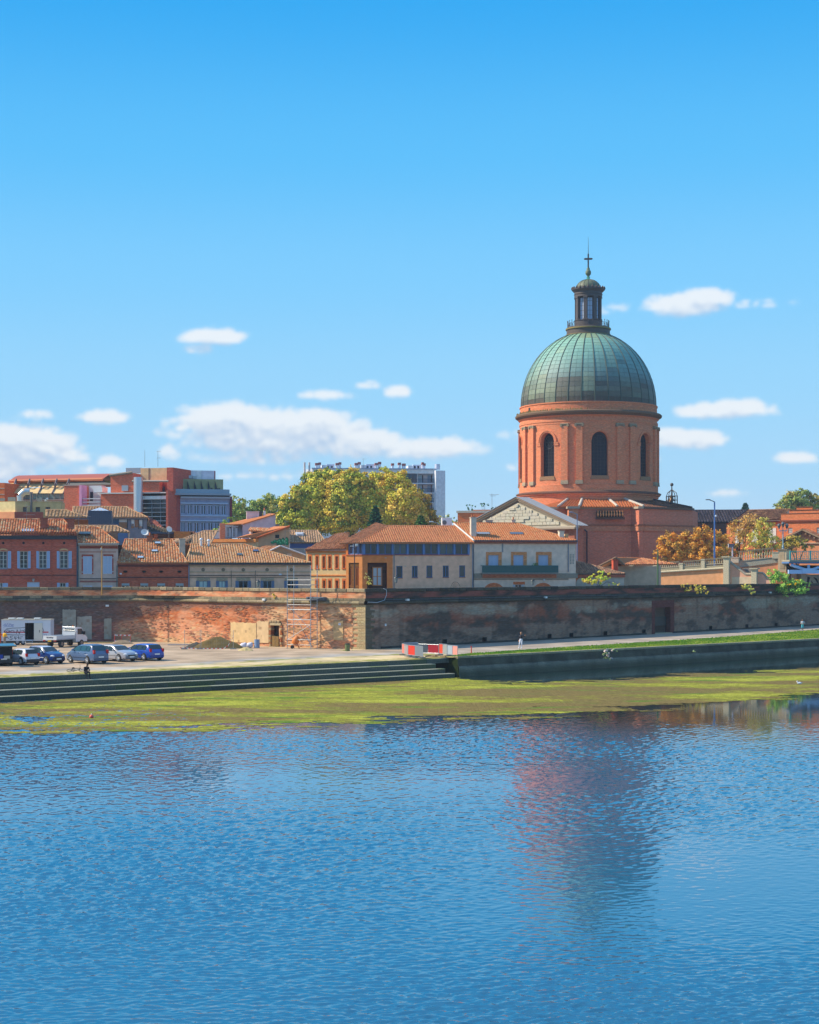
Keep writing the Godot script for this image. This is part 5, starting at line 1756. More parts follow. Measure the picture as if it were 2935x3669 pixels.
	for i in 12: slab(p,"standing_seam",[lerpf(r[0],r[2],i / 12.0),r[1],lerpf(r[0],r[2],i / 12.0) + 0.05,r[3]],0.0,0.04,C("3d526a"),M.paint)
	mb = MB.new()
	for i in 5:
		var xa:=lerpf(r[0] + 0.3,r[2] - 0.3,i / 5.0); var xb:=lerpf(r[0] + 0.3,r[2] - 0.3,(i + 1) / 5.0)
		var m0:=H(f,Z1,1345,668,-1.5)
		mb.tri(P3(xa,r[3] + 0.01,0.0),P3(xb - 0.08,r[3] + 0.01,0.0),m0,C("b4c4d4"))
	mb.tri(P3(r[0],r[3],0),H(f,Z1,1345,668,-1.5),P3(r[0],r[3],-3),C("3a4c60"))
	mb.tri(P3(r[2],r[3],0),P3(r[2],r[3],-3),H(f,Z1,1345,668,-1.5),C("3a4c60"))
	part(p,"glass_cap",mb,M.glass)
	f = Fr.new(U(Z3,1000),233,8.0)
	p = house("ribbed_roof_house","house with a ribbed tan roof right behind the narrow grey house",f)
	body(p,0,H(f,Z3,1725,300).x,H(f,Z3,1500,250).y,6.0,C("b0a494"),M.stucco)
	slab(p,"eaves_board",R(f,Z3,1000,246,1725,275),0.0,0.3,C("4c5868"),M.paint)
	gable(p,f,U(Z3,995),U(Z3,1735),V(Z3,248),U(Z3,995),U(Z3,1555),V(Z3,165),pal(["b99470","c8a884","a88462"],1.1),0.4,0.35,0.5)
	slab(p,"zinc_box",R(f,Z3,1585,262,1715,425,1.2),0.2,1.2,C("4a6c96"),M.paint)
	f = Fr.new(U(Z4,470),258,8.0)
	p = house("hip_roof_house","house with a red hip roof and a satellite dish beside the dark loggia",f)
	body(p,0.2,H(f,Z4,1080,300).x,H(f,Z4,700,250).y,6.0,C("a88a80"),M.stucco)
	tiles(p,[H(f,Z4,468,160,0),H(f,Z4,525,162,0.2),H(f,Z4,490,40,-2.5),H(f,Z4,468,60,-2.5)],pal(["c88458","d09468"],1.1),0.4)
	tiles(p,[H(f,Z4,525,160,0.2),H(f,Z4,700,200,-0.5),H(f,Z4,600,100,-3.0),H(f,Z4,492,38,-2.5)],pal(["8c5044","9a5a4a"],1.0),0.4)
	tiles(p,[H(f,Z4,470,155,0.3),H(f,Z4,700,250,0.4),H(f,Z4,870,240,0.4),H(f,Z4,560,165,-1.6)],pal(["b08a64","bc9874"],1.0),0.4)
	slab(p,"eaves_board",R(f,Z4,500,245,870,270,0.4),0.1,0.4,C("46586e"),M.paint)
	slab(p,"brick_stack",R(f,Z4,838,240,1062,330,0.6),-1.0,0.6,C("c87c44"),M.brick)
	tiles(p,[H(f,Z4,1055,330,0.4),H(f,Z4,1195,290,0.4),H(f,Z4,1100,240,-1.0),H(f,Z4,1062,245,-1.0)],pal(["9a6a48","7c5440"],1.0),0.4)
	slab(p,"flue",R(f,Z4,430,215,500,300,0.5),0.0,0.5,C("b8bcc0"),M.steel)
# ---------------------------------------------------------------- domed chapel
func ring_box(mb: MB,an: float,r0: float,r1: float,w: float,y0: float,y1: float,col: Color) -> void:
	var t:=mb.t
	mb.t = t*Transform3D(Basis(Vector3.UP,an),Vector3.ZERO)
	mb.box(P3(-w / 2,y0,r0),P3(w / 2,y1,r1),col,"k")
	mb.t = t
func chapel() -> void:
	var z:=330.0
	var S:=z / F
	var cx:=2108.0
	var o:=P3((cx - CU)*S,0,-z)
	var yaw:=atan2(-o.x,z)
	var p := thing("domed_chapel","tall round brick chapel with arched windows under a green copper dome and lantern","chapel",o,yaw)
	var Y:=func(y: float) -> float: return EYE + (HV - 820.0 - y / 2.0938)*S
	var K:=S / 2.0938
	var brick := C("c47e5c")
	var brick2 := C("ba7453")
	var R0:=511*K
	var yb: float = Y.call(1940); var yt: float = Y.call(1500)
	var mb:=MB.new()
	var win_w:=122*K          # width of an opening
	var w0: float = Y.call(1878); var spring: float = Y.call(1630); var crown: float = Y.call(1562)
	var half:=asin(win_w / 2 / R0)
	var step:=TAU / 8.0
	var off:=deg_to_rad(9.4)
	for k in 8:
		var a:=off + k*step
		var s0:=a + half; var s1:=a + step - half
		mb.lathe(Vector3.ZERO,[[R0,yb],[R0,yt]],14,brick,s0,s1)
		mb.lathe(Vector3.ZERO,[[R0,yb],[R0,w0]],5,brick,a - half,a + half)
		var n:=16
		for i in n:
			var e0:=-1.0 + 2.0*i / n; var e1:=-1.0 + 2.0*(i + 1) / n
			var h0:=spring + (crown - spring)*sqrt(maxf(0.0,1 - e0*e0)); var h1:=spring + (crown - spring)*sqrt(maxf(0.0,1 - e1*e1))
			var d0:=P3(sin(a + e0*half),0,cos(a + e0*half)); var d1:=P3(sin(a + e1*half),0,cos(a + e1*half))
			mb.quad(d0*R0 + Vector3.UP*h0,d1*R0 + Vector3.UP*h1,d1*R0 + Vector3.UP*yt,d0*R0 + Vector3.UP*yt,brick)
			mb.quad(d0*(R0 - 1.1) + Vector3.UP*h0,d1*(R0 - 1.1) + Vector3.UP*h1,d1*R0 + Vector3.UP*h1,d0*R0 + Vector3.UP*h0,brick2)
		for sd in [-1,1]:
			var d:=P3(sin(a + sd*half),0,cos(a + sd*half))
			var q0:=d*R0; var q1:=d*(R0 - 1.1)
			if sd < 0: mb.quad(q1 + Vector3.UP*w0,q0 + Vector3.UP*w0,q0 + Vector3.UP*spring,q1 + Vector3.UP*spring,brick2)
			else: mb.quad(q0 + Vector3.UP*w0,q1 + Vector3.UP*w0,q1 + Vector3.UP*spring,q0 + Vector3.UP*spring,brick2)
	part(p,"drum",mb,M.brick)
	for k in 8:
		var a:=off + k*step
		var t:=Transform3D(Basis(Vector3.UP,a),Vector3.ZERO)
		var g:=MB.new()
		var zz:=R0 - 0.95
		var hw:=win_w / 2 + 0.02
		var pts:=PackedVector2Array([Vector2(-hw,w0),Vector2(hw,w0)])
		for i in 13: pts.append(Vector2(cos(PI*i / 12)*hw,spring + sin(PI*i / 12)*(crown - spring)))
		g.prism(pts,zz - 0.05,zz,[C("34343c"),C("24252e")][k % 2])
		var o2 := part(p,"window",g,M.stained)
		o2.transform = t
		var fr:=MB.new()
		var lead:=Color(0.03,0.03,0.035)
		for i in range(1,5): fr.box(P3(-hw + i*hw*0.4 - 0.035,w0,zz),P3(-hw + i*hw*0.4 + 0.035,spring + (crown - spring)*0.7,zz + 0.06),lead)
		for i in range(1,10): fr.box(P3(-hw,lerpf(w0,spring,i / 10.0),zz),P3(hw,lerpf(w0,spring,i / 10.0) + 0.05,zz + 0.05),lead)
		for i in 16:
			var a0:=TAU*i / 16; var a1:=TAU*(i + 1) / 16
			var cc:=P3(0,spring,zz + 0.05)
			fr.rod(cc + P3(cos(a0),sin(a0),0)*hw*0.72,cc + P3(cos(a1),sin(a1),0)*hw*0.72,0.05,-1,4,lead)
			if i % 2 == 0: fr.rod(cc,cc + P3(cos(a0),sin(a0),0)*hw*0.7,0.035,-1,4,lead)
		part(o2,"window_bars",fr,M.paint)
		var sb:=MB.new()
		sb.prism(PackedVector2Array([Vector2(-hw - 0.2,w0 - 0.75),Vector2(hw + 0.2,w0 - 0.75),Vector2(hw,w0),Vector2(-hw,w0)]),R0 - 1.0,R0 + 0.05,C("9c7a5c"))
		part(p,"sill",sb,M.stone).transform = t
		var ab:=MB.new()
		for ring in [[1.06,1.2,0.1],[1.2,1.33,0.2]]:
			for i in 14:
				var q:=[]
				for e in [PI*i / 14,PI*(i + 1) / 14]:
					for r in [ring[0],ring[1]]:
						var x: float = cos(e)*hw*r; var y: float = spring + sin(e)*(hw*r + (crown - spring) - hw)
						var aa:=asin(clampf(x / R0,-1,1))
						q.append(P3(sin(aa)*(R0 + ring[2]),y,cos(aa)*(R0 + ring[2])))
				ab.quad(q[0],q[1],q[3],q[2],brick)
				var in1:=P3(q[1].x,q[1].y,q[1].z - ring[2]); var in3:=P3(q[3].x,q[3].y,q[3].z - ring[2])
				ab.quad(q[1],in1,in3,q[3],brick2)
				var in0:=P3(q[0].x,q[0].y,q[0].z - ring[2]); var in2:=P3(q[2].x,q[2].y,q[2].z - ring[2])
				ab.quad(in0,q[0],q[2],in2,brick2)
		part(p,"archivolt",ab,M.brick).transform = t
		for sd in [-1,1]:
			var ib:=MB.new()
			for e in 2: ring_box(ib,sd*(half + 0.035),R0 - 0.4,R0 + 0.16 - 0.03*e,0.95,spring - 0.35 - e*0.36,spring - 0.05 - e*0.36,brick)
			part(p,"impost",ib,M.brick).transform = t
		for sd in [-1,1]:
			var pa: float = step / 2 + sd*deg_to_rad(5.95)
			var pb:=MB.new()
			ring_box(pb,pa,R0 - 0.3,R0 + 0.42,1.28,yb,yt - 0.55,brick)
			part(p,"pilaster",pb,M.brick).transform = t
			var cb:=MB.new()
			ring_box(cb,pa,R0 - 0.3,R0 + 0.5,1.5,yb,yb + 0.35,C("a8977c"))
			ring_box(cb,pa,R0 - 0.3,R0 + 0.46,1.4,yb + 0.35,yb + 0.75,C("b0a084"))
			part(p,"pilaster_base",cb,M.stone).transform = t
			cb = MB.new()
			ring_box(cb,pa,R0 - 0.3,R0 + 0.55,1.62,yt - 0.2,yt - 0.02,C("a8977c"))
			ring_box(cb,pa,R0 - 0.3,R0 + 0.45,1.3,yt - 0.5,yt - 0.2,C("94846a"))
			for e in [-1,1]:
				cb.t = Transform3D(Basis(Vector3.UP,pa),Vector3.ZERO)
				cb.rod(P3(e*0.68,yt - 0.45,R0 - 0.1),P3(e*0.68,yt - 0.45,R0 + 0.58),0.24,-1,10,C("9c8a70"))
				cb.t = Transform3D()
			part(p,"ionic_capital",cb,M.stone).transform = t
		for e in 2:
			var mbb:=MB.new()
			ring_box(mbb,step / 2,R0 - 0.2,R0 + 0.12 - 0.03*e,1.15,spring - 0.35 - e*0.36,spring - 0.05 - e*0.36,brick)
			part(p,"string_course",mbb,M.brick).transform = t
	var f:=func(called: String,prof: Array,col: Color,m: Material) -> void:
		var q:=[]
		for e in prof: q.append([e[0]*K,Y.call(e[1])])
		var b:=MB.new()
		b.lathe(Vector3.ZERO,q,72,col)
		part(p,called,b,m)
	f.call("plinth",[[516,2120],[516,2030],[522,2028],[524,2016],[534,2012],[535,2004],[519,2003],[519,1942],[505,1938]],brick,M.brick)
	f.call("entablature",[[505,1503],[514,1501],[514,1486],[518,1484],[518,1470],[512,1468],[512,1450],[520,1446],[526,1440]],brick,M.brick)
	f.call("cornice",[[512,1446],[526,1438],[534,1430],[545,1424],[548,1412],[540,1404],[520,1402],[505,1400]],C("7c6450"),M.stone)
	f.call("attic",[[511,1406],[511,1352],[516,1350],[516,1342],[490,1340]],brick2,M.brick)
	f.call("lower_cornice",[[519,2004],[541,2003],[542,1995],[532,1990],[519,1986]],C("7a5a4a"),M.stone)
	var wb:=MB.new()
	for i in 160:
		var an:=rg(-1.5,0.0)
		var c:=P3(sin(an)*535*K,Y.call(1403.0),cos(an)*535*K)
		wb.tri(c + P3(-0.12,-0.05,0),c + P3(0.12,-0.05,0.05),c + P3(rg(-0.1,0.1),rg(0.15,0.5),0),vary(C("6a5a34"),0.3))
	part(p,"cornice_weeds",wb,M.leaf,"stuff")
	var db:=MB.new()
	ring_box(db,deg_to_rad(-57.5),505*K,513*K,0.55,Y.call(1400),Y.call(1365),Color(0.015,0.012,0.012))
	part(p,"putlog_hole",db,M.plain)
	var A:=503*K; var B: float = 567*K
	var base: float = Y.call(1341)
	var rows:=19
	var th0:=0.0; var th1:=acos(166.0 / 503.0)
	var P:=func(an: float,th: float,up: float) -> Vector3: return P3(sin(an)*(A*cos(th) + up),base + B*sin(th) + up*sin(th),cos(an)*(A*cos(th) + up))
	var patina := [[0.0,"544e40"],[0.1,"727462"],[0.17,"5c625a"],[0.3,"74948c"],[0.5,"7caa9c"],[0.75,"88b8a2"],[1.0,"8cb08c"]]
	var back:=MB.new()
	var rib:=deg_to_rad(5.6)
	var seg:=TAU / 32
	for s in 32:
		var a0:=rib + s*seg + 0.008; var a1:=rib + (s + 1)*seg - 0.008
		var mid:=wrapf((a0 + a1) / 2,-PI,PI)
		for r in rows:
			var t0:=th1*r / rows; var t1:=th1*(r + 1) / rows - 0.003
			var k:=r / float(rows)
			var c:=Color.WHITE
			for i in patina.size() - 1:
				if k >= patina[i][0] and k <= patina[i + 1][0]: c = lin(patina[i][1]).lerp(lin(patina[i + 1][1]),(k - patina[i][0]) / (patina[i + 1][0] - patina[i][0]))
			var st:=nn(s*0.9,r*0.12,50.0)
			c = c.lerp(C("5b4a38"),0.55*smoothstep(0.15,0.5,nn(s*0.7,r*0.6,51.0) + (0.25 - k))).lerp(C("9fb795"),0.4*smoothstep(0.15,0.45,st))
			if k > 0.8: c = c.lerp(C("a89a58"),0.5*smoothstep(0.0,0.4,nn(s*1.7,3.0,52.0)))
			var b:=back if absf(mid) > 1.66 else MB.new()
			var halves:=2 if k < 0.62 else 1
			for h in halves:
				var b0:=lerpf(a0,a1,h / float(halves)) + (0.002 if h else 0.0); var b1:=lerpf(a0,a1,(h + 1) / float(halves)) - 0.002
				var cc:=vary(c,0.055)
				var m:=(b0 + b1) / 2
				var up:=rg(0.0,0.012)
				for e in [[b0,m],[m,b1]]:
					var k0:=b.v.size()
					for q in [P.call(e[0],t0,up + 0.014),P.call(e[1],t0,up + 0.014),P.call(e[1],t1,up),P.call(e[0],t1,up)]:
						b.vert(q,P3(q.x / A / A,(q.y - base) / B / B,q.z / A / A),cc)
					b.ix.append_array([k0,k0 + 2,k0 + 1,k0,k0 + 3,k0 + 2])
				b.quad(P.call(b0,t0,-0.02),P.call(b1,t0,-0.02),P.call(b1,t0,up + 0.014),P.call(b0,t0,up + 0.014),shade(cc,0.85))
			if b != back: part(p,"copper_sheet",b,M.copper)
		var rb:=MB.new()
		var an:=rib + s*seg
		for r in 14:
			var q0: Vector3 = P.call(an,th1*r / 14.0,0.03); var q1: Vector3 = P.call(an,th1*(r + 1) / 14.0,0.03)
			rb.rod(q0,q1,0.1,-1,5,C("4c5c50"),false)
		part(p,"dome_rib",rb,M.copper)
	part(p,"copper_sheets",back,M.copper,"stuff")
	var under:=MB.new()
	var up2:=[]
	for i in 15: up2.append([A*cos(th1*i / 14) - 0.05,base + B*sin(th1*i / 14) - 0.02])
	under.lathe(Vector3.ZERO,up2,48,C("5c7066"),0,TAU,false)
	part(p,"dome_shell",under,M.copper)
	lantern(p,Y,K,S)
	chapel_body(p,S)
func lantern(p: Node,Y: Callable,K: float,S: float) -> void:
	var lead := C("574c48")
	var f:=func(called: String,prof: Array,col: Color,seg:=40) -> void:
		var q:=[]
		for e in prof: q.append([e[0]*K,Y.call(e[1])])
		var b:=MB.new()
		b.lathe(Vector3.ZERO,q,seg,col)
		part(p,called,b,M.copper)
	f.call("lantern_base",[[166,812],[169,806],[169,798],[162,795],[162,768],[168,762],[169,750],[160,744],[100,743]],C("5e5046"))
	f.call("lantern_moulding",[[163,764],[170,760],[170,752],[163,749]],C("96803c"))
	f.call("lantern_moulding",[[163,806],[170,804],[170,799],[163,796]],C("8a7440"))
	f.call("lantern_parapet",[[108,745],[108,738],[103,735],[103,698],[108,694],[100,690]],lead)
	var r:=100*K
	var y0: float = Y.call(692); var y1: float = Y.call(515)
	for k in 8:
		var a:=deg_to_rad(9.4) + k*TAU / 8 + TAU / 16
		var t:=Transform3D(Basis(Vector3.UP,a),Vector3.ZERO)
		var b:=MB.new()
		b.box(P3(-0.34,y0,r - 0.65),P3(0.34,y1 - 0.3,r),lead)
		b.box(P3(-0.44,y1 - 0.32,r - 0.7),P3(0.44,y1,r + 0.1),shade(lead,1.1))
		b.box(P3(-0.42,y0,r - 0.7),P3(0.42,y0 + 0.25,r + 0.08),lead)
		part(p,"lantern_pier",b,M.copper).transform = t
		var w:=MB.new()
		var t2:=Transform3D(Basis(Vector3.UP,a + TAU / 16),Vector3.ZERO)
		var hw:=r*sin(TAU / 16) - 0.2
		var zz:=r*cos(TAU / 16) - 0.45
		for i in 3: w.box(P3(lerpf(-hw,hw,i / 2.0) - 0.04,y0,zz - 0.03),P3(lerpf(-hw,hw,i / 2.0) + 0.04,y1,zz + 0.03),lead)
		for i in 6: w.box(P3(-hw,lerpf(y0,y1,i / 5.0) - 0.03,zz - 0.02),P3(hw,lerpf(y0,y1,i / 5.0) + 0.03,zz + 0.02),lead)
		var wo := part(p,"lantern_window",w,M.paint)
		wo.transform = t2
		var g:=MB.new()
		g.quad(P3(-hw,y0,zz),P3(hw,y0,zz),P3(hw,y1 - 0.3,zz),P3(-hw,y1 - 0.3,zz),C("b4c4da"))  # opaque pale colour stands in for bright sky seen through the lantern
		part(wo,"pane",g,M.stained)
	f.call("lantern_entablature",[[90,520],[104,516],[104,500],[108,496],[104,492],[104,478],[112,474],[118,466],[124,462],[124,452],[118,448],[88,446]],lead)
	for k in 24:
		var b:=MB.new()
		var an:=TAU*k / 24
		var c:=P3(sin(an),0,cos(an))*122*K + Vector3.UP*(Y.call(449) as float)
		b.ball(c,P3(0.2,0.3,0.2),6,4,C("5a463e"))
		part(p,"antefix",b,M.copper)
	var dome:=[]
	for i in 10: dome.append([90*cos(PI / 2*i / 9.0),446 - 66*sin(PI / 2*i / 9.0)])
	f.call("lantern_dome",dome,C("6c7256"))
	for k in 16:
		var b:=MB.new()
		var an:=TAU*k / 16
		for i in 8:
			var q:=[]
			for e in [i,i + 1]:
				var th: float = PI / 2*e / 8.2
				q.append(P3(sin(an)*90*K*cos(th),Y.call(446 - 66*sin(th)),cos(an)*90*K*cos(th)))
			b.rod(q[0],q[1],0.06,-1,4,C("4a4a3c"),false)
		part(p,"lantern_rib",b,M.copper)
	f.call("finial",[[16,384],[18,378],[10,372],[14,366],[8,360]],C("58a890"),12)
	f.call("finial_ball",[[6,362],[10,356],[12,350],[20,340],[22,330],[20,318],[13,308],[12,300],[10,292]],C("6e7c60"),14)
	var b:=MB.new()
	var cx:=0.0
	var cw:=5.5*K
	b.box(P3(-cw,Y.call(294),-cw),P3(cw,Y.call(192),cw),C("5a4c46"))
	b.box(P3(-27*K,Y.call(232),-cw*0.95),P3(-cw,Y.call(219),cw*0.95),C("5a4c46"))
	b.box(P3(cw,Y.call(232),-cw*0.95),P3(27*K,Y.call(219),cw*0.95),C("5a4c46"))
	for e in [P3(0,Y.call(190),0),P3(-28*K,Y.call(225.5),0),P3(28*K,Y.call(225.5),0)]: b.ball(e,Vector3.ONE*0.15,6,4,C("5a4c46"))
	part(p,"cross",b,M.copper)
	b = MB.new()
	b.rod(P3(0,Y.call(190),0),P3(0,Y.call(60),0),0.07,0.02,5,C("3c4a5c"))
	part(p,"lightning_rod",b,M.paint)
	var rr:=155*K
	var ry: float = Y.call(744)
	for k in 28:
		var an:=TAU*k / 28
		var d:=P3(sin(an),0,cos(an))*rr
		var q:=MB.new()
		q.rod(d + Vector3.UP*ry,d + Vector3.UP*(ry + 1.15),0.05,0.04,5,lead)
		q.ball(d + Vector3.UP*(ry + 1.25),P3(0.09,0.16,0.09),6,4,lead)
		var a2:=TAU*(k + 1) / 28
		var d2:=P3(sin(a2),0,cos(a2))*rr
		for h in [0.1,0.85]: q.rod(d + Vector3.UP*(ry + h),d2 + Vector3.UP*(ry + h),0.03,-1,4,lead)
		var m:=(d + d2) / 2 + Vector3.UP*(ry + 0.48)
		var ax:=(d2 - d).normalized()
		for i in 8:
			var e0:=TAU*i / 8; var e1:=TAU*(i + 1) / 8
			q.rod(m + (ax*cos(e0) + Vector3.UP*sin(e0))*0.26,m + (ax*cos(e1) + Vector3.UP*sin(e1))*0.26,0.028,-1,4,lead,false)
		q.rod(d + Vector3.UP*(ry + 0.1),d2 + Vector3.UP*(ry + 0.85),0.022,-1,4,lead,false)
		part(p,"railing_bay",q,M.paint)
func chapel_body(p: Node3D,S: float) -> void:
	var f:=Fr.new(2108,311,0.0,0.0)
	var rel: Transform3D = p.transform.affine_inverse()
	var W:=func(u: float,v: float,zz: float) -> Vector3: return rel*(f.o + f.b*f.hit(u,v,zz))
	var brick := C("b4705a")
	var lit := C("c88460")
	var yt: float = f.hit(2108,1823).y; var yc: float = f.hit(2108,1884).y
	var plan:=[[1918,-16.0],[1944,-2.2],[2030,-1.6],[2038,0.6],[2072,0.7],[2074,-0.5],[2262,-1.4],[2290,0.75],[2304,0.8],[2306,-0.2],[2482,-8.5],[2500,-20.0]]
	var mb:=MB.new()
	for i in plan.size() - 1:
		var a: Vector3 = rel*(f.o + P3(f.hit(plan[i][0],2000,plan[i][1]).x,0,plan[i][1]))
		var b: Vector3 = rel*(f.o + P3(f.hit(plan[i + 1][0],2000,plan[i + 1][1]).x,0,plan[i + 1][1]))
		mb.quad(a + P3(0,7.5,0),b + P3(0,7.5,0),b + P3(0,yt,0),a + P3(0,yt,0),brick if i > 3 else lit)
	part(p,"lower_wall",mb,M.brick)
	for ring in [["coping",yt,yt + 0.42,0.28,"b8a890"],["string_course",yc - 0.95,yc,0.22,"b07458"],["string_course",yc + 0.001,yc + 0.25,0.36,"8a5a44"]]:
		for i in range(1,plan.size() - 2):
			var a: Vector3 = rel*(f.o + P3(f.hit(plan[i][0],2000,plan[i][1]).x,0,plan[i][1]))
			var b: Vector3 = rel*(f.o + P3(f.hit(plan[i + 1][0],2000,plan[i + 1][1]).x,0,plan[i + 1][1]))
			var d:=(b - a).normalized()
			var t:=Transform3D(Basis(d,Vector3.UP,d.cross(Vector3.UP)),a)
			var cb:=MB.new()
			var L:=(b - a).length()
			cb.box(P3(-ring[3]*0.5,ring[1],-0.8),P3(L + ring[3]*0.5,ring[2],ring[3] + 0.003*i),lin(ring[4]) if ring[0] != "coping" or plan[i][0] < 2300 else C("6e5a4c"))
			part(p,ring[0],cb,M.brick if ring[0] == "string_course" else M.stone).transform = t
	var s0:=f.hit(2138,1830,-0.45); var s1:=f.hit(2234,1860,-0.45)
	mb = MB.new()
	mb.t = rel*Transform3D(f.b,f.o)
	mb.box(P3(s0.x,s1.y,-0.6),P3(s1.x,s0.y,-0.44),Color(0.02,0.015,0.012))
	part(p,"baluster_slot",mb,M.plain)
	for i in 10:
		var x:=lerpf(s0.x + 0.2,s1.x - 0.2,i / 9.0)
		var bb:=MB.new()
		bb.t = rel*Transform3D(f.b,f.o)
		var h: float = s0.y - s1.y
		bb.lathe(P3(x,s1.y + h*0.3,-0.15),[[0.1,0],[0.08,0.06],[0.2,h*0.22],[0.09,h*0.5],[0.16,h*0.68],[0.16,h*0.7]],8,C("d08a58"))
		part(p,"baluster",bb,M.stucco)
	mb = MB.new()
	mb.t = rel*Transform3D(f.b,f.o)
	mb.box(P3(s0.x - 0.2,s1.y - 0.05,-0.5),P3(s1.x + 0.2,s1.y + 0.32,0.05),C("5a4034"))
	part(p,"baluster_sill",mb,M.brick)
	mb = MB.new()
	mb.t = rel*Transform3D(f.b,f.o)
	var dp:=f.hit(U(C1,1018),V(C1,520),-0.3)
	mb.path([dp + P3(-0.5,0.4,0),dp,P3(dp.x,7.5,dp.z)],0.14,6,C("2d2628"))
	part(p,"drainpipe",mb,M.paint)
	var pl := pal(["d07c4c","dc8c5a","c06c40"],1.0)
	var segs:=[[1920,-9.0,2000,-1.0],[2000,-1.0,2076,0.3],[2076,0.3,2212,-0.3],[2212,-0.3,2306,-0.3],[2306,-0.3,2480,-8.6]]
	for i in segs.size():
		var q: Array = segs[i]
		var a: Vector3 = rel*(f.o + P3(f.hit(q[0],2000,q[1]).x,yt + 0.35,q[1]))
		var b: Vector3 = rel*(f.o + P3(f.hit(q[2],2000,q[3]).x,yt + 0.35,q[3]))
		var ra:=Vector2(a.x,a.z).normalized()*12.4; var rb:=Vector2(b.x,b.z).normalized()*12.4
		var yr: float = yt + 2.3
		tiles(p,[a,b,P3(rb.x,yr,rb.y),P3(ra.x,yr,ra.y)],pl if i < 4 else pal(["6e4c3c","7c5644"],1.0),0.5,0.85)
		var rbb:=MB.new()
		rbb.rod(b + P3(0,0.15,0),P3(rb.x,yr + 0.15,rb.y),0.28,-1,5,C("c4b8a8") if i < 4 else C("5a4a44"))
		part(p,"roof_hip",rbb,M.stone)
func pediment() -> void:
	var f:=Fr.new(2000,298,-42.0)
	var p := house("pediment_hall","gabled hall with a pediment of rough white stones and a grey zinc roof",f,"building")
	var pk:=H(f,C1,110,92); var ra:=H(f,C1,850,442); var la:=f.hit(1690,1880)
	var by:=H(f,C1,600,470).y
	var dx: float = ra.x - pk.x
	la = P3(pk.x - dx,ra.y,0)
	var mb:=MB.new()
	mb.prism(PackedVector2Array([Vector2(la.x,by),Vector2(ra.x,by),Vector2(ra.x,by + 0.12),Vector2(pk.x,pk.y - 0.5),Vector2(la.x,by + 0.12)]),-1.5,-0.4,C("e0d2b6"))
	part(p,"tympanum",mb,M.stone)
	mb = MB.new()
	mb.box(P3(la.x + 0.3,-0.3,-3),P3(ra.x - 0.3,by,-0.6),C("8f5a48"))
	part(p,"wall",mb,M.brick)
	var y:=by + 0.55
	while y < pk.y - 1.2:
		var k: float = (pk.y - 1.0 - y - 0.5) / (pk.y - 1.0 - ra.y + 0.4)
		var x0: float = lerpf(pk.x,la.x + 0.3,clampf(k,0,1)); var x1: float = lerpf(pk.x,ra.x - 0.3,clampf(k,0,1))
		var x:=x0
		while x < x1:
			var w:=minf(rg(0.7,1.5),x1 - x)
			if w > 0.25:
				var proud:=rg(-0.01,0.03) + (0.16 if rng.randf() < 0.1 else 0.0)
				var sb:=MB.new()
				sb.stone(P3(x,y,-0.6),P3(x + w - 0.04,y + 0.52,-0.22 + proud),0.03,vary(C("e8dcc2"),0.1))
				part(p,"stone_block",sb,M.stone)
			x += w
		y += 0.56
	mb = MB.new()
	mb.box(P3(la.x - 0.6,by,-1.0),P3(ra.x + 0.5,by + 0.28,0.25),C("c4b49c"))
	mb.box(P3(la.x - 0.4,by - 0.3,-1.0),P3(ra.x + 0.3,by,0.25),C("a8927c"))
	part(p,"cornice",mb,M.stone)
	for sd in 2:
		var e:=ra if sd else la
		mb = MB.new()
		var dirv:=(e - pk); dirv.z = 0
		dirv = dirv.normalized()
		var up:=P3(-dirv.y,dirv.x,0)*(1 if sd else -1)
		for lay in [[0.0,-0.35,0.15,"b09a80"],[-0.35,-0.75,-0.05,"9c7c64"],[0.25,0.0,0.4,"a88c74"]]:
			var q0: Vector3 = pk + up*lay[0]; var q1: Vector3 = e + dirv*0.5 + up*lay[0]; var q2: Vector3 = e + dirv*0.5 + up*lay[1]; var q3: Vector3 = pk + up*lay[1]
			mb.prism(PackedVector2Array([Vector2(q0.x,q0.y),Vector2(q1.x,q1.y),Vector2(q2.x,q2.y),Vector2(q3.x,q3.y)]),-0.8,lay[2] - 0.35,lin(lay[3]))
		part(p,"raking_cornice",mb,M.stone)
		var back:=P3(0,0,-3.5)
		mb = MB.new()
		var a:=pk + up*0.27 + P3(0,0,0.12); var b:=e + dirv*0.6 + up*0.27 + P3(0,0,0.12)
		if sd: mb.quad(a,b,b + back,a + back,C("a2a4a8"))
		else: mb.quad(b,a,a + back,b + back,C("a2a4a8"))
		for i in 5:
			var q:=P3(0,0,-i*0.85)
			mb.rod(a + q + up*0.03,b + q + up*0.03,0.07,-1,4,C("8c9096"))
		part(p,"zinc_roof",mb,M.paint)
	var g:=Fr.new(1640,318,-12.0)
	var q := flat_front("flat_brick_block","flat topped orange brick block behind the pediment with a pale coping",g,0.0,8.5,g.hit(1640,1832).y,8.0,C("c4734a"),M.brick,"building")
	slab(q,"coping",[-0.2,g.hit(1640,1838).y,8.7,g.hit(1640,1830).y],-8.2,0.2,C("c8bca8"),M.stone)
	slab(q,"wall_panel",[3.0,0,8.7,g.hit(1640,1827).y],-9.0,0.15,C("c06c44"),M.brick)
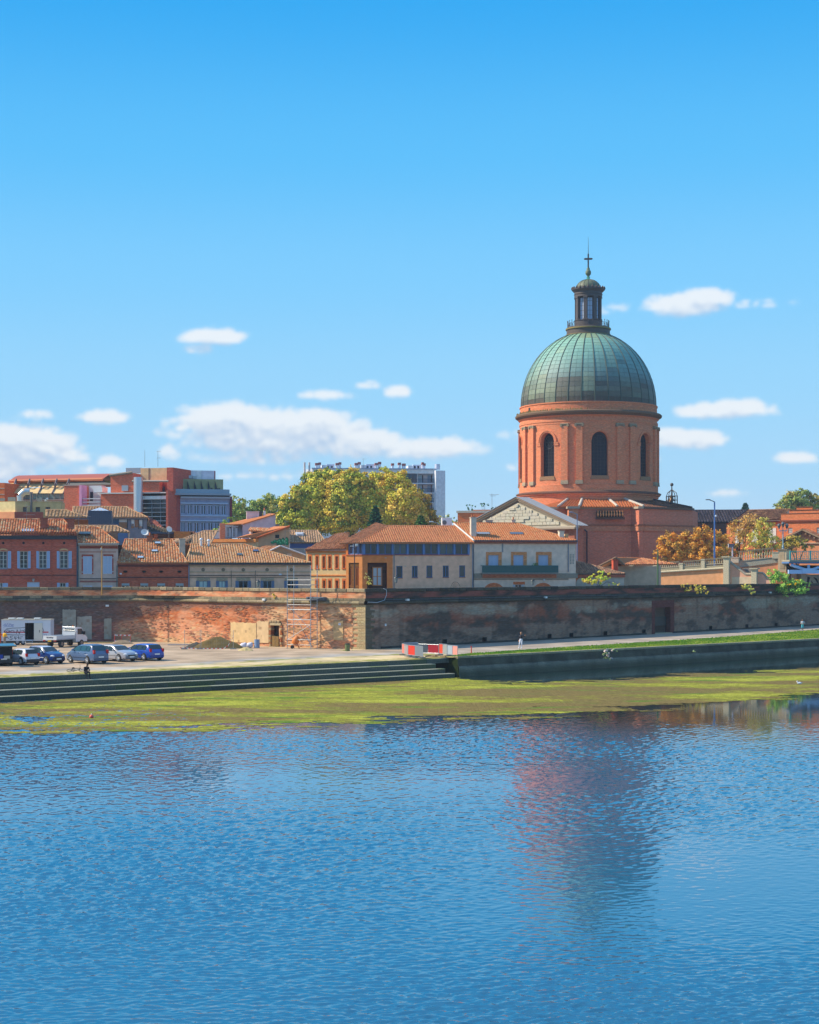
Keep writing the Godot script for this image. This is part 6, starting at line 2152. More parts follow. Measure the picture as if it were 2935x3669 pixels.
# ---------------------------------------------------------------- hospital,ramp and bridge
func hospital() -> void:
	var f:=Fr.new(U(G8,30),382,-36.0)
	var p := house("hospital_wing","long orange brick hospital wing with white shuttered windows and a brown tiled roof",f,"building")
	var lit := C("c97a50")
	var x1:=H(f,G8,1185,500).x
	var top:=H(f,G8,700,450).y
	var ws:=[]
	for q in [[300,400,530,700],[540,640,530,750],[778,850,520,742],[1008,1110,522,740]]: ws.append(R(f,G8,q[0],q[2],q[1],q[3]))
	var mb:=MB.new()
	mb.holed(0,-1.0,x1,top,ws,0.3,lit)
	part(p,"wall",mb,M.brick)
	body(p,0,x1,top,14.0,lit,M.brick)
	for r in ws:
		window(p,[r[0] + 0.5,r[1],r[2] - 0.5,r[3]],-0.15,2,4,C("e0ddd4"))
		shutter(p,r[0] - 0.1,r[1],r[0] + 0.75,r[3],0.03,C("e8e4da"),3)
		shutter(p,r[2] - 0.75,r[1],r[2] + 0.1,r[3],0.03,C("e8e4da"),3)
	slab(p,"cornice",[-0.3,top,x1,H(f,G8,700,432).y],-0.4,0.5,C("7a4c3c"),M.brick)
	slab(p,"gutter",R(f,G8,25,418,1185,436,0.6),0.4,0.75,C("b0a498"),M.paint)
	slab(p,"string_course",R(f,G8,540,818,1185,832),-0.1,0.15,C("8f5a48"),M.brick)
	gable(p,f,U(G8,30),U(G8,1185),V(G8,420),U(G8,680),U(G8,1300),V(G8,270),pal(["8c6448","9c7250","7a543e"],0.95),0.36,0.7,0.55)
	f = Fr.new(U(R4,640),346,-4.0)
	p = house("dark_roof_range","range with a long dark slate roof between the chapel and the hospital wing",f,"building")
	var y0:=H(f,R4,800,565).y
	front(p,[0,-1,H(f,R4,1040,560).x,y0],[],0.2,C("6a4a42"),M.brick)
	gable(p,f,U(R4,640),U(R4,1070),V(R4,560),U(R4,640),U(R4,1190),V(R4,472),pal(["4c464c","56505a"],0.8),0.3,0.4,0.6)
	f = Fr.new(U(G8,1185),362,-36.0)
	p = house("stepped_hospital","orange brick hospital front with a stepped parapet and a timbered gable porch",f,"building")
	var x2:=32.0
	var yc:=H(f,G8,1400,428).y
	var w2:=[R(f,G8,1285,520,1348,600),R(f,G8,1690,515,1760,605)]
	mb = MB.new()
	mb.holed(0,-1.0,x2,yc,w2,0.3,C("c8784c"))
	part(p,"wall",mb,M.brick)
	for r in w2: window(p,r,-0.12,4,3,C("d8d4cc"),0.08)
	body(p,0,x2,yc,14.0,lit,M.brick)
	slab(p,"cornice",[-0.2,yc,x2,yc + 0.3],-0.4,0.35,C("7c4c3a"),M.brick)
	slab(p,"parapet",[0,yc + 0.3,x2,H(f,G8,1240,322).y],-0.5,0.02,lit,M.brick)
	slab(p,"coping",[-0.1,H(f,G8,1240,322).y,x2,H(f,G8,1240,314).y],-0.6,0.12,C("8a5c48"),M.stone)
	slab(p,"parapet",[H(f,G8,1300,300).x,H(f,G8,1240,314).y,x2,H(f,G8,1350,272).y],-0.5,0.01,lit,M.brick)
	slab(p,"coping",[H(f,G8,1296,300).x,H(f,G8,1350,272).y,x2,H(f,G8,1350,264).y],-0.6,0.14,C("8a5c48"),M.stone)
	slab(p,"parapet",R(f,G8,1405,226,1630,270),-0.5,0.0,C("b8683f"),M.brick)
	slab(p,"coping",R(f,G8,1398,214,1636,226),-0.6,0.14,C("8a5c48"),M.stone)
	var pk:=H(f,G8,1495,535,2.5); var ga:=H(f,G8,1140,705,2.5); var gb:=P3(2*pk.x - ga.x,ga.y,2.5)
	mb = MB.new()
	mb.prism(PackedVector2Array([Vector2(ga.x + 0.5,-1),Vector2(gb.x - 0.5,-1),Vector2(gb.x - 0.5,ga.y),Vector2(pk.x,pk.y - 0.3),Vector2(ga.x + 0.5,ga.y)]),0.0,1.8,C("c88860"))
	part(p,"porch",mb,M.brick)
	for sd in 2:
		var e:=gb if sd else ga
		tiles(p,[e + P3(0,0,0.3),pk + P3(0,0,0.3),pk + P3(0,0,-2.5),e + P3(0,0,-2.5)] if sd == 0 else [pk + P3(0,0,0.3),e + P3(0,0,0.3),e + P3(0,0,-2.5),pk + P3(0,0,-2.5)],pal(["9c6a4c","8a5a42"],1.0),0.5)
		mb = MB.new()
		mb.rod(e + P3(0,-0.25,0.32),pk + P3(0,-0.25,0.32),0.22,-1,4,C("b89878"))
		part(p,"barge_board",mb,M.bark)
		for i in 5:
			var c:=e.lerp(pk,0.2 + i*0.17)
			mb = MB.new()
			mb.box(c + P3(-0.18,-0.95,-0.6),c + P3(0.18,-0.4,0.2),C("b08c6c"))
			part(p,"rafter_bracket",mb,M.bark)
	slab(p,"porch_band",[ga.x,H(f,G8,1600,745,2.0).y,gb.x,H(f,G8,1600,730,2.0).y],0.0,2.1,C("c8a88c"),M.stone)
func baluster_mesh(h: float) -> ArrayMesh:
	var key := "bal%.2f" % h
	if not cache.has(key):
		var mb:=MB.new()
		mb.lathe(Vector3.ZERO,[[0.11,0],[0.11,h*0.1],[0.06,h*0.15],[0.12,h*0.36],[0.1,h*0.5],[0.05,h*0.75],[0.09,h*0.88],[0.11,h*0.9],[0.11,h]],7,C("c4b698"))
		cache[key] = mb.mesh(M.stone)
	return cache[key]
func balustrade(p: Node,a: Vector3,b: Vector3,h: float,step:=0.34) -> void:
	var d:=b - a
	var L:=Vector2(d.x,d.z).length()
	var dir:=P3(d.x,0,d.z) / L
	var sl:=d.y / L
	var n:=dir.cross(Vector3.UP)
	for e in [[0.0,0.14,0.2],[h - 0.18,h,0.24]]:
		var mb:=MB.new()
		var w: float = e[2]
		var q:=[]
		for y in [e[0],e[1]]:
			for pt in [a,b]:
				for sd in [-1,1]: q.append(pt + Vector3.UP*y + n*w*sd)
		var col := C("a89c84") if e[0] == 0.0 else C("857a66")
		mb.quad(q[1],q[3],q[7],q[5],col)
		mb.quad(q[2],q[0],q[4],q[6],col)
		mb.quad(q[5],q[7],q[6],q[4],col)
		mb.quad(q[0],q[2],q[3],q[1],col)
		part(p,"balustrade_rail",mb,M.stone)
	var k:=int(L / step)
	for i in k:
		var s:=(i + 0.5)*L / k
		piece(p,"baluster",baluster_mesh(snappedf(h - 0.32,0.05)),"",a + dir*s + Vector3.UP*(sl*s + 0.14))
func pier(p: Node,at: Vector3,y0: float,y1: float,w: float,col: Color,cap:=0.12) -> void:
	var mb:=MB.new()
	mb.box(at + P3(-w / 2,y0 - at.y,-w / 2),at + P3(w / 2,y1 - at.y - 0.2,w / 2),col)
	mb.box(at + P3(-w / 2 - cap,y1 - at.y - 0.2,-w / 2 - cap),at + P3(w / 2 + cap,y1 - at.y,w / 2 + cap),shade(col,0.8))
	part(p,"pier",mb,M.stone)
func ramp() -> void:
	var f:=Fr.new(2190,286,-30.0)
	var p := thing("approach_ramp","salmon coloured ramp wall with a pale stone balustrade leading up to the bridge","ramp",f.o,f.yaw)
	var salmon := C("cc9468")
	var cream := C("d2c4a4")
	var B:=func(x: float,y: float,zz:=0.0) -> Vector3: return H(f,G8,x,y,zz)
	var l0:=H(f,G7,440,455); var l1:=H(f,G7,1640,395); var l2: Vector3 = B.call(395,1085)
	var mb:=MB.new()
	mb.prism(PackedVector2Array([Vector2(H(f,G7,200,455).x,-0.5),Vector2(l2.x,-0.5),Vector2(l2.x,l2.y),Vector2(l0.x,l0.y),Vector2(H(f,G7,200,470).x,H(f,G7,200,470).y)]),-8.0,0.0,salmon)
	part(p,"ramp_wall",mb,M.stucco)
	mb = MB.new()
	var d0:=H(f,G7,150,410); var d1: Vector3 = B.call(395,1048)
	mb.prism(PackedVector2Array([Vector2(d0.x,H(f,G7,150,470).y),Vector2(d1.x,l2.y),Vector2(d1.x,d1.y),Vector2(d0.x,d0.y)]),-1.0,0.15,C("a89c80"))
	part(p,"dado",mb,M.stone)
	mb = MB.new()
	mb.rod(H(f,G7,440,462,0.2),B.call(395,1092,0.2),0.2,-1,6,cream)
	part(p,"moulding",mb,M.stone)
	var run:=[[H(f,G7,250,392),H(f,G7,545,405)],[H(f,G7,592,398),H(f,G7,878,380)],[H(f,G7,930,378),H(f,G7,1240,360)],[H(f,G7,1290,358),H(f,G7,1540,342)]]
	for r in run: balustrade(p,r[0],r[1],1.0)
	balustrade(p,B.call(118,1048),B.call(388,1032),1.05)
	for q in [[565,335,420],[900,300,410],[1265,302,385],[1570,245,385]]:
		var c:=H(f,G7,q[0],q[2])
		pier(p,c,c.y - 0.2,H(f,G7,q[0],q[1]).y,0.62,cream,0.06)
	var c2: Vector3 = B.call(425,1300)
	pier(p,c2 + P3(0,0,0.35),-0.5,B.call(425,925).y,0.95,cream,0.22)
	mb = MB.new()
	var s:=[]
	for q in [[460,1005],[680,1190],[775,1190],[775,1320],[460,1320]]:
		var h: Vector3 = B.call(q[0],q[1])
		s.append(Vector2(h.x,h.y if q[1] < 1300 else -0.5))
	mb.prism(PackedVector2Array(s),-0.4,0.0,C("c89478"))
	part(p,"stair_wall",mb,M.stucco)
	mb = MB.new()
	mb.path([B.call(460,1008,-0.1),B.call(680,1182,-0.1),B.call(780,1182,-0.1)],0.26,4,C("a89a84"))
	part(p,"stair_coping",mb,M.stone)
	slab(p,"wall_panel",R(f,G8,485,1218,770,1330),-0.1,0.04,C("b8a488"),M.stucco)
	var c3: Vector3 = B.call(815,1300)
	pier(p,c3 + P3(0,0,0.2),-0.5,B.call(815,1090).y,0.9,cream,0.25)
	mb = MB.new()
	s = []
	for q in [[850,1160],[930,1165],[1000,1245],[1045,1245],[1045,1330],[850,1330]]:
		var h: Vector3 = B.call(q[0],q[1])
		s.append(Vector2(h.x,h.y if q[1] < 1300 else -0.5))
	mb.prism(PackedVector2Array(s),-0.3,-0.05,C("c4947c"))
	part(p,"stair_wall",mb,M.stucco)
	mb = MB.new()
	mb.path([B.call(850,1162,-0.1),B.call(930,1165,-0.1),B.call(1000,1245,-0.1),B.call(1045,1245,-0.1)],0.2,4,C("a89a84"))
	part(p,"stair_coping",mb,M.stone)
	for i in 6:
		var st:=R(f,G8,640 + i*18,1092 + i*14,790,1106 + i*14,-1.6)
		slab(p,"stair_step",st,-2.2,-1.5 + i*0.12,C("8a8076"),M.stone)
	f = Fr.new(U(G8,520),284,-24.0)
	p = thing("bridge_abutment","bridge abutment with a climbing stone balustrade and a square stone pylon","abutment",f.o,f.yaw)
	B = func(x: float,y: float,zz:=0.0) -> Vector3: return H(f,G8,x,y,zz)
	mb = MB.new()
	s = []
	for q in [[590,1085],[1140,1010],[1140,1400],[590,1400]]:
		var h: Vector3 = B.call(q[0],q[1])
		s.append(Vector2(h.x,h.y if q[1] < 1300 else -0.5))
	mb.prism(PackedVector2Array(s),-6.0,-0.05,C("c8855c"))
	part(p,"abutment_wall",mb,M.stucco)
	mb = MB.new()
	s = []
	for q in [[510,1000],[575,1000],[1140,935],[1140,1015],[590,1085],[510,1030]]:
		var h: Vector3 = B.call(q[0],q[1])
		s.append(Vector2(h.x,h.y))
	mb.prism(PackedVector2Array(s),-0.9,0.1,C("a8a08c"))
	part(p,"dado",mb,M.stone)
	balustrade(p,B.call(578,1000),B.call(1080,945),1.75,0.42)
	var pa: Vector3 = B.call(540,1000)
	pier(p,pa,pa.y - 0.2,B.call(540,935).y,1.3,C("b8b09c"),0.05)
	pa = B.call(1112,940)
	pier(p,pa,pa.y - 0.2,B.call(1112,860).y,1.0,C("c0b498"),0.05)
	var py:=R(f,G8,1148,838,1250,1400)
	slab(p,"pylon",[py[0],-0.5,py[2] + 0.2,py[3]],-2.2,0.5,C("b49c7c"),M.stucco)
	slab(p,"pylon_panel",R(f,G8,1168,862,1232,1100,0.5),0.45,0.54,C("a89070"),M.stucco)
	slab(p,"pylon_cap",[py[0] - 0.15,py[3],py[2] + 0.35,py[3] + 0.22],-2.4,0.65,C("8a7c68"),M.stone)
	slab(p,"pylon_base",[py[0] - 0.2,-0.5,py[2] + 0.4,B.call(1200,1148).y],-2.4,0.62,C("a8704c"),M.brick)
	f = Fr.new(U(G8,1300),276,4.0)
	p = thing("steel_bridge","blue steel lattice bridge with a turquoise railing leaving the pylon","bridge",f.o,f.yaw)
	B = func(x: float,y: float,zz:=0.0) -> Vector3: return H(f,G8,x,y,zz)
	var yd: float = B.call(1500,975).y; var yd0: float = B.call(1500,1000).y
	var L:=42.0
	var blue := C("b4d0f0")
	slab(p,"deck_edge",[0,yd0,L,yd],-9.0,0.3,C("a8a08c"),M.stone)
	slab(p,"deck_girder",[0,yd0 - 0.3,L,yd0 - 0.02],-8.5,-0.1,C("5a82b4"),M.paint)
	var yl: float = B.call(1500,1160).y
	slab(p,"lower_chord",[0,yl - 0.15,L,yl + 0.5],-0.8,-0.2,blue,M.paint)
	slab(p,"underside",[0.5,yl - 0.1,L,yd0 - 0.6],-8.0,-4.0,Color(0.01,0.012,0.015),M.plain)
	var x:=0.4
	var i:=0
	while x < L - 6:
		for q in [[P3(x,yd0 - 0.5,-0.35),P3(x + 3.0,yl + 0.3,-0.35)],[P3(x + 3.0,yl + 0.3,-0.35),P3(x + 3.0,yd0 - 0.5,-0.35)],[P3(x + 3.0,yl + 0.3,-0.35),P3(x + 6.0,yd0 - 0.5,-0.35)]]:
			mb = MB.new()
			mb.rod(q[0],q[1],0.26,-1,4,blue)
			part(p,"truss_bar",mb,M.paint)
		slab(p,"gusset",[x + 1.9,yl - 0.1,x + 4.1,yl + 0.75],-0.3,-0.05,blue,M.paint)
		x += 6.0
	var teal := C("4cb4a6")
	var yr: float = B.call(1500,850).y
	slab(p,"railing_rail",[0,yr - 0.1,L,yr],0.1,0.22,teal,M.paint)
	slab(p,"railing_rail",[0,yd + 0.12,L,yd + 0.2],0.1,0.22,teal,M.paint)
	x = 0.15
	i = 0
	while x < L:
		if i % 10 == 0:
			slab(p,"railing_post",[x - 0.13,yd,x + 0.13,yr + 0.08],0.06,0.26,teal,M.paint)
		else:
			mb = MB.new()
			mb.rod(P3(x,yd + 0.1,0.16),P3(x,yr - 0.05,0.16),0.03,-1,4,teal,false)
			for k in 8:
				var a0:=TAU*k / 8; var a1:=TAU*(k + 1) / 8
				var c:=P3(x + 0.17,(yd + yr) / 2 + (0.3 if i % 2 else -0.3),0.16)
				mb.rod(c + P3(cos(a0),sin(a0),0)*0.18,c + P3(cos(a1),sin(a1),0)*0.18,0.028,-1,4,teal,false)
			part(p,"railing_bar",mb,M.paint)
		x += 0.34
		i += 1
	mb = MB.new()
	var w0: Vector3 = B.call(1480,1330,-0.9)
	mb.box(P3(B.call(1470,1300,-5.0).x,-0.5,-7.5),P3(30,yl - 0.3,-5.0),C("b8ac98"))
	part(p,"pier_wall",mb,M.stucco)
	mb = MB.new()
	var mm:=func(x_: float,y_: float) -> Vector2:
		var h: Vector3 = B.call(x_,y_,-4.98)
		return Vector2(h.x,h.y)
	mb.prism(PackedVector2Array([mm.call(1560,1215),mm.call(1600,1225),mm.call(1575,1310),mm.call(1550,1290)]),-4.99,-4.96,Color(0.02,0.02,0.02))
	mb.prism(PackedVector2Array([mm.call(1612,1265),mm.call(1660,1330),mm.call(1628,1360)]),-4.99,-4.955,Color(0.02,0.02,0.02))
	mb.prism(PackedVector2Array([mm.call(1640,1215),mm.call(1690,1240),mm.call(1740,1330),mm.call(1715,1335),mm.call(1672,1262)]),-4.99,-4.957,Color(0.02,0.02,0.02))
	part(p,"wall_painting",mb,M.plain)
# ---------------------------------------------------------------- modern blocks behind the roofs
func modern_block() -> void:
	var f:=Fr.new(U(Z1,860),310,-14.0)
	var red := C("c06c52")
	var p := house("red_modern_building","modern red brick building with a curved red roof, tan sunshades and a grey window wing",f,"building")
	slab(p,"brick_volume",[H(f,Z1,860,500).x,-1,H(f,Z1,1070,500).x,H(f,Z1,900,375).y],-6,0.0,red,M.brick)
	slab(p,"coping",R(f,Z1,858,362,1072,375),-6.1,0.1,C("c4b4a4"),M.stone)
	slab(p,"pink_column",[H(f,Z1,1074,500).x,-1,H(f,Z1,1108,500).x,H(f,Z1,1090,368).y],-2.0,0.3,C("c88aa4"),M.stucco)
	slab(p,"white_wall",[H(f,Z1,1100,500,-4.0).x,-1,H(f,Z1,1362,500,-4.0).x,H(f,Z1,1200,375,-4.0).y],-6,-4.0,C("d8d8d4"),M.stucco)
	slab(p,"canopy",R(f,Z1,1255,395,1372,465,-1.0),-3.5,-1.0,C("e4e2dc"),M.paint)
	slab(p,"dark_door",R(f,Z1,1212,458,1250,580,-3.9),-4.0,-3.88,C("2e3640"),M.paint)
	for q in [545,590,632]: slab(p,"balcony_rail",R(f,Z1,1112,q,1350,q + 12),-0.5,0.1,C("e0e0dc"),M.paint)
	var m:=[[1358,-400,1860,520],[1375,235,2040,460]]
	slab(p,"brick_volume",[H(f,Z1,1355,500).x,-1,H(f,Z2,408,600).x,H(f,Z1,1500,490).y],-10,0.0,red,M.brick)
	slab(p,"white_ledge",R(f,Z1,1350,462,2262,488),-10,0.5,C("d4cec4"),M.paint)
	var mb:=MB.new()
	var pr:=[]
	for q in [[0,480],[0,238],[275,205],[275,316],[628,318],[628,480]]:
		var h:=H(f,Z2,q[0] - (25 if q[0] == 0 else 0),q[1])
		pr.append(Vector2(h.x,h.y))
	mb.prism(PackedVector2Array(pr),-10,-0.4,red)
	part(p,"brick_volume",mb,M.brick)
	mb = MB.new()
	mb.rod(H(f,Z2,-28,238,-0.2),H(f,Z2,275,198,-0.2),0.25,-1,4,C("8c8478"))
	mb.rod(H(f,Z2,275,315,-0.2),H(f,Z2,760,315,-0.2),0.2,-1,4,C("a89c90"))
	part(p,"coping",mb,M.stone)
	slab(p,"brick_volume",R(f,Z2,628,320,765,470,-2.0),-9,-2.0,C("8c3c30"),M.brick)
	band(p,"window",R(f,Z2,146,372,230,448,-0.4),-0.36,C("9aa4ac"),M.glass)
	for q in [[645,380,670,465],[690,385,715,465]]: slab(p,"window",R(f,Z2,q[0],q[1],q[2],q[3],-1.9),-2.0,-1.9,C("3c4650"),M.glass)
	slab(p,"tan_penthouse",R(f,Z2,390,135,745,305,-4.0),-10,-4.0,C("c4aa7e"),M.stucco)
	slab(p,"glass_screen",R(f,Z2,192,135,390,205,-4.0),-6,-4.0,C("8ca4ac"),M.glass)
	slab(p,"red_pier",[H(f,Z2,742,300,-1.0).x,H(f,Z2,742,480,-1.0).y,H(f,Z2,828,300,-1.0).x,H(f,Z2,742,132,-1.0).y],-10,-1.0,C("a4584a"),M.brick)
	slab(p,"joint_line",R(f,Z2,498,138,508,300,-3.95),-4,-3.94,C("6a4a40"),M.paint)
	mb = MB.new()
	var c0:=H(f,Z2,358,735,1.2); var c1:=H(f,Z2,358,262,1.2)
	mb.rod(c0,c1,0.85,-1,12,C("c8ccd0"))
	part(p,"steel_flue",mb,M.steel)
	slab(p,"glass_front",[H(f,Z2,405,600).x,-1,H(f,Z2,765,600).x,H(f,Z2,500,510).y],-8,-0.6,Color(0.03,0.05,0.06),M.glass)
	slab(p,"white_band",R(f,Z2,402,512,765,562),-0.6,0.3,C("d8d6d0"),M.stucco)
	for q in [612,674,732,790,848,905]: slab(p,"white_band",R(f,Z2,415,q - 4,765,q + 5),-0.6,0.1,C("d4d8d8"),M.paint)
	for q in [528,645]: slab(p,"glass_bar",R(f,Z2,q,565,q + 8,960),-0.6,-0.3,C("7c8890"),M.paint)
	var fin:=[H(f,Z2,765,600).x,-1,H(f,Z2,792,600).x,H(f,Z2,780,442).y]
	slab(p,"brick_fin",fin,-6,1.2,C("a85a4a"),M.brick)
	var g:=Fr.new(U(Z2,790),307.5,14.0)
	var rel:=Transform3D(f.b,f.o).affine_inverse()*Transform3D(g.b,g.o)
	var put:=func(called: String,r: Array,z0: float,z1: float,col: Color,mt: Material) -> void: slab(p,called,r,z0,z1,col,mt).transform = rel
	put.call("brick_fin",[0,-1,H(g,Z2,922,600).x,H(g,Z2,850,455).y],-2.0,0.0,C("8e4c48"),M.brick)
	var gx:=H(g,Z2,1588,600).x
	var ws:=[]
	for row_ in [[618,758],[850,1000]]:
		for q in [[928,995],[1015,1090],[1105,1180],[1198,1272],[1292,1365],[1382,1455],[1470,1540]]:
			ws.append(R(g,Z2,q[0],row_[0] + (q[0] - 930)*0.028,q[1],row_[1] + (q[0] - 930)*0.028))
	mb = MB.new()
	mb.holed(H(g,Z2,923,600).x,-1,gx,H(g,Z2,1250,545).y,ws,0.4,C("84879a"))
	var wl := part(p,"wing_wall",mb,M.stucco)
	wl.transform = rel
	var k:=0
	for r in ws:
		var wn := window(p,[r[0],r[1],r[2],r[3] - 0.1],-0.2,2,1,C("a4b4cc"),0.12,[C("3c4458"),C("46506a"),C("343c50")][k % 3])
		wn.transform = rel
		k += 1
	for q in [[598,612],[765,778],[832,846]]: put.call("window_band",R(g,Z2,925,q[0] + 8,1568,q[1] + 8),-0.1,0.2,C("a8b8d0"),M.paint)
	put.call("ledge",R(g,Z2,925,528,1590,545),-0.5,0.5,C("a8acb8"),M.paint)
	put.call("shadow_gap",R(g,Z2,925,500,1590,530),-1.0,-0.2,Color(0.05,0.04,0.05),M.plain)
	put.call("deck_edge",R(g,Z2,830,484,1600,502),-8.0,0.9,C("8c98a4"),M.paint)
	put.call("glass_balustrade",R(g,Z2,830,430,1578,486),0.7,0.75,C("7c98ac"),M.glass)
	put.call("end_wall",[gx,-1,gx + 0.4,H(g,Z2,1595,520).y],-9,0.3,C("6a3440"),M.brick)
	put.call("attic_wall",[H(g,Z2,832,350,-2.5).x,5,H(g,Z2,1500,350,-2.5).x,H(g,Z2,1000,285,-2.5).y],-10,-2.5,C("8c8a68"),M.stucco)
	for q in [838,925,1018,1108,1200,1295,1388]:
		mb = MB.new()
		var a:=H(g,Z2,q,310,-2.3); var b:=H(g,Z2,q + 38,440,-2.3); var c:=H(g,Z2,q,440,-2.3)
		mb.prism(PackedVector2Array([Vector2(a.x,a.y),Vector2(b.x,b.y),Vector2(c.x,c.y)]),-2.4,-2.1,Color(0.03,0.03,0.035))
		var tp := part(p,"triangular_fin",mb,M.paint)
		tp.transform = rel
	for q in [[1310,405],[1410,412]]: put.call("window",R(g,Z2,q[0],q[1],q[0] + 48,q[1] + 45,-2.4),-2.4,-2.35,Color(0.04,0.04,0.05),M.glass)
	put.call("white_box",R(g,Z2,1045,172,1210,290,-6.0),-9.0,-6.0,C("e4e6ea"),M.stucco)
	put.call("white_box",R(g,Z2,1210,175,1385,292,-5.9),-9.0,-5.9,C("c4c8dc"),M.stucco)
	put.call("red_edge",R(g,Z2,1382,177,1396,292,-5.8),-9.0,-5.8,C("94343c"),M.paint)
	for q in [[918,245,965,270],[1025,238,1085,278],[1090,245,1145,282],[980,255,1020,272]]: put.call("roof_plant",R(g,Z2,q[0],q[1],q[2],q[3],-5.0),-6.0,-5.0,C("b8bcc0"),M.paint)
	f = Fr.new(U(Z1,60),318,-14.0)
	p = house("red_roofed_hall","long hall under a curved red roof with slanting tan sunshades and steel struts",f,"building")
	mb = MB.new()
	var e0:=H(f,Z1,120,318); var e1:=H(f,Z1,1380,290)
	var r0:=H(f,Z1,275,238,-4); var r1:=H(f,Z1,1540,212,-4)
	var rr := C("b05a3c")
	var prev:=[e0,e1]
	for i in 5:
		var t:=(i + 1) / 5.0
		var bend:=sin(t*PI / 2)
		var a:=P3(lerpf(e0.x,r0.x,t),lerpf(e0.y,r0.y,bend),lerpf(0,-4,t)); var b:=P3(lerpf(e1.x,r1.x,t),lerpf(e1.y,r1.y,bend),lerpf(0,-4,t))
		mb.quad(prev[0],prev[1],b,a,rr)
		prev = [a,b]
	mb.quad(prev[0],prev[1],prev[1] + P3(0,-2,-10),prev[0] + P3(0,-2,-10),rr)
	part(p,"curved_roof",mb,M.paint)
	mb = MB.new()
	mb.rod(e0,e1,0.3,-1,4,C("d07c4c"))
	part(p,"roof_edge",mb,M.paint)
	slab(p,"clerestory",[e0.x + 1.0,H(f,Z1,200,350,-1.0).y,e1.x,H(f,Z1,200,318,-1.0).y],-8.0,-1.0,Color(0.03,0.03,0.035),M.glass)
	var tan_ := C("c9a878")
	var xs:=[70,160,345,525,710,860]
	var xt:=[130,218,400,582,765,930]
	for i in 5:
		for part_ in 2:
			mb = MB.new()
			var ya:=335.0 if part_ == 0 else 405.0
			var yb:=398.0 if part_ == 0 else 478.0
			var za:=-0.8 if part_ == 0 else 0.6
			var zb:=0.5 if part_ == 0 else 2.2
			var ka:=0.0 if part_ == 0 else 0.5
			var kb:=0.45 if part_ == 0 else 1.0
			mb.quad(H(f,Z1,lerpf(xt[i],xs[i],kb) + 8,yb,zb),H(f,Z1,lerpf(xt[i + 1],xs[i + 1],kb) - 8,yb,zb),H(f,Z1,lerpf(xt[i + 1],xs[i + 1],ka) - 8,ya,za),H(f,Z1,lerpf(xt[i],xs[i],ka) + 8,ya,za),tan_)
			part(p,"sunshade_panel",mb,M.stucco)
		mb = MB.new()
		mb.path([H(f,Z1,xs[i + 1] - 8,478,2.3),H(f,Z1,lerpf(xs[i + 1],xt[i + 1],0.5),405,0.8),H(f,Z1,lerpf(xs[i + 1],xt[i + 1],0.6),355,1.2),H(f,Z1,xt[i + 1],285,0.4)],0.16,5,C("5a5058"))
		mb.path([H(f,Z1,lerpf(xs[i + 1],xt[i + 1],0.5),405,0.8),H(f,Z1,xt[i + 1] + 2,345,0.3),H(f,Z1,xt[i + 1],285,0.4)],0.12,5,C("6a6068"))
		part(p,"steel_strut",mb,M.paint)
	slab(p,"glass_band",[H(f,Z1,100,500).x,H(f,Z1,100,556).y,H(f,Z1,860,500).x,H(f,Z1,100,482).y],-8.0,0.0,C("87a0a4"),M.glass)
	for i in 9: slab(p,"glass_bar",R(f,Z1,180 + i*78,484,190 + i*78,556),-0.2,0.1,C("a8b4b4"),M.paint)
	slab(p,"white_ledge",R(f,Z1,100,558,862,578),-8.0,0.4,C("d8d4c8"),M.paint)
	slab(p,"wall",[H(f,Z1,60,500).x,-1,H(f,Z1,862,500).x,H(f,Z1,100,580).y],-8.0,-0.2,C("b8ac9c"),M.stucco)
	for q in [600,632,668]: slab(p,"louvre",R(f,Z1,820,q,862,q + 18),-0.2,0.3,C("dcdcd8"),M.paint)
	f = Fr.new(U(Z1,-60),312,-14.0)
	p = house("orange_end_block","orange brick block with pale bands beside the hall with sunshades",f,"building")
	slab(p,"wall",[-4,-1,H(f,Z1,62,400).x,H(f,Z1,0,338).y],-10,0.0,C("c0683f"),M.brick)
	for q in [408,488]: slab(p,"pale_band",[-4.1,H(f,Z1,0,q + 8).y,H(f,Z1,62,400).x,H(f,Z1,0,q).y],-0.1,0.06,C("d4c4ae"),M.stone)
	f = Fr.new(U(Z1,205),282,8.0)
	p = house("ochre_flat_block","flat roofed ochre block with pipes and ducts on its roof",f,"building")
	var oc := C("b0986a")
	var ow:=[]
	for q in [[308,362],[478,540],[612,676]]: ow.append(R(f,Z1,q[0],662,q[1],726))
	front(p,[0,-1,H(f,Z1,825,600).x,H(f,Z1,500,590).y],ow,0.4,oc,M.stucco)
	for r in ow: window(p,r,-0.3,1,1,C("5a4a40"),0.08)
	body(p,0,H(f,Z1,825,600).x,H(f,Z1,500,590).y,9.0,oc,M.stucco)
	slab(p,"coping",[-0.1,H(f,Z1,500,590).y,H(f,Z1,828,600).x,H(f,Z1,500,584).y],-9.0,0.1,C("c8b890"),M.stone)
	slab(p,"red_base",[0.0,-1,H(f,Z1,580,800).x,H(f,Z1,400,730).y],0.0,0.5,C("8c4a3c"),M.stucco)
	for q in [[0,545,60,580],[105,530,205,580],[500,548,560,588]]: slab(p,"roof_plant",R(f,Z1,q[0],q[1],q[2],q[3],-3.0),-4.0,-3.0,C("9a968c"),M.paint)
	mb = MB.new()
	var d:=H(f,Z1,270,580,-1.5)
	mb.path([d,d + P3(0,0.9,0),d + P3(0.7,1.6,0),d + P3(1.6,1.6,0)],0.55,8,C("c8c8c4"))
	mb.path([H(f,Z1,615,590,-1.5),H(f,Z1,625,560,-1.5),H(f,Z1,650,552,-1.5)],0.25,6,C("b8b8b4"))
	part(p,"roof_duct",mb,M.steel)
	chimney(p,R(f,Z1,402,450,438,590,-0.5),-0.5,0.8,C("a08070"),M.stucco,false)
	mb = MB.new()
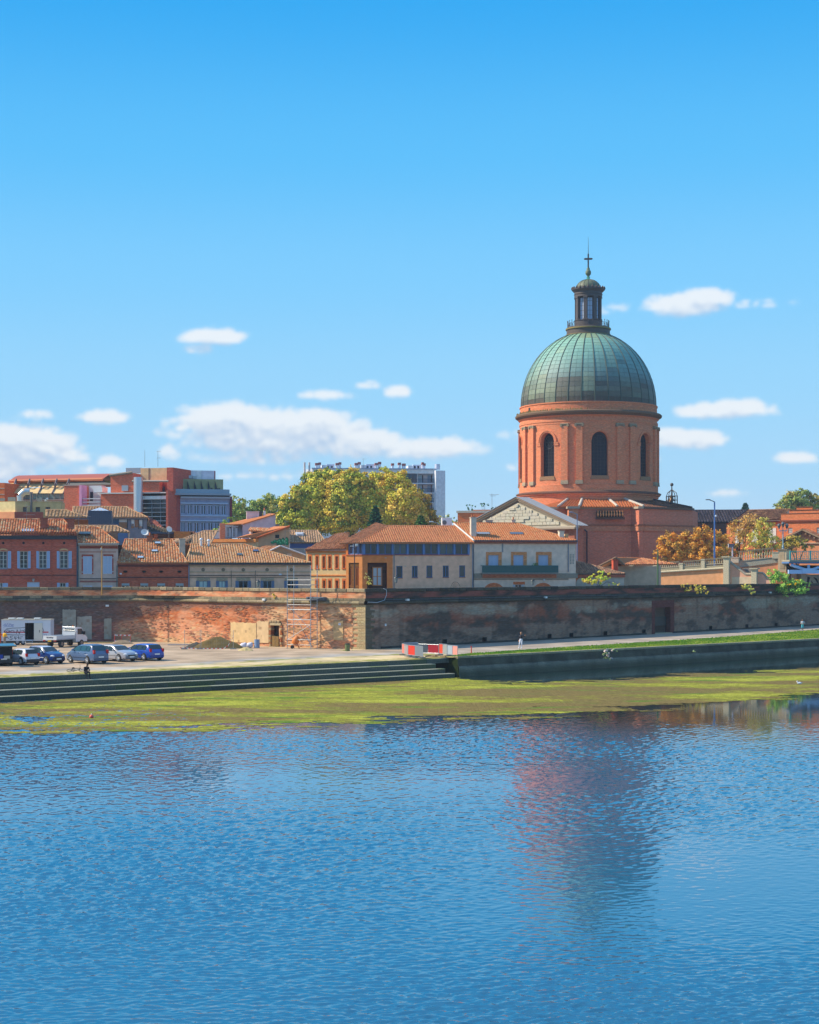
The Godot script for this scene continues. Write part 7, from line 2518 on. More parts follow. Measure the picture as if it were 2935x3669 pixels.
	mb.rod(H(f,Z1,420,480,0.12),H(f,Z1,420,730,0.12),0.2,-1,8,C("6a625c"))
	part(p,"flue_pipe",mb,M.paint)
	var g2:=Fr.new(U(Z1,205),282,-30.0)
	var rel2:=Transform3D(f.b,f.o).affine_inverse()*Transform3D(g2.b,g2.o)
	mb = MB.new()
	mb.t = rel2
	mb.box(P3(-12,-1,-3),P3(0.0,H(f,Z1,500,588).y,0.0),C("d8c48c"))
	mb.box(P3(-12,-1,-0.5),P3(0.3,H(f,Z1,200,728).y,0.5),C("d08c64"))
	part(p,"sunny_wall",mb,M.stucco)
func tower_block() -> void:
	var f:=Fr.new(U(Z6,185),430,6.0,0.0)
	var p := house("apartment_tower","white slab of flats with balconies and a row of chimneys behind the plane trees",f,"building")
	var wall := C("dcdad8")
	var x1:=H(f,Z6,1545,300).x
	var xe:=H(f,Z6,1650,300).x
	var top:=H(f,Z6,900,128).y
	var mb:=MB.new()
	slab(p,"parapet",[0,H(f,Z6,900,172).y,x1,top],-14,0.0,wall,M.stucco)
	var xb0:=H(f,Z6,1195,300).x
	slab(p,"wall",[0,0,H(f,Z6,860,300).x,H(f,Z6,900,172).y],-14,0.0,wall,M.stucco)
	slab(p,"balcony_back",[H(f,Z6,860,300).x,0,x1,H(f,Z6,900,172).y],-14,-1.6,C("a8acb8"),M.stucco)
	slab(p,"corner_pier",[H(f,Z6,1532,300).x,0,x1,H(f,Z6,900,172).y],-1.6,0.0,wall,M.stucco)
	var rows:=[[178,278],[286,384],[392,492],[500,600],[608,708]]
	for i in rows.size():
		var y0:=H(f,Z6,1300,rows[i][1]).y; var y1:=H(f,Z6,1300,rows[i][0]).y
		slab(p,"balcony_slab",[H(f,Z6,860,300).x,y0 - 0.25,H(f,Z6,1530,300).x,y0],-1.6,0.1,C("c4c8d0"),M.stucco)
		if i == 0:
			slab(p,"winter_garden",R(f,Z6,1200,rows[i][0] + 4,1335,rows[i][1] - 4),-1.4,0.0,C("2f5a68"),M.glass)
			for q in [1200,1248,1290,1332]: slab(p,"window_bar",R(f,Z6,q,rows[i][0] + 4,q + 6,rows[i][1] - 4),0.0,0.08,C("26323c"),M.paint)
			slab(p,"window_bar",R(f,Z6,1200,232,1335,240),0.0,0.1,C("26323c"),M.paint)
		else: slab(p,"window",R(f,Z6,1240,rows[i][0] + 12,1330,rows[i][1] - 8),-1.6,-1.5,C("8a98a4"),M.glass)
		for q in [[1358,1400,"9cc0cc"],[1402,1412,"222a34"],[1415,1458,"c8c4c4"],[1462,1498,"88a4b8"],[1500,1512,"222a34"]]:
			slab(p,"window",R(f,Z6,q[0],rows[i][0] + 12,q[1],rows[i][1] - 6),-1.6,-1.45,lin(q[2]),M.glass)
		slab(p,"balcony_rail",[H(f,Z6,1345,300).x,y0 + 1.0,H(f,Z6,1530,300).x,y0 + 1.1],0.0,0.08,C("2c3a4c"),M.paint)
		for k in 24:
			var x:=lerpf(H(f,Z6,1345,300).x,H(f,Z6,1530,300).x,k / 23.0)
			slab(p,"balcony_bar",[x,y0,x + 0.06,y0 + 1.0],0.0,0.05,C("3c4a5c"),M.paint)
		slab(p,"balcony_pier",R(f,Z6,1336,rows[i][0],1344,rows[i][1]),-1.6,0.05,wall,M.stucco)
	var g:=Fr.new(U(Z6,1545),430.0 - x1*sin(deg_to_rad(6.0))*-1.0,26.0,0.0)
	var q2:=Fr.new(U(Z6,1546),432.0,20.0,0.0)
	var rel:=Transform3D(f.b,f.o).affine_inverse()*Transform3D(q2.b,q2.o)
	mb = MB.new()
	mb.t = rel
	var xx:=H(q2,Z6,1650,300).x
	mb.box(P3(0,0,-6),P3(xx,H(q2,Z6,1600,142).y,0.0),C("dcdce0"))
	part(p,"end_wall",mb,M.stucco)
	var g3:=Fr.new(U(Z6,185),430,-40.0,0.0)
	rel = Transform3D(f.b,f.o).affine_inverse()*Transform3D(g3.b,g3.o)
	mb = MB.new()
	mb.t = rel
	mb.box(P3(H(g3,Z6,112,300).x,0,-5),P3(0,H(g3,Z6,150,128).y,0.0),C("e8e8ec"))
	part(p,"sunny_end",mb,M.stucco)
	slab(p,"coping",[-0.2,top,x1 + 0.2,top + 0.3],-14.0,0.15,C("aeb4c4"),M.stone)
	for q in [[285,425,72],[720,880,72],[1240,1400,78]]:
		var h:=R(f,Z6,q[0] + 55,q[2],q[1],128,-3.0)
		slab(p,"roof_hut",h,-8.0,-3.0,C("ccd0dc"),M.stucco)
		slab(p,"roof_hut",R(f,Z6,q[0],q[2] + 8,q[0] + 55,128,-3.2),-8.0,-3.2,C("ececec"),M.stucco)
		for k in 2: slab(p,"hut_window",R(f,Z6,q[0] + 62 + k*40,90,q[0] + 84 + k*40,118,-2.95),-3.0,-2.94,Color(0.05,0.05,0.06),M.glass)
	for q in [[219,245,58],[254,275,52],[445,469,58],[478,500,50],[655,682,58],[690,714,48],[877,902,58],[914,940,46],[1060,1082,62],[1134,1158,54],[1180,1210,64],[1395,1412,50],[1412,1430,62]]:
		var r:=R(f,Z6,q[0],q[2],q[1],130,-1.5)
		slab(p,"chimney",[r[0],r[1] - 0.5,r[2],r[3] - 0.6],-3.0,-1.5,C("d8dae2"),M.stucco)
		slab(p,"chimney_cap",[r[0] - 0.1,r[3] - 0.6,r[2] + 0.1,r[3]],-3.1,-1.4,C("8c5a54"),M.stucco)
	for q in [98,150]:
		mb = MB.new()
		mb.rod(H(f,Z6,q,205,0.5),H(f,Z6,q,52,0.5),0.24,-1,8,C("b4a8a4"))
		part(p,"flue",mb,M.stucco)
	mb = MB.new()
	var tc:=H(f,Z6,1563,130,-3.0)
	mb.rod(tc,tc + P3(0,1.4,0),0.7,-1,14,C("c8ccd8"))
	part(p,"water_tank",mb,M.paint)
# ---------------------------------------------------------------- trees and shrubs
func tree(called: String,label: String,z: float,blobs_: Array,cols: Array,leaf := 0.4,dens := 1.0,trunk := 0.35,base_y := 7.9,group := "",category := "tree",bare := 0.0,flat := 0.75) -> Node3D:
	var S:=z / F
	var c0:=Vector3.ZERO
	for b in blobs_: c0 += at_z(b[0],b[1],z)
	c0 /= blobs_.size()
	var p:=thing(called,label,category,P3(c0.x,base_y,-z),0.0,group)
	var o:=p.position
	var mb:=MB.new()
	var pl:=[]
	for c in cols: pl.append(lin(c))
	var wood:=MB.new()
	var bark := C("5c4c3c")
	var fork:=P3(0,maxf((c0.y - base_y)*0.45,0.3),0)
	if trunk > 0: wood.rod(Vector3.ZERO,fork,trunk,trunk*0.75,8,bark)
	for b in blobs_:
		var zz: float = z + (b[4] if b.size() > 4 else rg(-0.5,0.5)*b[2]*S)
		var c:=at_z(b[0],b[1],zz) - o
		var r:=P3(b[2]*S,b[3]*S,b[2]*S*flat)*1.08
		if trunk > 0:
			var m:=fork.lerp(c,0.5) + P3(0,0.5,0)
			wood.rod(fork,m,trunk*0.5,trunk*0.32,6,bark)
			wood.rod(m,c,trunk*0.32,trunk*0.14,5,bark)
			for i in int(3 + bare*10):
				var e:=c + P3(rg(-1,1)*r.x,rg(-0.5,1)*r.y,rg(-1,1)*r.z)*0.85
				var st:=m.lerp(c,rng.randf())
				var mid:=st.lerp(e,0.55) + P3(0,0.25,0)
				wood.rod(st,mid,trunk*0.12,trunk*0.07,4,bark,false)
				wood.rod(mid,e,trunk*0.07,trunk*0.02,4,bark,false)
		var area:=r.x*r.y*3.14
		var clumps:=int(clampf(area*2.6 / pow(leaf / 0.4,1.2),8,220))
		for k in clumps:
			var d:=P3(rng.randfn(),rng.randfn(),rng.randfn()).normalized()
			var cc:=c + d*r*lerpf(0.3,0.97,sqrt(rng.randf()))
			var rad:=lerpf(0.16,0.34,rng.randf())*minf(r.x,r.y)
			var tone: Color = pl[rng.randi() % pl.size()]
			tone = shade(tone,rg(0.88,1.14))
			var nleaf:=int(clampf(dens*rad*rad*34.0 / (leaf*leaf),8,150))
			for q in nleaf:
				var e:=P3(rng.randfn(),rng.randfn()*0.75,rng.randfn())*0.5
				var at:=cc + e*rad
				var a:=P3(rng.randfn(),rng.randfn(),rng.randfn()).normalized()
				var nrm:=(e.normalized()*0.6 + d*0.5 + P3(rng.randfn(),rng.randfn(),rng.randfn())*0.5).normalized()
				var s:=a.cross(nrm).normalized()*leaf*rg(0.3,0.6)
				var t:=s.cross(nrm)*0.75
				var col:=shade(tone,rg(0.8,1.2))
				mb.quad(at - s,at + t,at + s,at - t,col)
	if trunk > 0: part(p,"trunk",wood,M.bark)
	part(p,"crown",mb,M.leaf)
	return p
func conifer(label: String,u: float,v0: float,v1: float,z: float,w: float,cols: Array) -> void:
	var top:=at_z(u,v0,z)
	var p := thing("conifer",label,"tree",P3(top.x,7.9,-z))
	var h:=top.y - 7.9
	var lo:=at_z(u,v1,z).y - 7.9
	var R0:=w*z / F
	var mb:=MB.new()
	var wood:=MB.new()
	wood.rod(Vector3.ZERO,P3(0,h*0.97,0),0.3,0.05,6,C("4a3c30"))
	part(p,"trunk",wood,M.bark)
	var full:=h - lo
	for k in 420:
		var t:=pow(rng.randf(),0.7)
		var y:=h - full*1.5*t
		var r:=R0*1.35*t*rg(0.55,1.0) + 0.1
		var an:=rng.randf()*TAU
		var c:=P3(sin(an)*r,y - r*0.25,cos(an)*r)
		var col:=shade(lin(cols[rng.randi() % cols.size()]),rg(0.6,1.25))
		for q in 16:
			var at:=c + P3(rng.randfn(),rng.randfn()*0.5,rng.randfn())*0.28*maxf(R0*0.3,0.4)
			var s:=P3(sin(an),-0.35,cos(an))*0.22 + P3(rng.randfn(),rng.randfn(),rng.randfn())*0.1
			var t2:=s.cross(P3(rng.randfn(),1,rng.randfn())).normalized()*0.12
			mb.quad(at - s,at - t2,at + s,at + t2,col)
	part(p,"crown",mb,M.leaf)
func trees() -> void:
	var gold := ["8a8a2c","a39a34","757c28","b7a244","9c8430","66702a"]
	var g := "plane trees behind the roofs"
	tree("plane_tree","yellowing plane tree at the low end of the row, beside the pinkish mansard house",362,[[1040,1830,50,50],[1062,1780,40,40],[1020,1880,44,40],[1085,1860,45,60]],gold,0.5,0.9,0.5,7.9,g)
	tree("plane_tree","broad yellow green plane tree left of the tallest crown, before the tower's end wall",370,[[1140,1790,62,70],[1130,1730,48,42],[1165,1712,44,34],[1110,1850,60,60],[1180,1850,60,60],[1085,1790,40,50]],gold,0.5,0.9,0.55,7.9,g)
	tree("plane_tree","tallest plane tree, its crown cutting across the middle of the tower's roofline",366,[[1240,1770,66,70],[1250,1708,46,34],[1215,1720,40,36],[1290,1720,40,34],[1250,1850,75,60],[1305,1790,46,60]],gold,0.5,0.9,0.55,7.9,g)
	tree("plane_tree","plane tree with a notched top below the tower's second roof hut",368,[[1360,1760,48,60],[1350,1730,34,36],[1385,1700,34,26],[1340,1840,60,60],[1400,1830,60,60]],["8a8a2c","a39a34","b7a244","aa8a34"],0.5,0.9,0.5,7.9,g)
	tree("plane_tree","golden plane tree directly beside the tower's glazed balconies",364,[[1430,1750,46,56],[1428,1702,32,28],[1450,1800,55,60],[1470,1860,60,45],[1410,1860,60,50]],["9c9030","b49c40","8a8428","c0a44c"],0.5,0.9,0.5,7.9,g)
	tree("plane_tree","low browner plane tree beneath the tower's lower balconies",372,[[1510,1800,34,46],[1500,1850,44,44],[1535,1860,36,40],[1480,1770,26,36]],["8c7428","a0822e","7a6e28","6c6a2c"],0.5,0.9,0.45,7.9,g)
	var dull := ["74803a","8a8c40","616e34","968c44"]
	tree("roadside_tree","round green tree just beyond the grey window wing",400,[[850,1812,38,30],[835,1855,44,44],[880,1850,38,40],[905,1880,30,30]],dull,0.5,0.8,0.4,7.9)
	tree("roadside_tree","thin topped green tree between the round tree and the plane trees",405,[[925,1822,40,36],[960,1800,34,30],[985,1830,40,50],[935,1862,56,40],[890,1838,26,28]],dull,0.5,0.75,0.4,7.9)
	tree("garden_tree","small bright green tree growing against the foot of the grey window wing",290,[[800,1890,26,22],[775,1908,28,16],[830,1870,24,22]],["86923a","9aa044","6f7f30"],0.34,0.9,0.2,7.9)
	conifer("dark green pointed conifer in front of the plane trees",1345,1812,1895,320,34,["23482c","2c5634","1c3a26"])
	conifer("squat dark conifer just over the long tiled ridge",1508,1845,1888,322,27,["3a5a24","2f4c22","46662c"])
	conifer("tiny far conifer rising over the dark slate roof",2671,1803,1828,420,14,["2c4a3a","38564a"])
	tree("distant_tree","pale yellow green far tree between the tower and the orange block",430,[[1600,1860,34,18],[1580,1875,20,14],[1630,1868,18,12]],["8c8e4a","a09a52","7a8044"],0.5,0.8,0.3,7.9)
	tree("distant_tree","dark blue green far tree peeping over the orange block's coping",420,[[1690,1816,20,12],[1735,1812,16,10],[1770,1822,14,8]],["3f5f44","4c6c44","2f4f3c"],0.45,0.9,0.3,7.9)
	tree("distant_tree","big green and brown tree rising behind the stepped hospital parapet",440,[[2850,1800,46,40],[2810,1815,36,26],[2905,1800,44,34],[2870,1775,40,26],[2940,1815,40,30]],["7c8440","6a7438","94803c","58642f"],0.55,0.85,0.5,7.9)
	var rust := ["b07c30","c08a34","98722c","c89440","8a6a2c"]
	tree("rust_tree","bushy rust coloured tree against the chapel wall, beside the thin green pole",303,[[2392,1940,44,32],[2415,1975,56,34],[2375,1992,40,24]],rust,0.36,0.8,0.3,7.9,"","tree",0.4)
	tree("rust_tree","tallest rust coloured tree, directly behind the blue street lamp",304,[[2520,1908,44,26],[2485,1945,58,40],[2570,1945,52,40],[2540,1985,80,34],[2450,1985,48,30]],rust,0.36,0.8,0.35,7.9,"","tree",0.4)
	tree("bare_tree","half bare slender tree with reddish twigs before the white shutters",304,[[2650,1900,40,40],[2640,1950,44,36],[2690,1880,36,36],[2620,1985,46,24]],["a07c44","8c7434","b08c48"],0.3,0.16,0.3,7.9,"","tree",2.4)
	tree("bare_tree","half bare yellow green tree beside the three armed lamp",300,[[2720,1930,44,36],[2740,1890,34,34],[2715,1975,50,26],[2770,1950,34,34]],["94903c","a89a44","84803a"],0.3,0.3,0.3,7.9,"","tree",2.0)
	tree("rust_tree","low rust coloured tree hiding part of the timbered porch",298,[[2850,1940,36,26],[2830,1960,40,22],[2890,1955,30,18]],["80702c","947c30","6f6a2c"],0.34,0.8,0.25,7.9,"","tree",0.6)
	var bright := ["a8a83c","c0b648","8e9a38","d0bc50"]
	tree("yellow_shrub","feathery yellow green shrub before the low annex",236,[[2135,2075,46,18],[2160,2062,30,14],[2100,2082,26,12],[2200,2092,26,7]],bright,0.22,2.2,0.08,7.9,"","shrub",0.6)
	tree("wall_shrub","yellowish shrub hanging over the rampart coping beside the gateway",240.5,[[2490,2108,42,13],[2520,2118,30,12],[2460,2100,24,9]],["a89a40","b8a44c","8a8438","c4a440"],0.2,1.6,0.0,8.0,"","shrub")
	tree("wall_shrub","small yellowish shrub hanging over the rampart below the square stone pier",252.6,[[2675,2105,30,14],[2695,2118,20,12]],["98944a","b0a04c","7c8440"],0.2,1.8,0.0,8.0,"","shrub")
	tree("flowering_bush","large green bush with yellow flower heads spilling over the rampart under the bridge",262,[[2800,2090,42,34],[2850,2105,40,26],[2770,2060,24,24],[2880,2100,26,20],[2830,2125,34,12]],["6c8c38","86a044","547a34","9aa84a"],0.24,0.9,0.1,8.0,"","bush",0.5)
	tree("yellow_flowers","cluster of yellow blooms on top of the large bush",258.6,[[2835,2090,24,9],[2858,2082,14,7]],["e0b41c","f0c828","d8a41c"],0.2,1.0,0.0,8.0,"","flowers")
	tree("quay_bush","grey green bush sprouting from the quay wall",185.6,[[2182,2338,22,14],[2178,2355,16,12],[2200,2330,12,8]],["6d7c50","869068","58683c","a89a94"],0.16,2.0,0.0,0.6,"","bush")
	tree("quay_weed","small pale weed sprouting halfway along the quay wall past the bush",196.5,[[2487,2333,8,4]],["8f9a68","a0a878"],0.12,0.7,0.0,0.8,"","weed")
	tree("coping_weed","tuft of yellow weed growing on the rampart's stone band",197.2,[[986,2138,5,9],[980,2130,5,6]],["b0a030","c8b43c","8c8a30"],0.14,1.2,0.0,7.4,"","weed")
	tree("leggy_shrub","leggy shrub with few yellow leaves at the orange corner block",215,[[1320,2080,16,18],[1312,2062,12,10]],["b0a860","c0b050","9a8a58"],0.14,0.22,0.05,7.9,"","shrub",2.4)
	tree("corner_weeds","low weeds at the foot of the rampart corner beside the green bin",187.5,[[1225,2331,12,3],[1290,2333,14,3],[1262,2333,16,2]],["6f8030","88903c"],0.12,1.0,0.0,2.0,"","weeds")
# ---------------------------------------------------------------- vehicles
func profile(tab: Array,x: float) -> float:
	for i in tab.size() - 1:
		if x <= tab[i + 1][0]: return lerpf(tab[i][1],tab[i + 1][1],clampf((x - tab[i][0]) / (tab[i + 1][0] - tab[i][0]),0,1))
	return tab[-1][1]
const HATCH:=[[0.0,0.5],[0.015,0.62],[0.03,0.68],[0.11,0.94],[0.18,0.985],[0.36,1.0],[0.5,0.985],[0.58,0.94],[0.74,0.68],[0.8,0.65],[0.92,0.58],[0.975,0.5],[1.0,0.4]]
const MPV:=[[0.0,0.48],[0.015,0.6],[0.035,0.66],[0.1,0.93],[0.17,0.985],[0.34,1.0],[0.5,0.98],[0.6,0.91],[0.83,0.61],[0.93,0.52],[0.98,0.44],[1.0,0.36]]
const VAN:=[[0.0,0.5],[0.01,0.7],[0.03,0.94],[0.07,0.98],[0.4,1.0],[0.6,0.98],[0.66,0.93],[0.78,0.62],[0.95,0.52],[1.0,0.4]]
func car_half(W: float,L: float,t: float,y: float,belt: float) -> float:
	var w:=W / 2*(1.0 - 0.16*pow(absf(t - 0.5)*2.0,5.0))
	return w - maxf(0.0,y - belt)*0.36
func car(called: String,label: String,at: Vector3,deg: float,L: float,W: float,Hh: float,prof: Array,paint: Color,roof: Color,wins: Array,rear_glass: Array,screen: Array,opts:={}) -> Node3D:
	var p := thing(called,label,"car",at,deg_to_rad(deg))
	p.scale = Vector3.ONE*1.12
	var belt:=Hh*0.63
	var n:=30
	var mb:=MB.new()
	var dark:=Color(0.02,0.02,0.022)
	var ring:=[]
	for i in n + 1:
		var t:=i / float(n)
		var x:=(t - 0.5)*L
		var yt:=Hh*profile(prof,t)
		var yb:=0.2 + 0.06*pow(absf(t - 0.5)*2.0,6.0)
		var bl:=minf(belt,yt - 0.05)
		var w:=car_half(W,L,t,0,belt)
		var wt:=car_half(W,L,t,yt,belt) - 0.04
		var pts:=[P3(x,yb,w*0.93),P3(x,yb + 0.1,w*0.985),P3(x,lerpf(yb,bl,0.55),w),P3(x,bl,w*0.97),P3(x,yt - 0.06,maxf(wt,0.3)),P3(x,yt - 0.012,maxf(wt - 0.1,0.25)),P3(x,yt + 0.012,0)]
		ring.append(pts)
	for sd in [1.0,-1.0]:
		var base:=mb.v.size()
		for i in n + 1:
			for j in 7:
				var q: Vector3 = ring[i][j]
				var a: Vector3 = ring[mini(i + 1,n)][j] - ring[maxi(i - 1,0)][j]
				var b: Vector3 = ring[i][mini(j + 1,6)] - ring[i][maxi(j - 1,0)]
				var nr:=a.cross(b).normalized()
				if nr.z < 0 and j < 5: nr = -nr
				if j >= 5 and nr.y < 0: nr = -nr
				mb.vert(P3(q.x,q.y,q.z*sd),P3(nr.x,nr.y,nr.z*sd),roof if j >= 5 and q.y > belt + 0.1 else paint)
		for i in n:
			for j in 6:
				var q:=base + i*7 + j
				if sd > 0: mb.ix.append_array([q,q + 8,q + 7,q,q + 1,q + 8])
				else: mb.ix.append_array([q,q + 7,q + 8,q,q + 8,q + 1])
	for e in [0,n]:
		var c:=P3((-0.5 if e == 0 else 0.5)*L,0.45,0)
		for j in 6:
			for sd in [1.0,-1.0]:
				var a: Vector3 = ring[e][j]; var b: Vector3 = ring[e][j + 1]
				a.z *= sd; b.z *= sd
				if (sd > 0) == (e == n): mb.tri(c,b,a,paint)
				else: mb.tri(c,a,b,paint)
	part(p,"body",mb,M.car)
	var under:=MB.new()
	under.box(P3(-L*0.46,0.16,-W*0.44),P3(L*0.46,0.34,W*0.44),dark)
	part(p,"underbody",under,M.rubber)
	var tint: Color = opts.get("tint",Color(0.03,0.045,0.05))
	for sd in [1.0,-1.0]:
		for q in wins:
			var g:=MB.new()
			var k:=5
			for i in k:
				var t0:=lerpf(q[0],q[1],i / float(k)); var t1:=lerpf(q[0],q[1],(i + 1) / float(k))
				var v:=[]
				for t in [t0,t1]:
					var top:=minf(Hh*profile(prof,t) - 0.1,Hh*0.93)
					for y in [belt + 0.02,maxf(top,belt + 0.03)]:
						v.append(P3((t - 0.5)*L,y,(car_half(W,L,t,y,belt)*0.985 + 0.012)*sd))
				if sd > 0: g.quad(v[0],v[2],v[3],v[1],tint)
				else: g.quad(v[2],v[0],v[1],v[3],tint)
			part(p,"side_window",g,M.glass)
	for gl in [["rear_window",rear_glass],["windscreen",screen]]:
		var q: Array = gl[1]
		if q.is_empty(): continue
		var g:=MB.new()
		for i in 4:
			var t0:=lerpf(q[0],q[1],i / 4.0); var t1:=lerpf(q[0],q[1],(i + 1) / 4.0)
			var y0:=Hh*profile(prof,t0); var y1:=Hh*profile(prof,t1)
			var w0:=car_half(W,L,t0,y0,belt) - 0.1; var w1:=car_half(W,L,t1,y1,belt) - 0.1
			var up:=P3(signf(t0 - 0.4)*0.012,0.022,0)
			g.quad(P3((t0 - 0.5)*L,y0,-w0) + up,P3((t0 - 0.5)*L,y0,w0) + up,P3((t1 - 0.5)*L,y1,w1) + up,P3((t1 - 0.5)*L,y1,-w1) + up,tint)
		part(p,gl[0],g,M.glass)
	for wx in [0.19,0.8]:
		for sd in [1.0,-1.0]:
			var c:=P3((wx - 0.5)*L,0.31,sd*(W / 2 - 0.1))
			var arch:=MB.new()
			arch.rod(c + P3(0,0.02,0),c + P3(0,0.02,sd*0.09),0.37,-1,18,dark)
			part(p,"wheel_arch",arch,M.rubber)
			var ty:=MB.new()
			ty.rod(c - P3(0,0,sd*0.1),c + P3(0,0,sd*0.11),0.31,-1,18,Color(0.025,0.025,0.025))
			var wo := part(p,"wheel",ty,M.rubber)
			var rm:=MB.new()
			rm.rod(c + P3(0,0,sd*0.1),c + P3(0,0,sd*0.122),0.21,-1,16,C("b8bcc0"))
			for k in 5:
				var an:=TAU*k / 5
				rm.rod(c + P3(cos(an)*0.03,sin(an)*0.03,sd*0.13),c + P3(cos(an)*0.2,sin(an)*0.2,sd*0.128),0.03,-1,4,C("d8dadc"))
			part(wo,"rim",rm,M.steel)
	for sd in [1.0,-1.0]:
		var b:=MB.new()
		var tall: float = opts.get("tail",0.15)
		b.box(P3(-L*0.5 - 0.01,belt - tall,sd*W*0.37 - 0.09),P3(-L*0.5 + 0.14,belt + tall*0.8,sd*W*0.37 + 0.1),C("b81818"))
		part(p,"tail_light",b,M.glass)
		b = MB.new()
		var yh:=Hh*profile(prof,0.955) - 0.12
		b.ball(P3(L*0.5 - 0.2,yh,sd*W*0.34),P3(0.26,0.1,0.2),8,5,C("d8dce0"))
		part(p,"headlight",b,M.glass)
		b = MB.new()
		b.ball(P3(L*0.17,belt + 0.1,sd*(W / 2 + 0.1)),P3(0.1,0.09,0.12),7,5,opts.get("mirror",paint))
		part(p,"wing_mirror",b,M.car)
		for hx in [-0.02,-0.25]:
			b = MB.new()
			b.box(P3(L*hx,belt - 0.17,sd*W*0.5 - 0.02),P3(L*hx + 0.16,belt - 0.13,sd*W*0.5 + 0.015),opts.get("handle",shade(paint,0.7)))
			part(p,"door_handle",b,M.paint)
		b = MB.new()
		b.box(P3(-L*0.24,0.5,sd*W*0.5 - 0.03),P3(L*0.22,0.55,sd*W*0.5 + 0.012),opts.get("strip",shade(paint,0.5)))
		part(p,"rubbing_strip",b,M.paint)
	for e in [-1.0,1.0]:
		var b:=MB.new()
		b.box(P3(e*L*0.5 - 0.05,0.26,-W*0.4),P3(e*L*0.5 + 0.05,0.48,W*0.4),opts.get("bumper",shade(paint,0.6)))
		part(p,"bumper",b,M.paint)
		b = MB.new()
		b.box(P3(e*L*0.5 - 0.05,0.52 if e < 0 else 0.36,-0.26),P3(e*L*0.5 + 0.062,0.63 if e < 0 else 0.47,0.26),C("e4e4e0"))
		part(p,"number_plate",b,M.paint)
	var gr:=MB.new()
	gr.box(P3(L*0.5 - 0.06,0.5,-W*0.24),P3(L*0.5 + 0.03,0.6,W*0.24),dark)
	part(p,"grille",gr,M.paint)
	return p
func vehicles() -> void:
	var hw:=[[0.14,0.24],[0.26,0.44],[0.46,0.69]]
	var g:=ground_at(182,2378,1.98)
	car("hatchback","white and dark blue hatchback turned towards the river, parked beside the old white hatchback",ground_at(163,2375,1.98),-40,3.7,1.66,1.5,HATCH,C("1c3470"),C("cfd4de"),hw,[0.03,0.11],[0.59,0.73],{"mirror": C("c8ccd4"),"bumper": C("16264c"),"strip": C("dfe3ea")})
	car("hatchback","small old white hatchback showing its black rear bumper and red tail lights",ground_at(78,2379,1.98),134,3.7,1.6,1.38,HATCH,C("c9cbd6"),C("d4d6de"),[[0.17,0.42],[0.44,0.69]],[0.03,0.11],[0.59,0.73],{"bumper": C("26262c"),"strip": C("a0a0a8")})
	car("family_car","tall grey blue family car with roof bars, largest of the parked cars",ground_at(313,2374,1.98),133,4.45,1.82,1.66,MPV,C("54698a"),C("46597a"),[[0.12,0.22],[0.24,0.43],[0.45,0.74]],[0.035,0.105],[0.6,0.82],{"tail": 0.18,"tint": Color(0.03,0.08,0.1)})
	car("hatchback","silver hatchback nosed towards the river between the grey blue car and the bright blue car",ground_at(418,2367,1.98),-40,4.15,1.75,1.44,HATCH,C("a9aab0"),C("9a9ca4"),hw,[0.03,0.11],[0.59,0.73],{"bumper": C("6a6c70")})
	car("hatchback","bright blue hatchback with a rear spoiler, last in the row towards the rubble",ground_at(513,2363,1.98),134,4.35,1.8,1.48,HATCH,C("1f48a8"),C("2a56b8"),hw,[0.03,0.115],[0.6,0.75],{"tail": 0.16})
	var at:=ground_at(-8,2381,1.98)
	var p := car("dark_van","dark van with its tailgate raised and its loading bay open",at,118,4.2,1.75,1.85,VAN,C("20303c"),C("2a3a46"),[[0.06,0.3],[0.33,0.5],[0.52,0.68]],[],[0.66,0.77],{"tail": 0.3,"tint": Color(0.16,0.2,0.18)})
	var mb:=MB.new()
	mb.box(P3(-2.12,0.55,-0.72),P3(-2.06,1.72,0.72),Color(0.01,0.01,0.012))
	part(p,"loading_bay",mb,M.plain)
	mb = MB.new()
	mb.t = Transform3D(Basis(Vector3.BACK,0.12),P3(-2.05,1.84,0))
	mb.box(P3(-1.2,-0.05,-0.8),P3(0,0.05,0.8),C("3c4a44"))
	part(p,"tailgate",mb,M.car)
	mb = MB.new()
	mb.box(P3(-2.2,0.6,-0.5),P3(-2.07,0.95,-0.1),C("2848a8"))
	mb.box(P3(-2.18,0.6,0.0),P3(-2.07,0.85,0.5),C("b8b8b0"))
	part(p,"cargo",mb,M.cloth)
	at = ground_at(232,2316,2.03)
	p = thing("dropside_truck","white dropside truck with an orange beacon, parked before the graffitied trailer","truck",at,deg_to_rad(62))
	var white := C("d4d6d8")
	var grey := C("9a9ea4")
	mb = MB.new()
	mb.prism(PackedVector2Array([Vector2(0.9,0.55),Vector2(2.95,0.55),Vector2(3.0,1.0),Vector2(2.55,1.35),Vector2(2.0,2.15),Vector2(1.75,2.25),Vector2(0.9,2.25)]),-0.95,0.95,white)
	var cab := part(p,"cab",mb,M.car)
	mb = MB.new()
	for sd in [-1.0,1.0]:
		mb.prism(PackedVector2Array([Vector2(1.2,1.4),Vector2(2.42,1.4),Vector2(1.96,2.08),Vector2(1.2,2.08)]),sd*0.955 - 0.01,sd*0.955 + 0.01,Color(0.03,0.04,0.045))
	part(cab,"side_window",mb,M.glass)
	mb = MB.new()
	mb.box(P3(0.86,1.55,-0.75),P3(0.895,2.1,0.75),Color(0.03,0.05,0.05))
	part(cab,"rear_window",mb,M.glass)
	for sd in [-1.0,1.0]:
		mb = MB.new()
		mb.box(P3(2.2,1.35,sd*1.1 - 0.12),P3(2.32,1.75,sd*1.1 + 0.12),Color(0.03,0.03,0.035))
		part(p,"wing_mirror",mb,M.paint)
	mb = MB.new()
	mb.t = Transform3D(Basis(Vector3.UP,1.25),P3(2.3,0,-0.97))
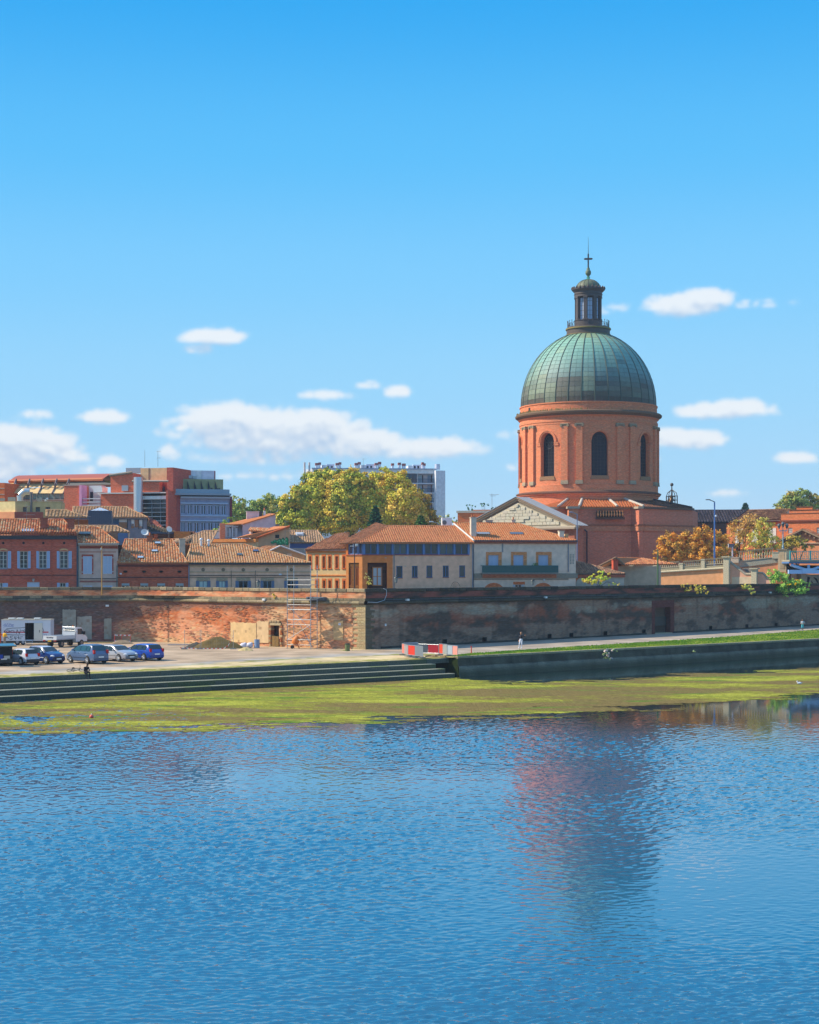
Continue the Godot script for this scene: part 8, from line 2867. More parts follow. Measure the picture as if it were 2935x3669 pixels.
	mb.holed(-1.15,0.7,0,2.15,[[-1.05,1.4,-0.15,2.08]],0.05,white,0.03)
	mb.box(P3(-1.15,0.7,-0.03),P3(0,1.4,0.025),white)
	part(p,"open_door",mb,M.car)
	mb = MB.new()
	mb.box(P3(-2.6,0.85,-1.0),P3(0.75,0.98,1.0),grey)
	part(p,"load_bed",mb,M.paint)
	for e in [["dropside",P3(-2.6,0.98,0.94),P3(0.75,1.36,1.0)],["dropside",P3(-2.6,0.98,-1.0),P3(0.75,1.36,-0.94)],["tailboard",P3(-2.66,0.96,-1.0),P3(-2.6,1.36,1.0)],["headboard",P3(0.72,0.98,-0.95),P3(0.78,1.75,0.95)],["rear_rail",P3(-2.72,0.86,-1.02),P3(-2.58,0.97,1.02)]]:
		mb = MB.new()
		mb.box(e[1],e[2],C("c4c6c8"))
		part(p,e[0],mb,M.paint)
	mb = MB.new()
	for zz in [-0.95,0.95]: mb.rod(P3(0.75,0.98,zz),P3(0.75,2.45,zz),0.04,-1,6,C("d8dadc"))
	mb.rod(P3(0.75,2.3,-0.95),P3(0.75,2.3,0.95),0.035,-1,6,C("d8dadc"))
	mb.rod(P3(0.75,1.9,-0.95),P3(0.75,1.9,0.95),0.03,-1,6,C("d8dadc"))
	part(p,"ladder_frame",mb,M.steel)
	mb = MB.new()
	mb.lathe(P3(1.4,2.25,0.1),[[0.09,0],[0.09,0.12],[0.06,0.2],[0,0.22]],10,C("f07818"))
	part(p,"beacon",mb,M.glass)
	mb = MB.new()
	mb.box(P3(-2.5,0.55,-0.45),P3(2.4,0.82,0.45),Color(0.03,0.03,0.03))
	part(p,"chassis",mb,M.rubber)
	for e in [[-1.6,0.8],[-1.6,-0.8],[1.95,0.8],[1.95,-0.8]]:
		mb = MB.new()
		mb.rod(P3(e[0],0.38,e[1] - 0.16),P3(e[0],0.38,e[1] + 0.16),0.38,-1,18,Color(0.03,0.03,0.03))
		var wo := part(p,"wheel",mb,M.rubber)
		mb = MB.new()
		var o: float = e[1] + (0.165 if e[1] > 0 else -0.165)
		mb.rod(P3(e[0],0.38,o - 0.01),P3(e[0],0.38,o + 0.01),0.22,-1,14,C("7c7e80"))
		part(wo,"rim",mb,M.steel)
	for zz in [-0.8,0.8]:
		mb = MB.new()
		mb.box(P3(-2.74,0.7,zz - 0.18),P3(-2.66,0.84,zz + 0.18),C("8a1c1c"))
		part(p,"tail_light",mb,M.glass)
	mb = MB.new()
	mb.box(P3(-2.74,0.68,-0.26),P3(-2.7,0.8,0.26),C("d8b020"))
	part(p,"number_plate",mb,M.paint)
	var tm:=TextMesh.new()
	tm.text = "locoway"
	tm.font_size = 16
	tm.pixel_size = 0.016
	tm.depth = 0.01
	tm.material = M.letter
	var to := piece(p,"lettering",tm,"",P3(-2.672,1.17,0.0))
	to.rotation.y = -PI / 2
	at = ground_at(100,2309,2.05)
	p = thing("site_trailer","white site trailer covered in black and blue graffiti, its door standing open","trailer",at,deg_to_rad(2))
	var x0:=-2.95; var x1:=2.95
	mb = MB.new()
	mb.holed(x0,0.48,x1,3.0,[[-0.12,0.62,0.95,2.65]],0.06,C("cfd3da"),1.15)
	mb.box(P3(x0,0.48,-1.15),P3(x1,3.0,1.149),C("c4c8d0"),"f")
	mb.box(P3(-0.2,0.6,-1.0),P3(1.05,2.7,-0.9),C("2a2724"))
	part(p,"body",mb,M.paint)
	mb = MB.new()
	mb.box(P3(x0 - 0.03,3.0,-1.2),P3(x1 + 0.03,3.08,1.2),C("b8b2a0"))
	part(p,"roof",mb,M.paint)
	for q in [-2.3,-1.3,0.8]:
		mb = MB.new()
		mb.stone(P3(q,3.08,-0.5),P3(q + 0.75,3.24,0.4),0.07,C("d0d0cc"))
		part(p,"roof_vent",mb,M.paint)
	mb = MB.new()
	mb.box(P3(-0.1,0.63,-0.8),P3(0.93,2.63,0.4),Color(0.015,0.014,0.013),"f")
	part(p,"doorway",mb,M.plain)
	mb = MB.new()
	mb.box(P3(0.98,0.63,1.17),P3(1.98,2.66,1.24),C("d4d0c0"))
	mb.box(P3(1.6,1.5,1.24),P3(1.68,1.8,1.27),C("6a6a64"))
	part(p,"door",mb,M.paint)
	for q in [[x0 + 0.5,-0.12],[1.98,x1 - 0.25]]:
		mb = MB.new()
		mb.box(P3(q[0],1.46,1.14),P3(q[1],1.6,1.156),C("c01c34"))
		part(p,"red_stripe",mb,M.paint)
	for q in [-1.05,-0.35]:
		mb = MB.new()
		mb.rod(P3(q,0.34,0.85),P3(q,0.34,1.08),0.34,-1,16,Color(0.03,0.03,0.03))
		var wo := part(p,"wheel",mb,M.rubber)
		mb = MB.new()
		mb.rod(P3(q,0.34,1.08),P3(q,0.34,1.1),0.18,-1,12,C("8a94a4"))
		part(wo,"rim",mb,M.steel)
	mb = MB.new()
	mb.box(P3(x0 + 0.3,0.3,-1.0),P3(x1 - 0.4,0.48,1.0),Color(0.04,0.035,0.035))
	part(p,"chassis",mb,M.rubber)
	mb = MB.new()
	for k in 3: mb.box(P3(0.0,0.12 + k*0.17,1.2 + (2 - k)*0.18),P3(0.82,0.15 + k*0.17,1.4 + (2 - k)*0.18),C("b4b8bc"))
	for sd in [0.0,0.82]: mb.rod(P3(sd,0.02,1.75),P3(sd,0.62,1.2),0.03,-1,4,C("b4b8bc"))
	part(p,"door_steps",mb,M.steel)
	var X:=func(x: float,y: float) -> Vector3: return P3(lerpf(x0,x1,(x - 62.0) / 828.0),lerpf(3.0,0.48,(y - 175.0) / 425.0),1.158)
	var black:=[[[470,322],[380,335],[250,340],[160,352],[115,395],[118,440],[160,468],[260,478],[470,478]],[[205,385],[165,375],[148,400],[160,432],[195,432],[208,405],[180,400]],[[262,385],[225,390],[222,425],[262,430]],[[275,390],[272,425],[300,430]],[[315,455],[325,370],[365,455],[385,372]],[[398,392],[440,388]],[[430,388],[465,440]],[[455,365],[462,440]],[[110,560],[160,520],[150,490]],[[145,520],[190,550]],[[260,500],[215,505],[210,535],[245,540],[240,575],[205,575]],[[290,505],[275,545],[320,545]],[[310,505],[300,575]],[[345,490],[350,560],[395,555]],[[335,530],[420,515]],[[700,325],[755,340],[772,385],[750,435],[700,462]]]
	var blue:=[[[90,290],[130,250],[150,290],[110,285]],[[150,260],[175,245],[170,285]],[[185,290],[200,250],[225,258],[200,285]],[[230,262],[270,270],[225,288],[272,298]],[[100,320],[140,300],[260,310]],[[745,455],[750,500]],[[738,462],[770,458]],[[785,462],[775,495],[800,500],[790,475]],[[815,455],[812,500],[838,495],[815,478]]]
	for e in [[black,Color(0.02,0.02,0.03),0.028],[blue,C("5a70b0"),0.02]]:
		mb = MB.new()
		for st in e[0]:
			for i in st.size() - 1:
				var a: Vector3 = X.call(st[i][0],st[i][1]); var b: Vector3 = X.call(st[i + 1][0],st[i + 1][1])
				var d:=(b - a).normalized()
				var s: Vector3 = P3(-d.y,d.x,0)*e[2]
				mb.quad(a - s - d*0.02,b - s + d*0.02,b + s + d*0.02,a + s - d*0.02,e[1])
		part(p,"graffiti_lettering",mb,M.plain)
# ---------------------------------------------------------------- building site along the rampart
func tube(p: Node,called: String,a: Vector3,b: Vector3,r: float,col: Color,m: Material) -> void:
	var mb:=MB.new()
	mb.rod(a,b,r,-1,6,col)
	part(p,called,mb,m)
func site() -> void:
	var fl:=at_z(1029.7,2323,192.6); var fr:=at_z(1113.6,2323,191.2)
	var k:=P3(0.68,0,-1.05)
	var p := thing("scaffold","tall tube scaffold with timber planks standing against the rampart","scaffold",P3(fl.x,2.0,fl.z))
	var o:=p.position
	var steel := C("b0b4b8")
	var top:=at_z(1030,2026,192).y - 2.0
	var legs:=[Vector3.ZERO,fr - fl,k,fr - fl + k]
	for i in 4:
		legs[i].y = 0
		tube(p,"standard",legs[i],legs[i] + P3(0,top,0),0.045,steel,M.steel)
		for j in 6: tube(p,"coupler",legs[i] + P3(0,top*(j + 0.5) / 6,0),legs[i] + P3(0,top*(j + 0.5) / 6 + 0.12,0),0.075,C("8a8c8e"),M.steel)
		var mb:=MB.new()
		mb.box(legs[i] + P3(-0.12,-0.03,-0.12),legs[i] + P3(0.12,0.03,0.12),C("8a8c8e"))
		part(p,"base_plate",mb,M.steel)
	for y in [373,458,715,800,885,1055,1140,1400,1488]:
		var h:=at_z(1070,V(G5,y),192).y - 2.0
		tube(p,"ledger",legs[0] + P3(0,h,0),legs[1] + P3(0,h,0),0.04,C("c8c4bc"),M.steel)
		tube(p,"transom",legs[1] + P3(0,h,0),legs[3] + P3(0,h,0),0.035,steel,M.steel)
		tube(p,"transom",legs[0] + P3(0,h,0),legs[2] + P3(0,h,0),0.035,steel,M.steel)
		if y in [885,1055,1400]: tube(p,"ledger",legs[2] + P3(0,h,0),legs[3] + P3(0,h,0),0.04,steel,M.steel)
	for y in [545,893,1225]:
		var h:=at_z(1070,V(G5,y),192).y - 2.0
		for j in 4:
			var mb:=MB.new()
			var d: Vector3 = (legs[1] - legs[0])
			var s: Vector3 = k*(j / 4.0 + 0.02); var e: Vector3 = k*((j + 1) / 4.0 - 0.02)
			s.y = 0; e.y = 0
			var q:=[legs[0] + s,legs[1] + s,legs[1] + e,legs[0] + e]
			var c := vary(C("c4a478"),0.15)
			for yy in [h,h + 0.05]:
				mb.quad(q[0] + P3(0,yy,0),q[1] + P3(0,yy,0),q[2] + P3(0,yy,0),q[3] + P3(0,yy,0),c)
			mb.quad(q[0] + P3(0,h,0),q[1] + P3(0,h,0),q[1] + P3(0,h + 0.05,0),q[0] + P3(0,h + 0.05,0),c)
			mb.quad(q[1] + P3(0,h,0),q[2] + P3(0,h,0),q[2] + P3(0,h + 0.05,0),q[1] + P3(0,h + 0.05,0),c)
			part(p,"plank",mb,M.bark)
	for q in [[800,1225,0,1],[1140,800,2,3],[1400,1140,0,1],[1488,1225,2,3]]:
		var h0:=at_z(1070,V(G5,q[0]),192).y - 2.0; var h1:=at_z(1070,V(G5,q[1]),192).y - 2.0
		tube(p,"brace",legs[q[2]] + P3(0,h0,0),legs[q[3]] + P3(0,h1,0),0.03,steel,M.steel)
	var lad:=MB.new()
	var l0: Vector3 = legs[3] + P3(-0.5,0.1,0.4); var l1: Vector3 = legs[2] + P3(0.6,3.0,0.4)
	lad.rod(l0,l1,0.03,-1,4,steel); lad.rod(l0 + P3(0,0,0.35),l1 + P3(0,0,0.35),0.03,-1,4,steel)
	for i in 9: lad.rod(l0.lerp(l1,(i + 0.5) / 9),l0.lerp(l1,(i + 0.5) / 9) + P3(0,0,0.35),0.02,-1,4,steel)
	part(p,"ladder",lad,M.steel)
	var mb:=MB.new()
	var tr:=Transform3D(wall_a.frame(wall_a.s_at(1142)).basis,wall_a.frame(wall_a.s_at(1142)).origin)
	mb.stone(P3(-1.35,7.55,0.1),P3(1.25,7.95,0.75),0.1,C("566068"))
	var tp := part(self,"tarpaulin",mb,M.cloth)
	tp.transform = tr
	meta(tp,"dark grey tarpaulin roll lying on the stone cordon beside the scaffold","tarpaulin")
	var g:=ground_at(1062,2322,2.02)
	p = thing("concrete_mixer","orange concrete mixer standing under the scaffold","mixer",P3(g.x,2.0,-192.3))
	mb = MB.new()
	mb.t = Transform3D(Basis(Vector3.BACK,-0.5),P3(0,0.95,0))
	mb.lathe(Vector3.ZERO,[[0.0,-0.5],[0.3,-0.48],[0.42,-0.1],[0.42,0.1],[0.26,0.5],[0.22,0.5]],14,C("d87a30"))
	part(p,"drum",mb,M.paint)
	mb = MB.new()
	for sd in [-0.45,0.45]:
		mb.rod(P3(-0.4,0.1,sd),P3(0,0.95,sd),0.035,-1,5,C("c46a28"))
		mb.rod(P3(0.4,0.0,sd),P3(0,0.95,sd),0.035,-1,5,C("c46a28"))
	part(p,"stand",mb,M.paint)
	for sd in [-0.45,0.45]:
		mb = MB.new()
		mb.rod(P3(-0.4,0.2,sd - 0.05),P3(-0.4,0.2,sd + 0.05),0.2,-1,12,Color(0.03,0.03,0.03))
		part(p,"wheel",mb,M.rubber)
	g = ground_at(1245,2333,2.0)
	p = thing("litter_bin","green cylindrical litter bin standing before the rampart corner","bin",g)
	mb = MB.new()
	mb.lathe(Vector3.ZERO,[[0.28,0],[0.29,0.75]],14,C("6a7444"))
	part(p,"body",mb,M.paint)
	mb = MB.new()
	mb.lathe(P3(0,0.75,0),[[0.3,0],[0.3,0.1],[0.22,0.14],[0.0,0.14]],14,C("3c4030"))
	part(p,"lid",mb,M.paint)
	g = ground_at(921,2321,2.02)
	mb = MB.new()
	mb.lathe(Vector3.ZERO,[[0.32,0],[0.32,0.3],[0.335,0.32],[0.32,0.34],[0.32,0.64],[0.335,0.66],[0.32,0.68],[0.32,0.98],[0.28,0.98],[0.28,0.9],[0,0.9]],16,C("7f97b4"))
	lone("steel_drum",mb,M.paint,"pale blue steel drum beside the white rubble bags","drum","",g)
	heap("earth_heap","brown heap of earth behind the site fence",ground_at(783,2322,2.02),2.9,1.3,1.25,C("7c6a44"),3)
	heap("gravel_heap","low dark grey gravel heap beside the earth heap",ground_at(706,2320,2.03),1.5,0.9,0.62,C("5e5a52"),8)
	heap("sawdust_heap","small yellow sawdust heap before the white rubble bags",ground_at(881,2331,2.0),0.95,0.6,0.42,C("dcc48c"),12)
	heap("stone_heap","heap of broken stones under the striped tape",ground_at(440,2305,2.08),1.5,0.7,0.45,C("a08c74"),15)
	for q in [[872,2322,"bulging white rubble bag nearest the earth heap"],[894,2321,"slumped white rubble bag nearest the steel drum"]]:
		g = ground_at(q[0],q[1],2.02)
		mb = MB.new()
		mb.ball(P3(0,0.28,0),P3(0.42,0.34,0.36),9,6,C("d8d4dc"))
		mb.ball(P3(0.2,0.45,0.05),P3(0.22,0.22,0.2),7,5,C("c8c4d0"))
		lone("rubble_bag",mb,M.cloth,q[2],"bag","",g)
	var fd:=wall_a.frame(wall_a.s_at(990.5))
	p = thing("pallet_gate","wooden pallet closing the lower half of the rampart doorway","pallet",fd.origin + P3(0,2.0,0),atan2(fd.basis.z.x,fd.basis.z.z))
	for i in 7:
		mb = MB.new()
		mb.box(P3(-0.5 + i*0.15,0.05,0.2),P3(-0.4 + i*0.15,1.25 + rg(-0.05,0.05),0.235),vary(C("c49c64"),0.15))
		part(p,"slat",mb,M.bark)
	for y in [0.2,0.65,1.1]:
		mb = MB.new()
		mb.box(P3(-0.52,y,0.16),P3(0.55,y + 0.1,0.199),C("a88454"))
		part(p,"cross_board",mb,M.bark)
	for q in [[372,2304,3.2,"e0c070","long yellow plank lying at the foot of the rampart behind the truck"],[300,2304,0.9,"c8a860","short yellow plank beside the truck's front wheel"],[640,2312,2.6,"c4c4c8","pale grey pipe lying on the ground before the rampart"],[455,2306,1.1,"c8c4bc","pale slab lying before the broken stones"]]:
		mb = MB.new()
		mb.box(P3(-q[2] / 2,0.02,-0.12),P3(q[2] / 2,0.12,0.12),lin(q[3]))
		lone("plank",mb,M.bark,q[4],"plank","",ground_at(q[0],q[1],2.05),0.1)
	g = ground_at(765,2327,2.02)
	p = thing("site_fence","low wire site fence with metal posts and striped tape around the earth heap","fence",g)
	var px:=[]
	for u in [661,717,836]: px.append(ground_at(u,2326,2.02) - g)
	for q in px:
		tube(p,"post",q,q + P3(0,2.2,0),0.03,C("b0b0ac"),M.steel)
		mb = MB.new()
		mb.box(q + P3(-0.35,0,-0.12),q + P3(0.35,0.12,0.12),C("9a968e"))
		part(p,"foot_block",mb,M.stone)
	tube(p,"post",px[1] + P3(0.12,0,0),px[1] + P3(0.12,2.2,0),0.03,C("b0b0ac"),M.steel)
	mb = MB.new()
	for i in 2:
		for j in 5: mb.rod(px[i] + P3(0,0.25 + j*0.45,0),px[i + 1] + P3(0,0.25 + j*0.45,0),0.008,-1,3,C("8a8a86"),false)
		for j in range(1,14):
			var q: Vector3 = px[i].lerp(px[i + 1],j / 14.0)
			mb.rod(q + P3(0,0.2,0),q + P3(0,2.1,0),0.007,-1,3,C("8a8a86"),false)
	part(p,"wire_mesh",mb,M.steel,"stuff")
	tape(p,[px[2] + P3(0.05,1.5,0.05),px[2] + P3(-0.25,0.9,0.05),px[2] + P3(-0.6,0.35,0.08),px[2] + P3(-1.1,0.03,0.1),px[1] + P3(1.0,0.03,0.12),px[1] + P3(-0.6,0.05,0.1),px[0] + P3(-0.5,0.1,0.1)])
	g = ground_at(411,2305,2.08)
	p = thing("tape_barrier","red and white tape strung on short posts round the broken stones","barrier",g)
	for x in [0.0,0.85,1.95]: tube(p,"post",P3(x,0,0),P3(x,1.05,0),0.03,C("d83c3c"),M.paint)
	for y in [0.25,0.98]: tape(p,[P3(0,y,0.04),P3(0.4,y - 0.03,0.04),P3(0.85,y,0.04),P3(1.4,y - 0.06,0.04),P3(1.95,y - 0.02,0.04)])
	for q in [[1219,2236,0,0.3,0.28,"small white notice on the sunny rampart beside its corner"],[1379.5,2239,1,0.26,0.26,"small white notice on the shaded rampart beside its corner"]]:
		var ln: Line = wall_a if q[2] == 0 else wall_b
		var f:=ln.frame(ln.s_at(q[0]))
		mb = MB.new()
		var y:=at_z(q[0],q[1],-f.origin.z).y
		mb.box(P3(-q[3] / 2,y - q[4] / 2,0.1),P3(q[3] / 2,y + q[4] / 2,0.13),C("e4e6ea"))
		mb.box(P3(-q[3]*0.3,y - 0.02,0.131),P3(q[3]*0.3,y + 0.02,0.134),C("7a7e88"))
		mb.box(P3(-q[3]*0.3,y + 0.05,0.131),P3(q[3]*0.2,y + 0.07,0.134),C("7a7e88"))
		var n := part(self,"wall_notice",mb,M.paint)
		n.transform = f
		meta(n,q[5],"notice")
	for q in [[384,2170,0,"white box lamp high on the rampart above the plaster patches"],[951,2148,0,"white floodlight on the cordon near the yellow weed tuft"],[1455,2149,1,"white box lamp on the shaded rampart past its corner"],[1950,2140,1,"white box lamp on the shaded rampart below the balcony house"],[2755,2123,1,"small white lamp on the rampart beside the flowering bush"]]:
		var ln: Line = wall_a if q[2] == 0 else wall_b
		var f:=ln.frame(ln.s_at(q[0]))
		mb = MB.new()
		var y:=at_z(q[0],q[1],-f.origin.z).y
		mb.box(P3(-0.2,y - 0.12,0.05),P3(0.2,y + 0.12,0.38),C("dadcd8"))
		var n := part(self,"wall_lamp",mb,M.paint)
		n.transform = f
		meta(n,q[3],"lamp")
	var f:=wall_b.frame(wall_b.s_at(1639))
	p = thing("fan_grille","rusty iron half wheel grille standing on the rampart coping","grille",f.origin + P3(0,WALL_TOP - 0.25,0) - f.basis.z*0.3,atan2(f.basis.z.x,f.basis.z.z))
	var R1:=0.95
	mb = MB.new()
	for i in 14:
		var a0:=PI*i / 14; var a1:=PI*(i + 1) / 14
		mb.rod(P3(cos(a0),sin(a0),0)*R1,P3(cos(a1),sin(a1),0)*R1,0.03,-1,4,C("6a4c3a"))
	part(p,"rim",mb,M.paint)
	for i in 11:
		var an:=PI*i / 10
		tube(p,"spoke",P3(cos(an),sin(an),0)*0.1,P3(cos(an),sin(an),0)*R1,0.014,C("7c5a44"),M.paint)
	mb = MB.new()
	f = wall_b.frame(wall_b.s_at(1375))
	mb.path([f*P3(-0.2,8.95,0.15),f*P3(0.3,8.75,0.2),f*P3(0.25,8.2,0.2),f*P3(-0.1,7.6,0.2),f*P3(-1.5,7.35,0.35),f*P3(-3.0,7.42,0.3)],0.035,5,C("a8b4bc"))
	lone("cable",mb,M.paint,"loose grey white cable looping down the shaded rampart","cable")
	mb = MB.new()
	f = wall_b.frame(0.0)
	var pts:=[]
	for i in 40: pts.append(wall_b.frame(3.0 + i*1.3)*P3(0,7.62 + 0.02*(i % 2),0.12))
	mb.path(pts,0.022,4,C("5a6a74"))
	lone("cable",mb,M.paint,"long thin cable run along the shaded rampart's stone band","cable")
func tape(p: Node,pts: Array) -> void:
	var mb:=MB.new()
	var k:=0
	for i in pts.size() - 1:
		var L: float = (pts[i + 1] - pts[i]).length()
		var n:=maxi(int(L / 0.22),1)
		for j in n:
			var a: Vector3 = pts[i].lerp(pts[i + 1],j / float(n)); var b: Vector3 = pts[i].lerp(pts[i + 1],(j + 1.0) / n)
			mb.quad(a,b,b + P3(0,0.1,0),a + P3(0,0.1,0),C("d83030") if k % 2 else C("e8e4e0"))
			k += 1
	part(p,"striped_tape",mb,M.paint)
func heap(called: String,label: String,at: Vector3,rx: float,rz: float,h: float,col: Color,seed_: float) -> void:
	var mb:=MB.new()
	var n:=24
	for j in 11:
		for i in n + 1:
			var an:=TAU*(i % n) / n
			var t:=j / 10.0
			var r:=(1.0 - t)*(1.0 + 0.22*nn(cos(an)*1.2,sin(an)*1.2,seed_))
			var y:=h*(1.0 - pow(1.0 - t,1.5))*(1.0 + 0.25*nn(cos(an)*r*1.5,sin(an)*r*1.5,seed_ + 2))
			y += 0.06*nn(cos(an)*r*7,sin(an)*r*7,seed_ + 5)
			mb.v.append(P3(sin(an)*r*rx,maxf(y,-0.02) if j else -0.02,cos(an)*r*rz))
			mb.c.append(shade(col,1.0 + 0.3*nn(cos(an)*r*5,sin(an)*r*5,seed_)))
			mb.n.append(Vector3.UP)
	for j in 10:
		for i in n:
			var q:=j*(n + 1) + i
			var e:=q + n + 1
			mb.ix.append_array([q,e,e + 1,q,e + 1,q + 1])
	for i in mb.n.size(): mb.n[i] = Vector3.ZERO
	for i in range(0,mb.ix.size(),3):
		var nr:=(mb.v[mb.ix[i + 2]] - mb.v[mb.ix[i]]).cross(mb.v[mb.ix[i + 1]] - mb.v[mb.ix[i]])
		for e in 3: mb.n[mb.ix[i + e]] += nr
	for i in mb.n.size(): mb.n[i] = mb.n[i].normalized() if mb.n[i].length() > 0 else Vector3.UP
	lone(called,mb,M.soil,label,"heap","",at)
# ---------------------------------------------------------------- barriers,lamps and small things
func barrier(label: String,a: Vector3,b: Vector3,h: float,split: float,flip: bool,red: Color,grey: Color) -> void:
	var d:=b - a
	d.y = 0
	var L:=d.length()
	var p := thing("barrier",label,"barrier",a,atan2(-d.z,d.x),"site barriers by the steps")
	var fr := C("b8bcc0")
	var mb:=MB.new()
	for e in [[P3(0,0.1,0),P3(0,h,0)],[P3(L,0.1,0),P3(L,h,0)],[P3(0,h,0),P3(L,h,0)],[P3(0,0.18,0),P3(L,0.18,0)]]: mb.rod(e[0],e[1],0.035,-1,5,fr)
	part(p,"frame",mb,M.steel)
	var x0:=L*split if flip else 0.0
	var x1:=L if flip else L*split
	slab(p,"red_sheet",[x0 + 0.04,0.2,x1 - 0.02,h - 0.04],-0.012,0.012,red,M.paint)
	var g0:=0.0 if flip else L*split
	var g1:=L*split if flip else L
	slab(p,"grey_sheet",[g0 + 0.04,0.2,g1 - 0.04,h - 0.04],-0.02,-0.008,grey,M.paint)
	var x:=g0 + 0.08
	while x < g1 - 0.05:
		slab(p,"slat",[x,0.2,x + 0.05,h - 0.04],-0.006,0.03,shade(grey,1.35),M.paint)
		x += 0.13
	for e in [0.15,L - 0.15]: slab(p,"foot",[e - 0.12,0.0,e + 0.12,0.1],-0.35,0.35,C("8c8a84"),M.stone)
func barriers() -> void:
	var A:=func(u: float,v: float) -> Vector3: return ground_at(u,v,2.02)
	var red := C("d0301c")
	var grey := C("8e949a")
	barrier("red and grey barrier nearest the steps, its red half next to the pale one",A.call(1463,2352),A.call(1515,2358),1.2,0.46,false,red,grey)
	barrier("narrow pale red barrier seen almost end on at the enclosure's corner",A.call(1441,2346),A.call(1462,2352),1.2,0.4,false,C("d87868"),C("a8a4a4"))
	barrier("grey barrier along the far side of the enclosure",A.call(1447,2338),A.call(1498,2336),1.05,0.05,false,C("8f98a4"),C("8a929c"))
	barrier("dark red and slate barrier at the back of the enclosure",A.call(1501,2344),A.call(1572,2347),1.1,0.46,true,C("a01c28"),C("5c626c"))
	barrier("red and silver barrier beside the dark red one",A.call(1574,2347),A.call(1602,2350),1.2,0.44,false,C("d84830"),C("b0b0ac"))
	barrier("faded barrier with a pink end nearest the lawn",A.call(1604,2350),A.call(1640,2354),1.15,0.5,true,C("e09488"),C("b8c0c8"))
	var mb:=MB.new()
	for i in 30:
		var c:=P3(rg(-1.6,1.6),0,rg(-0.6,0.6))
		mb.stone(c + P3(-0.12,0,-0.1),c + P3(0.12,rg(0.05,0.2),0.1),0.03,vary(C("b09468"),0.2))
	var o := part(self,"rubble",mb,M.stone,"stuff")
	o.position = A.call(1545,2353)
	meta(o,"loose earth and stones inside the barriers","rubble")
	var q:=ground_at(1689,2346,2.05)
	mb = MB.new()
	mb.lathe(Vector3.ZERO,[[0.055,0],[0.055,0.85],[0.075,0.86],[0.075,0.92],[0.0,0.93]],8,C("e0402c"))
	lone("red_post",mb,M.paint,"single red marker post on the lawn past the barriers","post","",q)
func lantern_lamp(called: String,label: String,u: float,v: float,z: float,size: float) -> void:
	var p := thing(called,label,"lamp",at_z(u,v,z))
	var mb:=MB.new()
	var dk := C("2a3030")
	mb.rod(P3(0,-0.1,-0.5),P3(0,0.45*size,0),0.03,-1,5,dk)
	mb.lathe(Vector3.ZERO,[[0.05*size,-0.35*size],[0.14*size,-0.3*size]],6,dk)
	mb.lathe(Vector3.ZERO,[[0.26*size,0.15*size],[0.2*size,0.26*size],[0.08*size,0.34*size],[0.03*size,0.46*size],[0.0,0.5*size]],6,dk)
	part(p,"bracket",mb,M.paint)
	mb = MB.new()
	mb.lathe(Vector3.ZERO,[[0.13*size,-0.3*size],[0.24*size,0.15*size]],6,C("7c8684"))
	part(p,"lantern_glass",mb,M.glass)
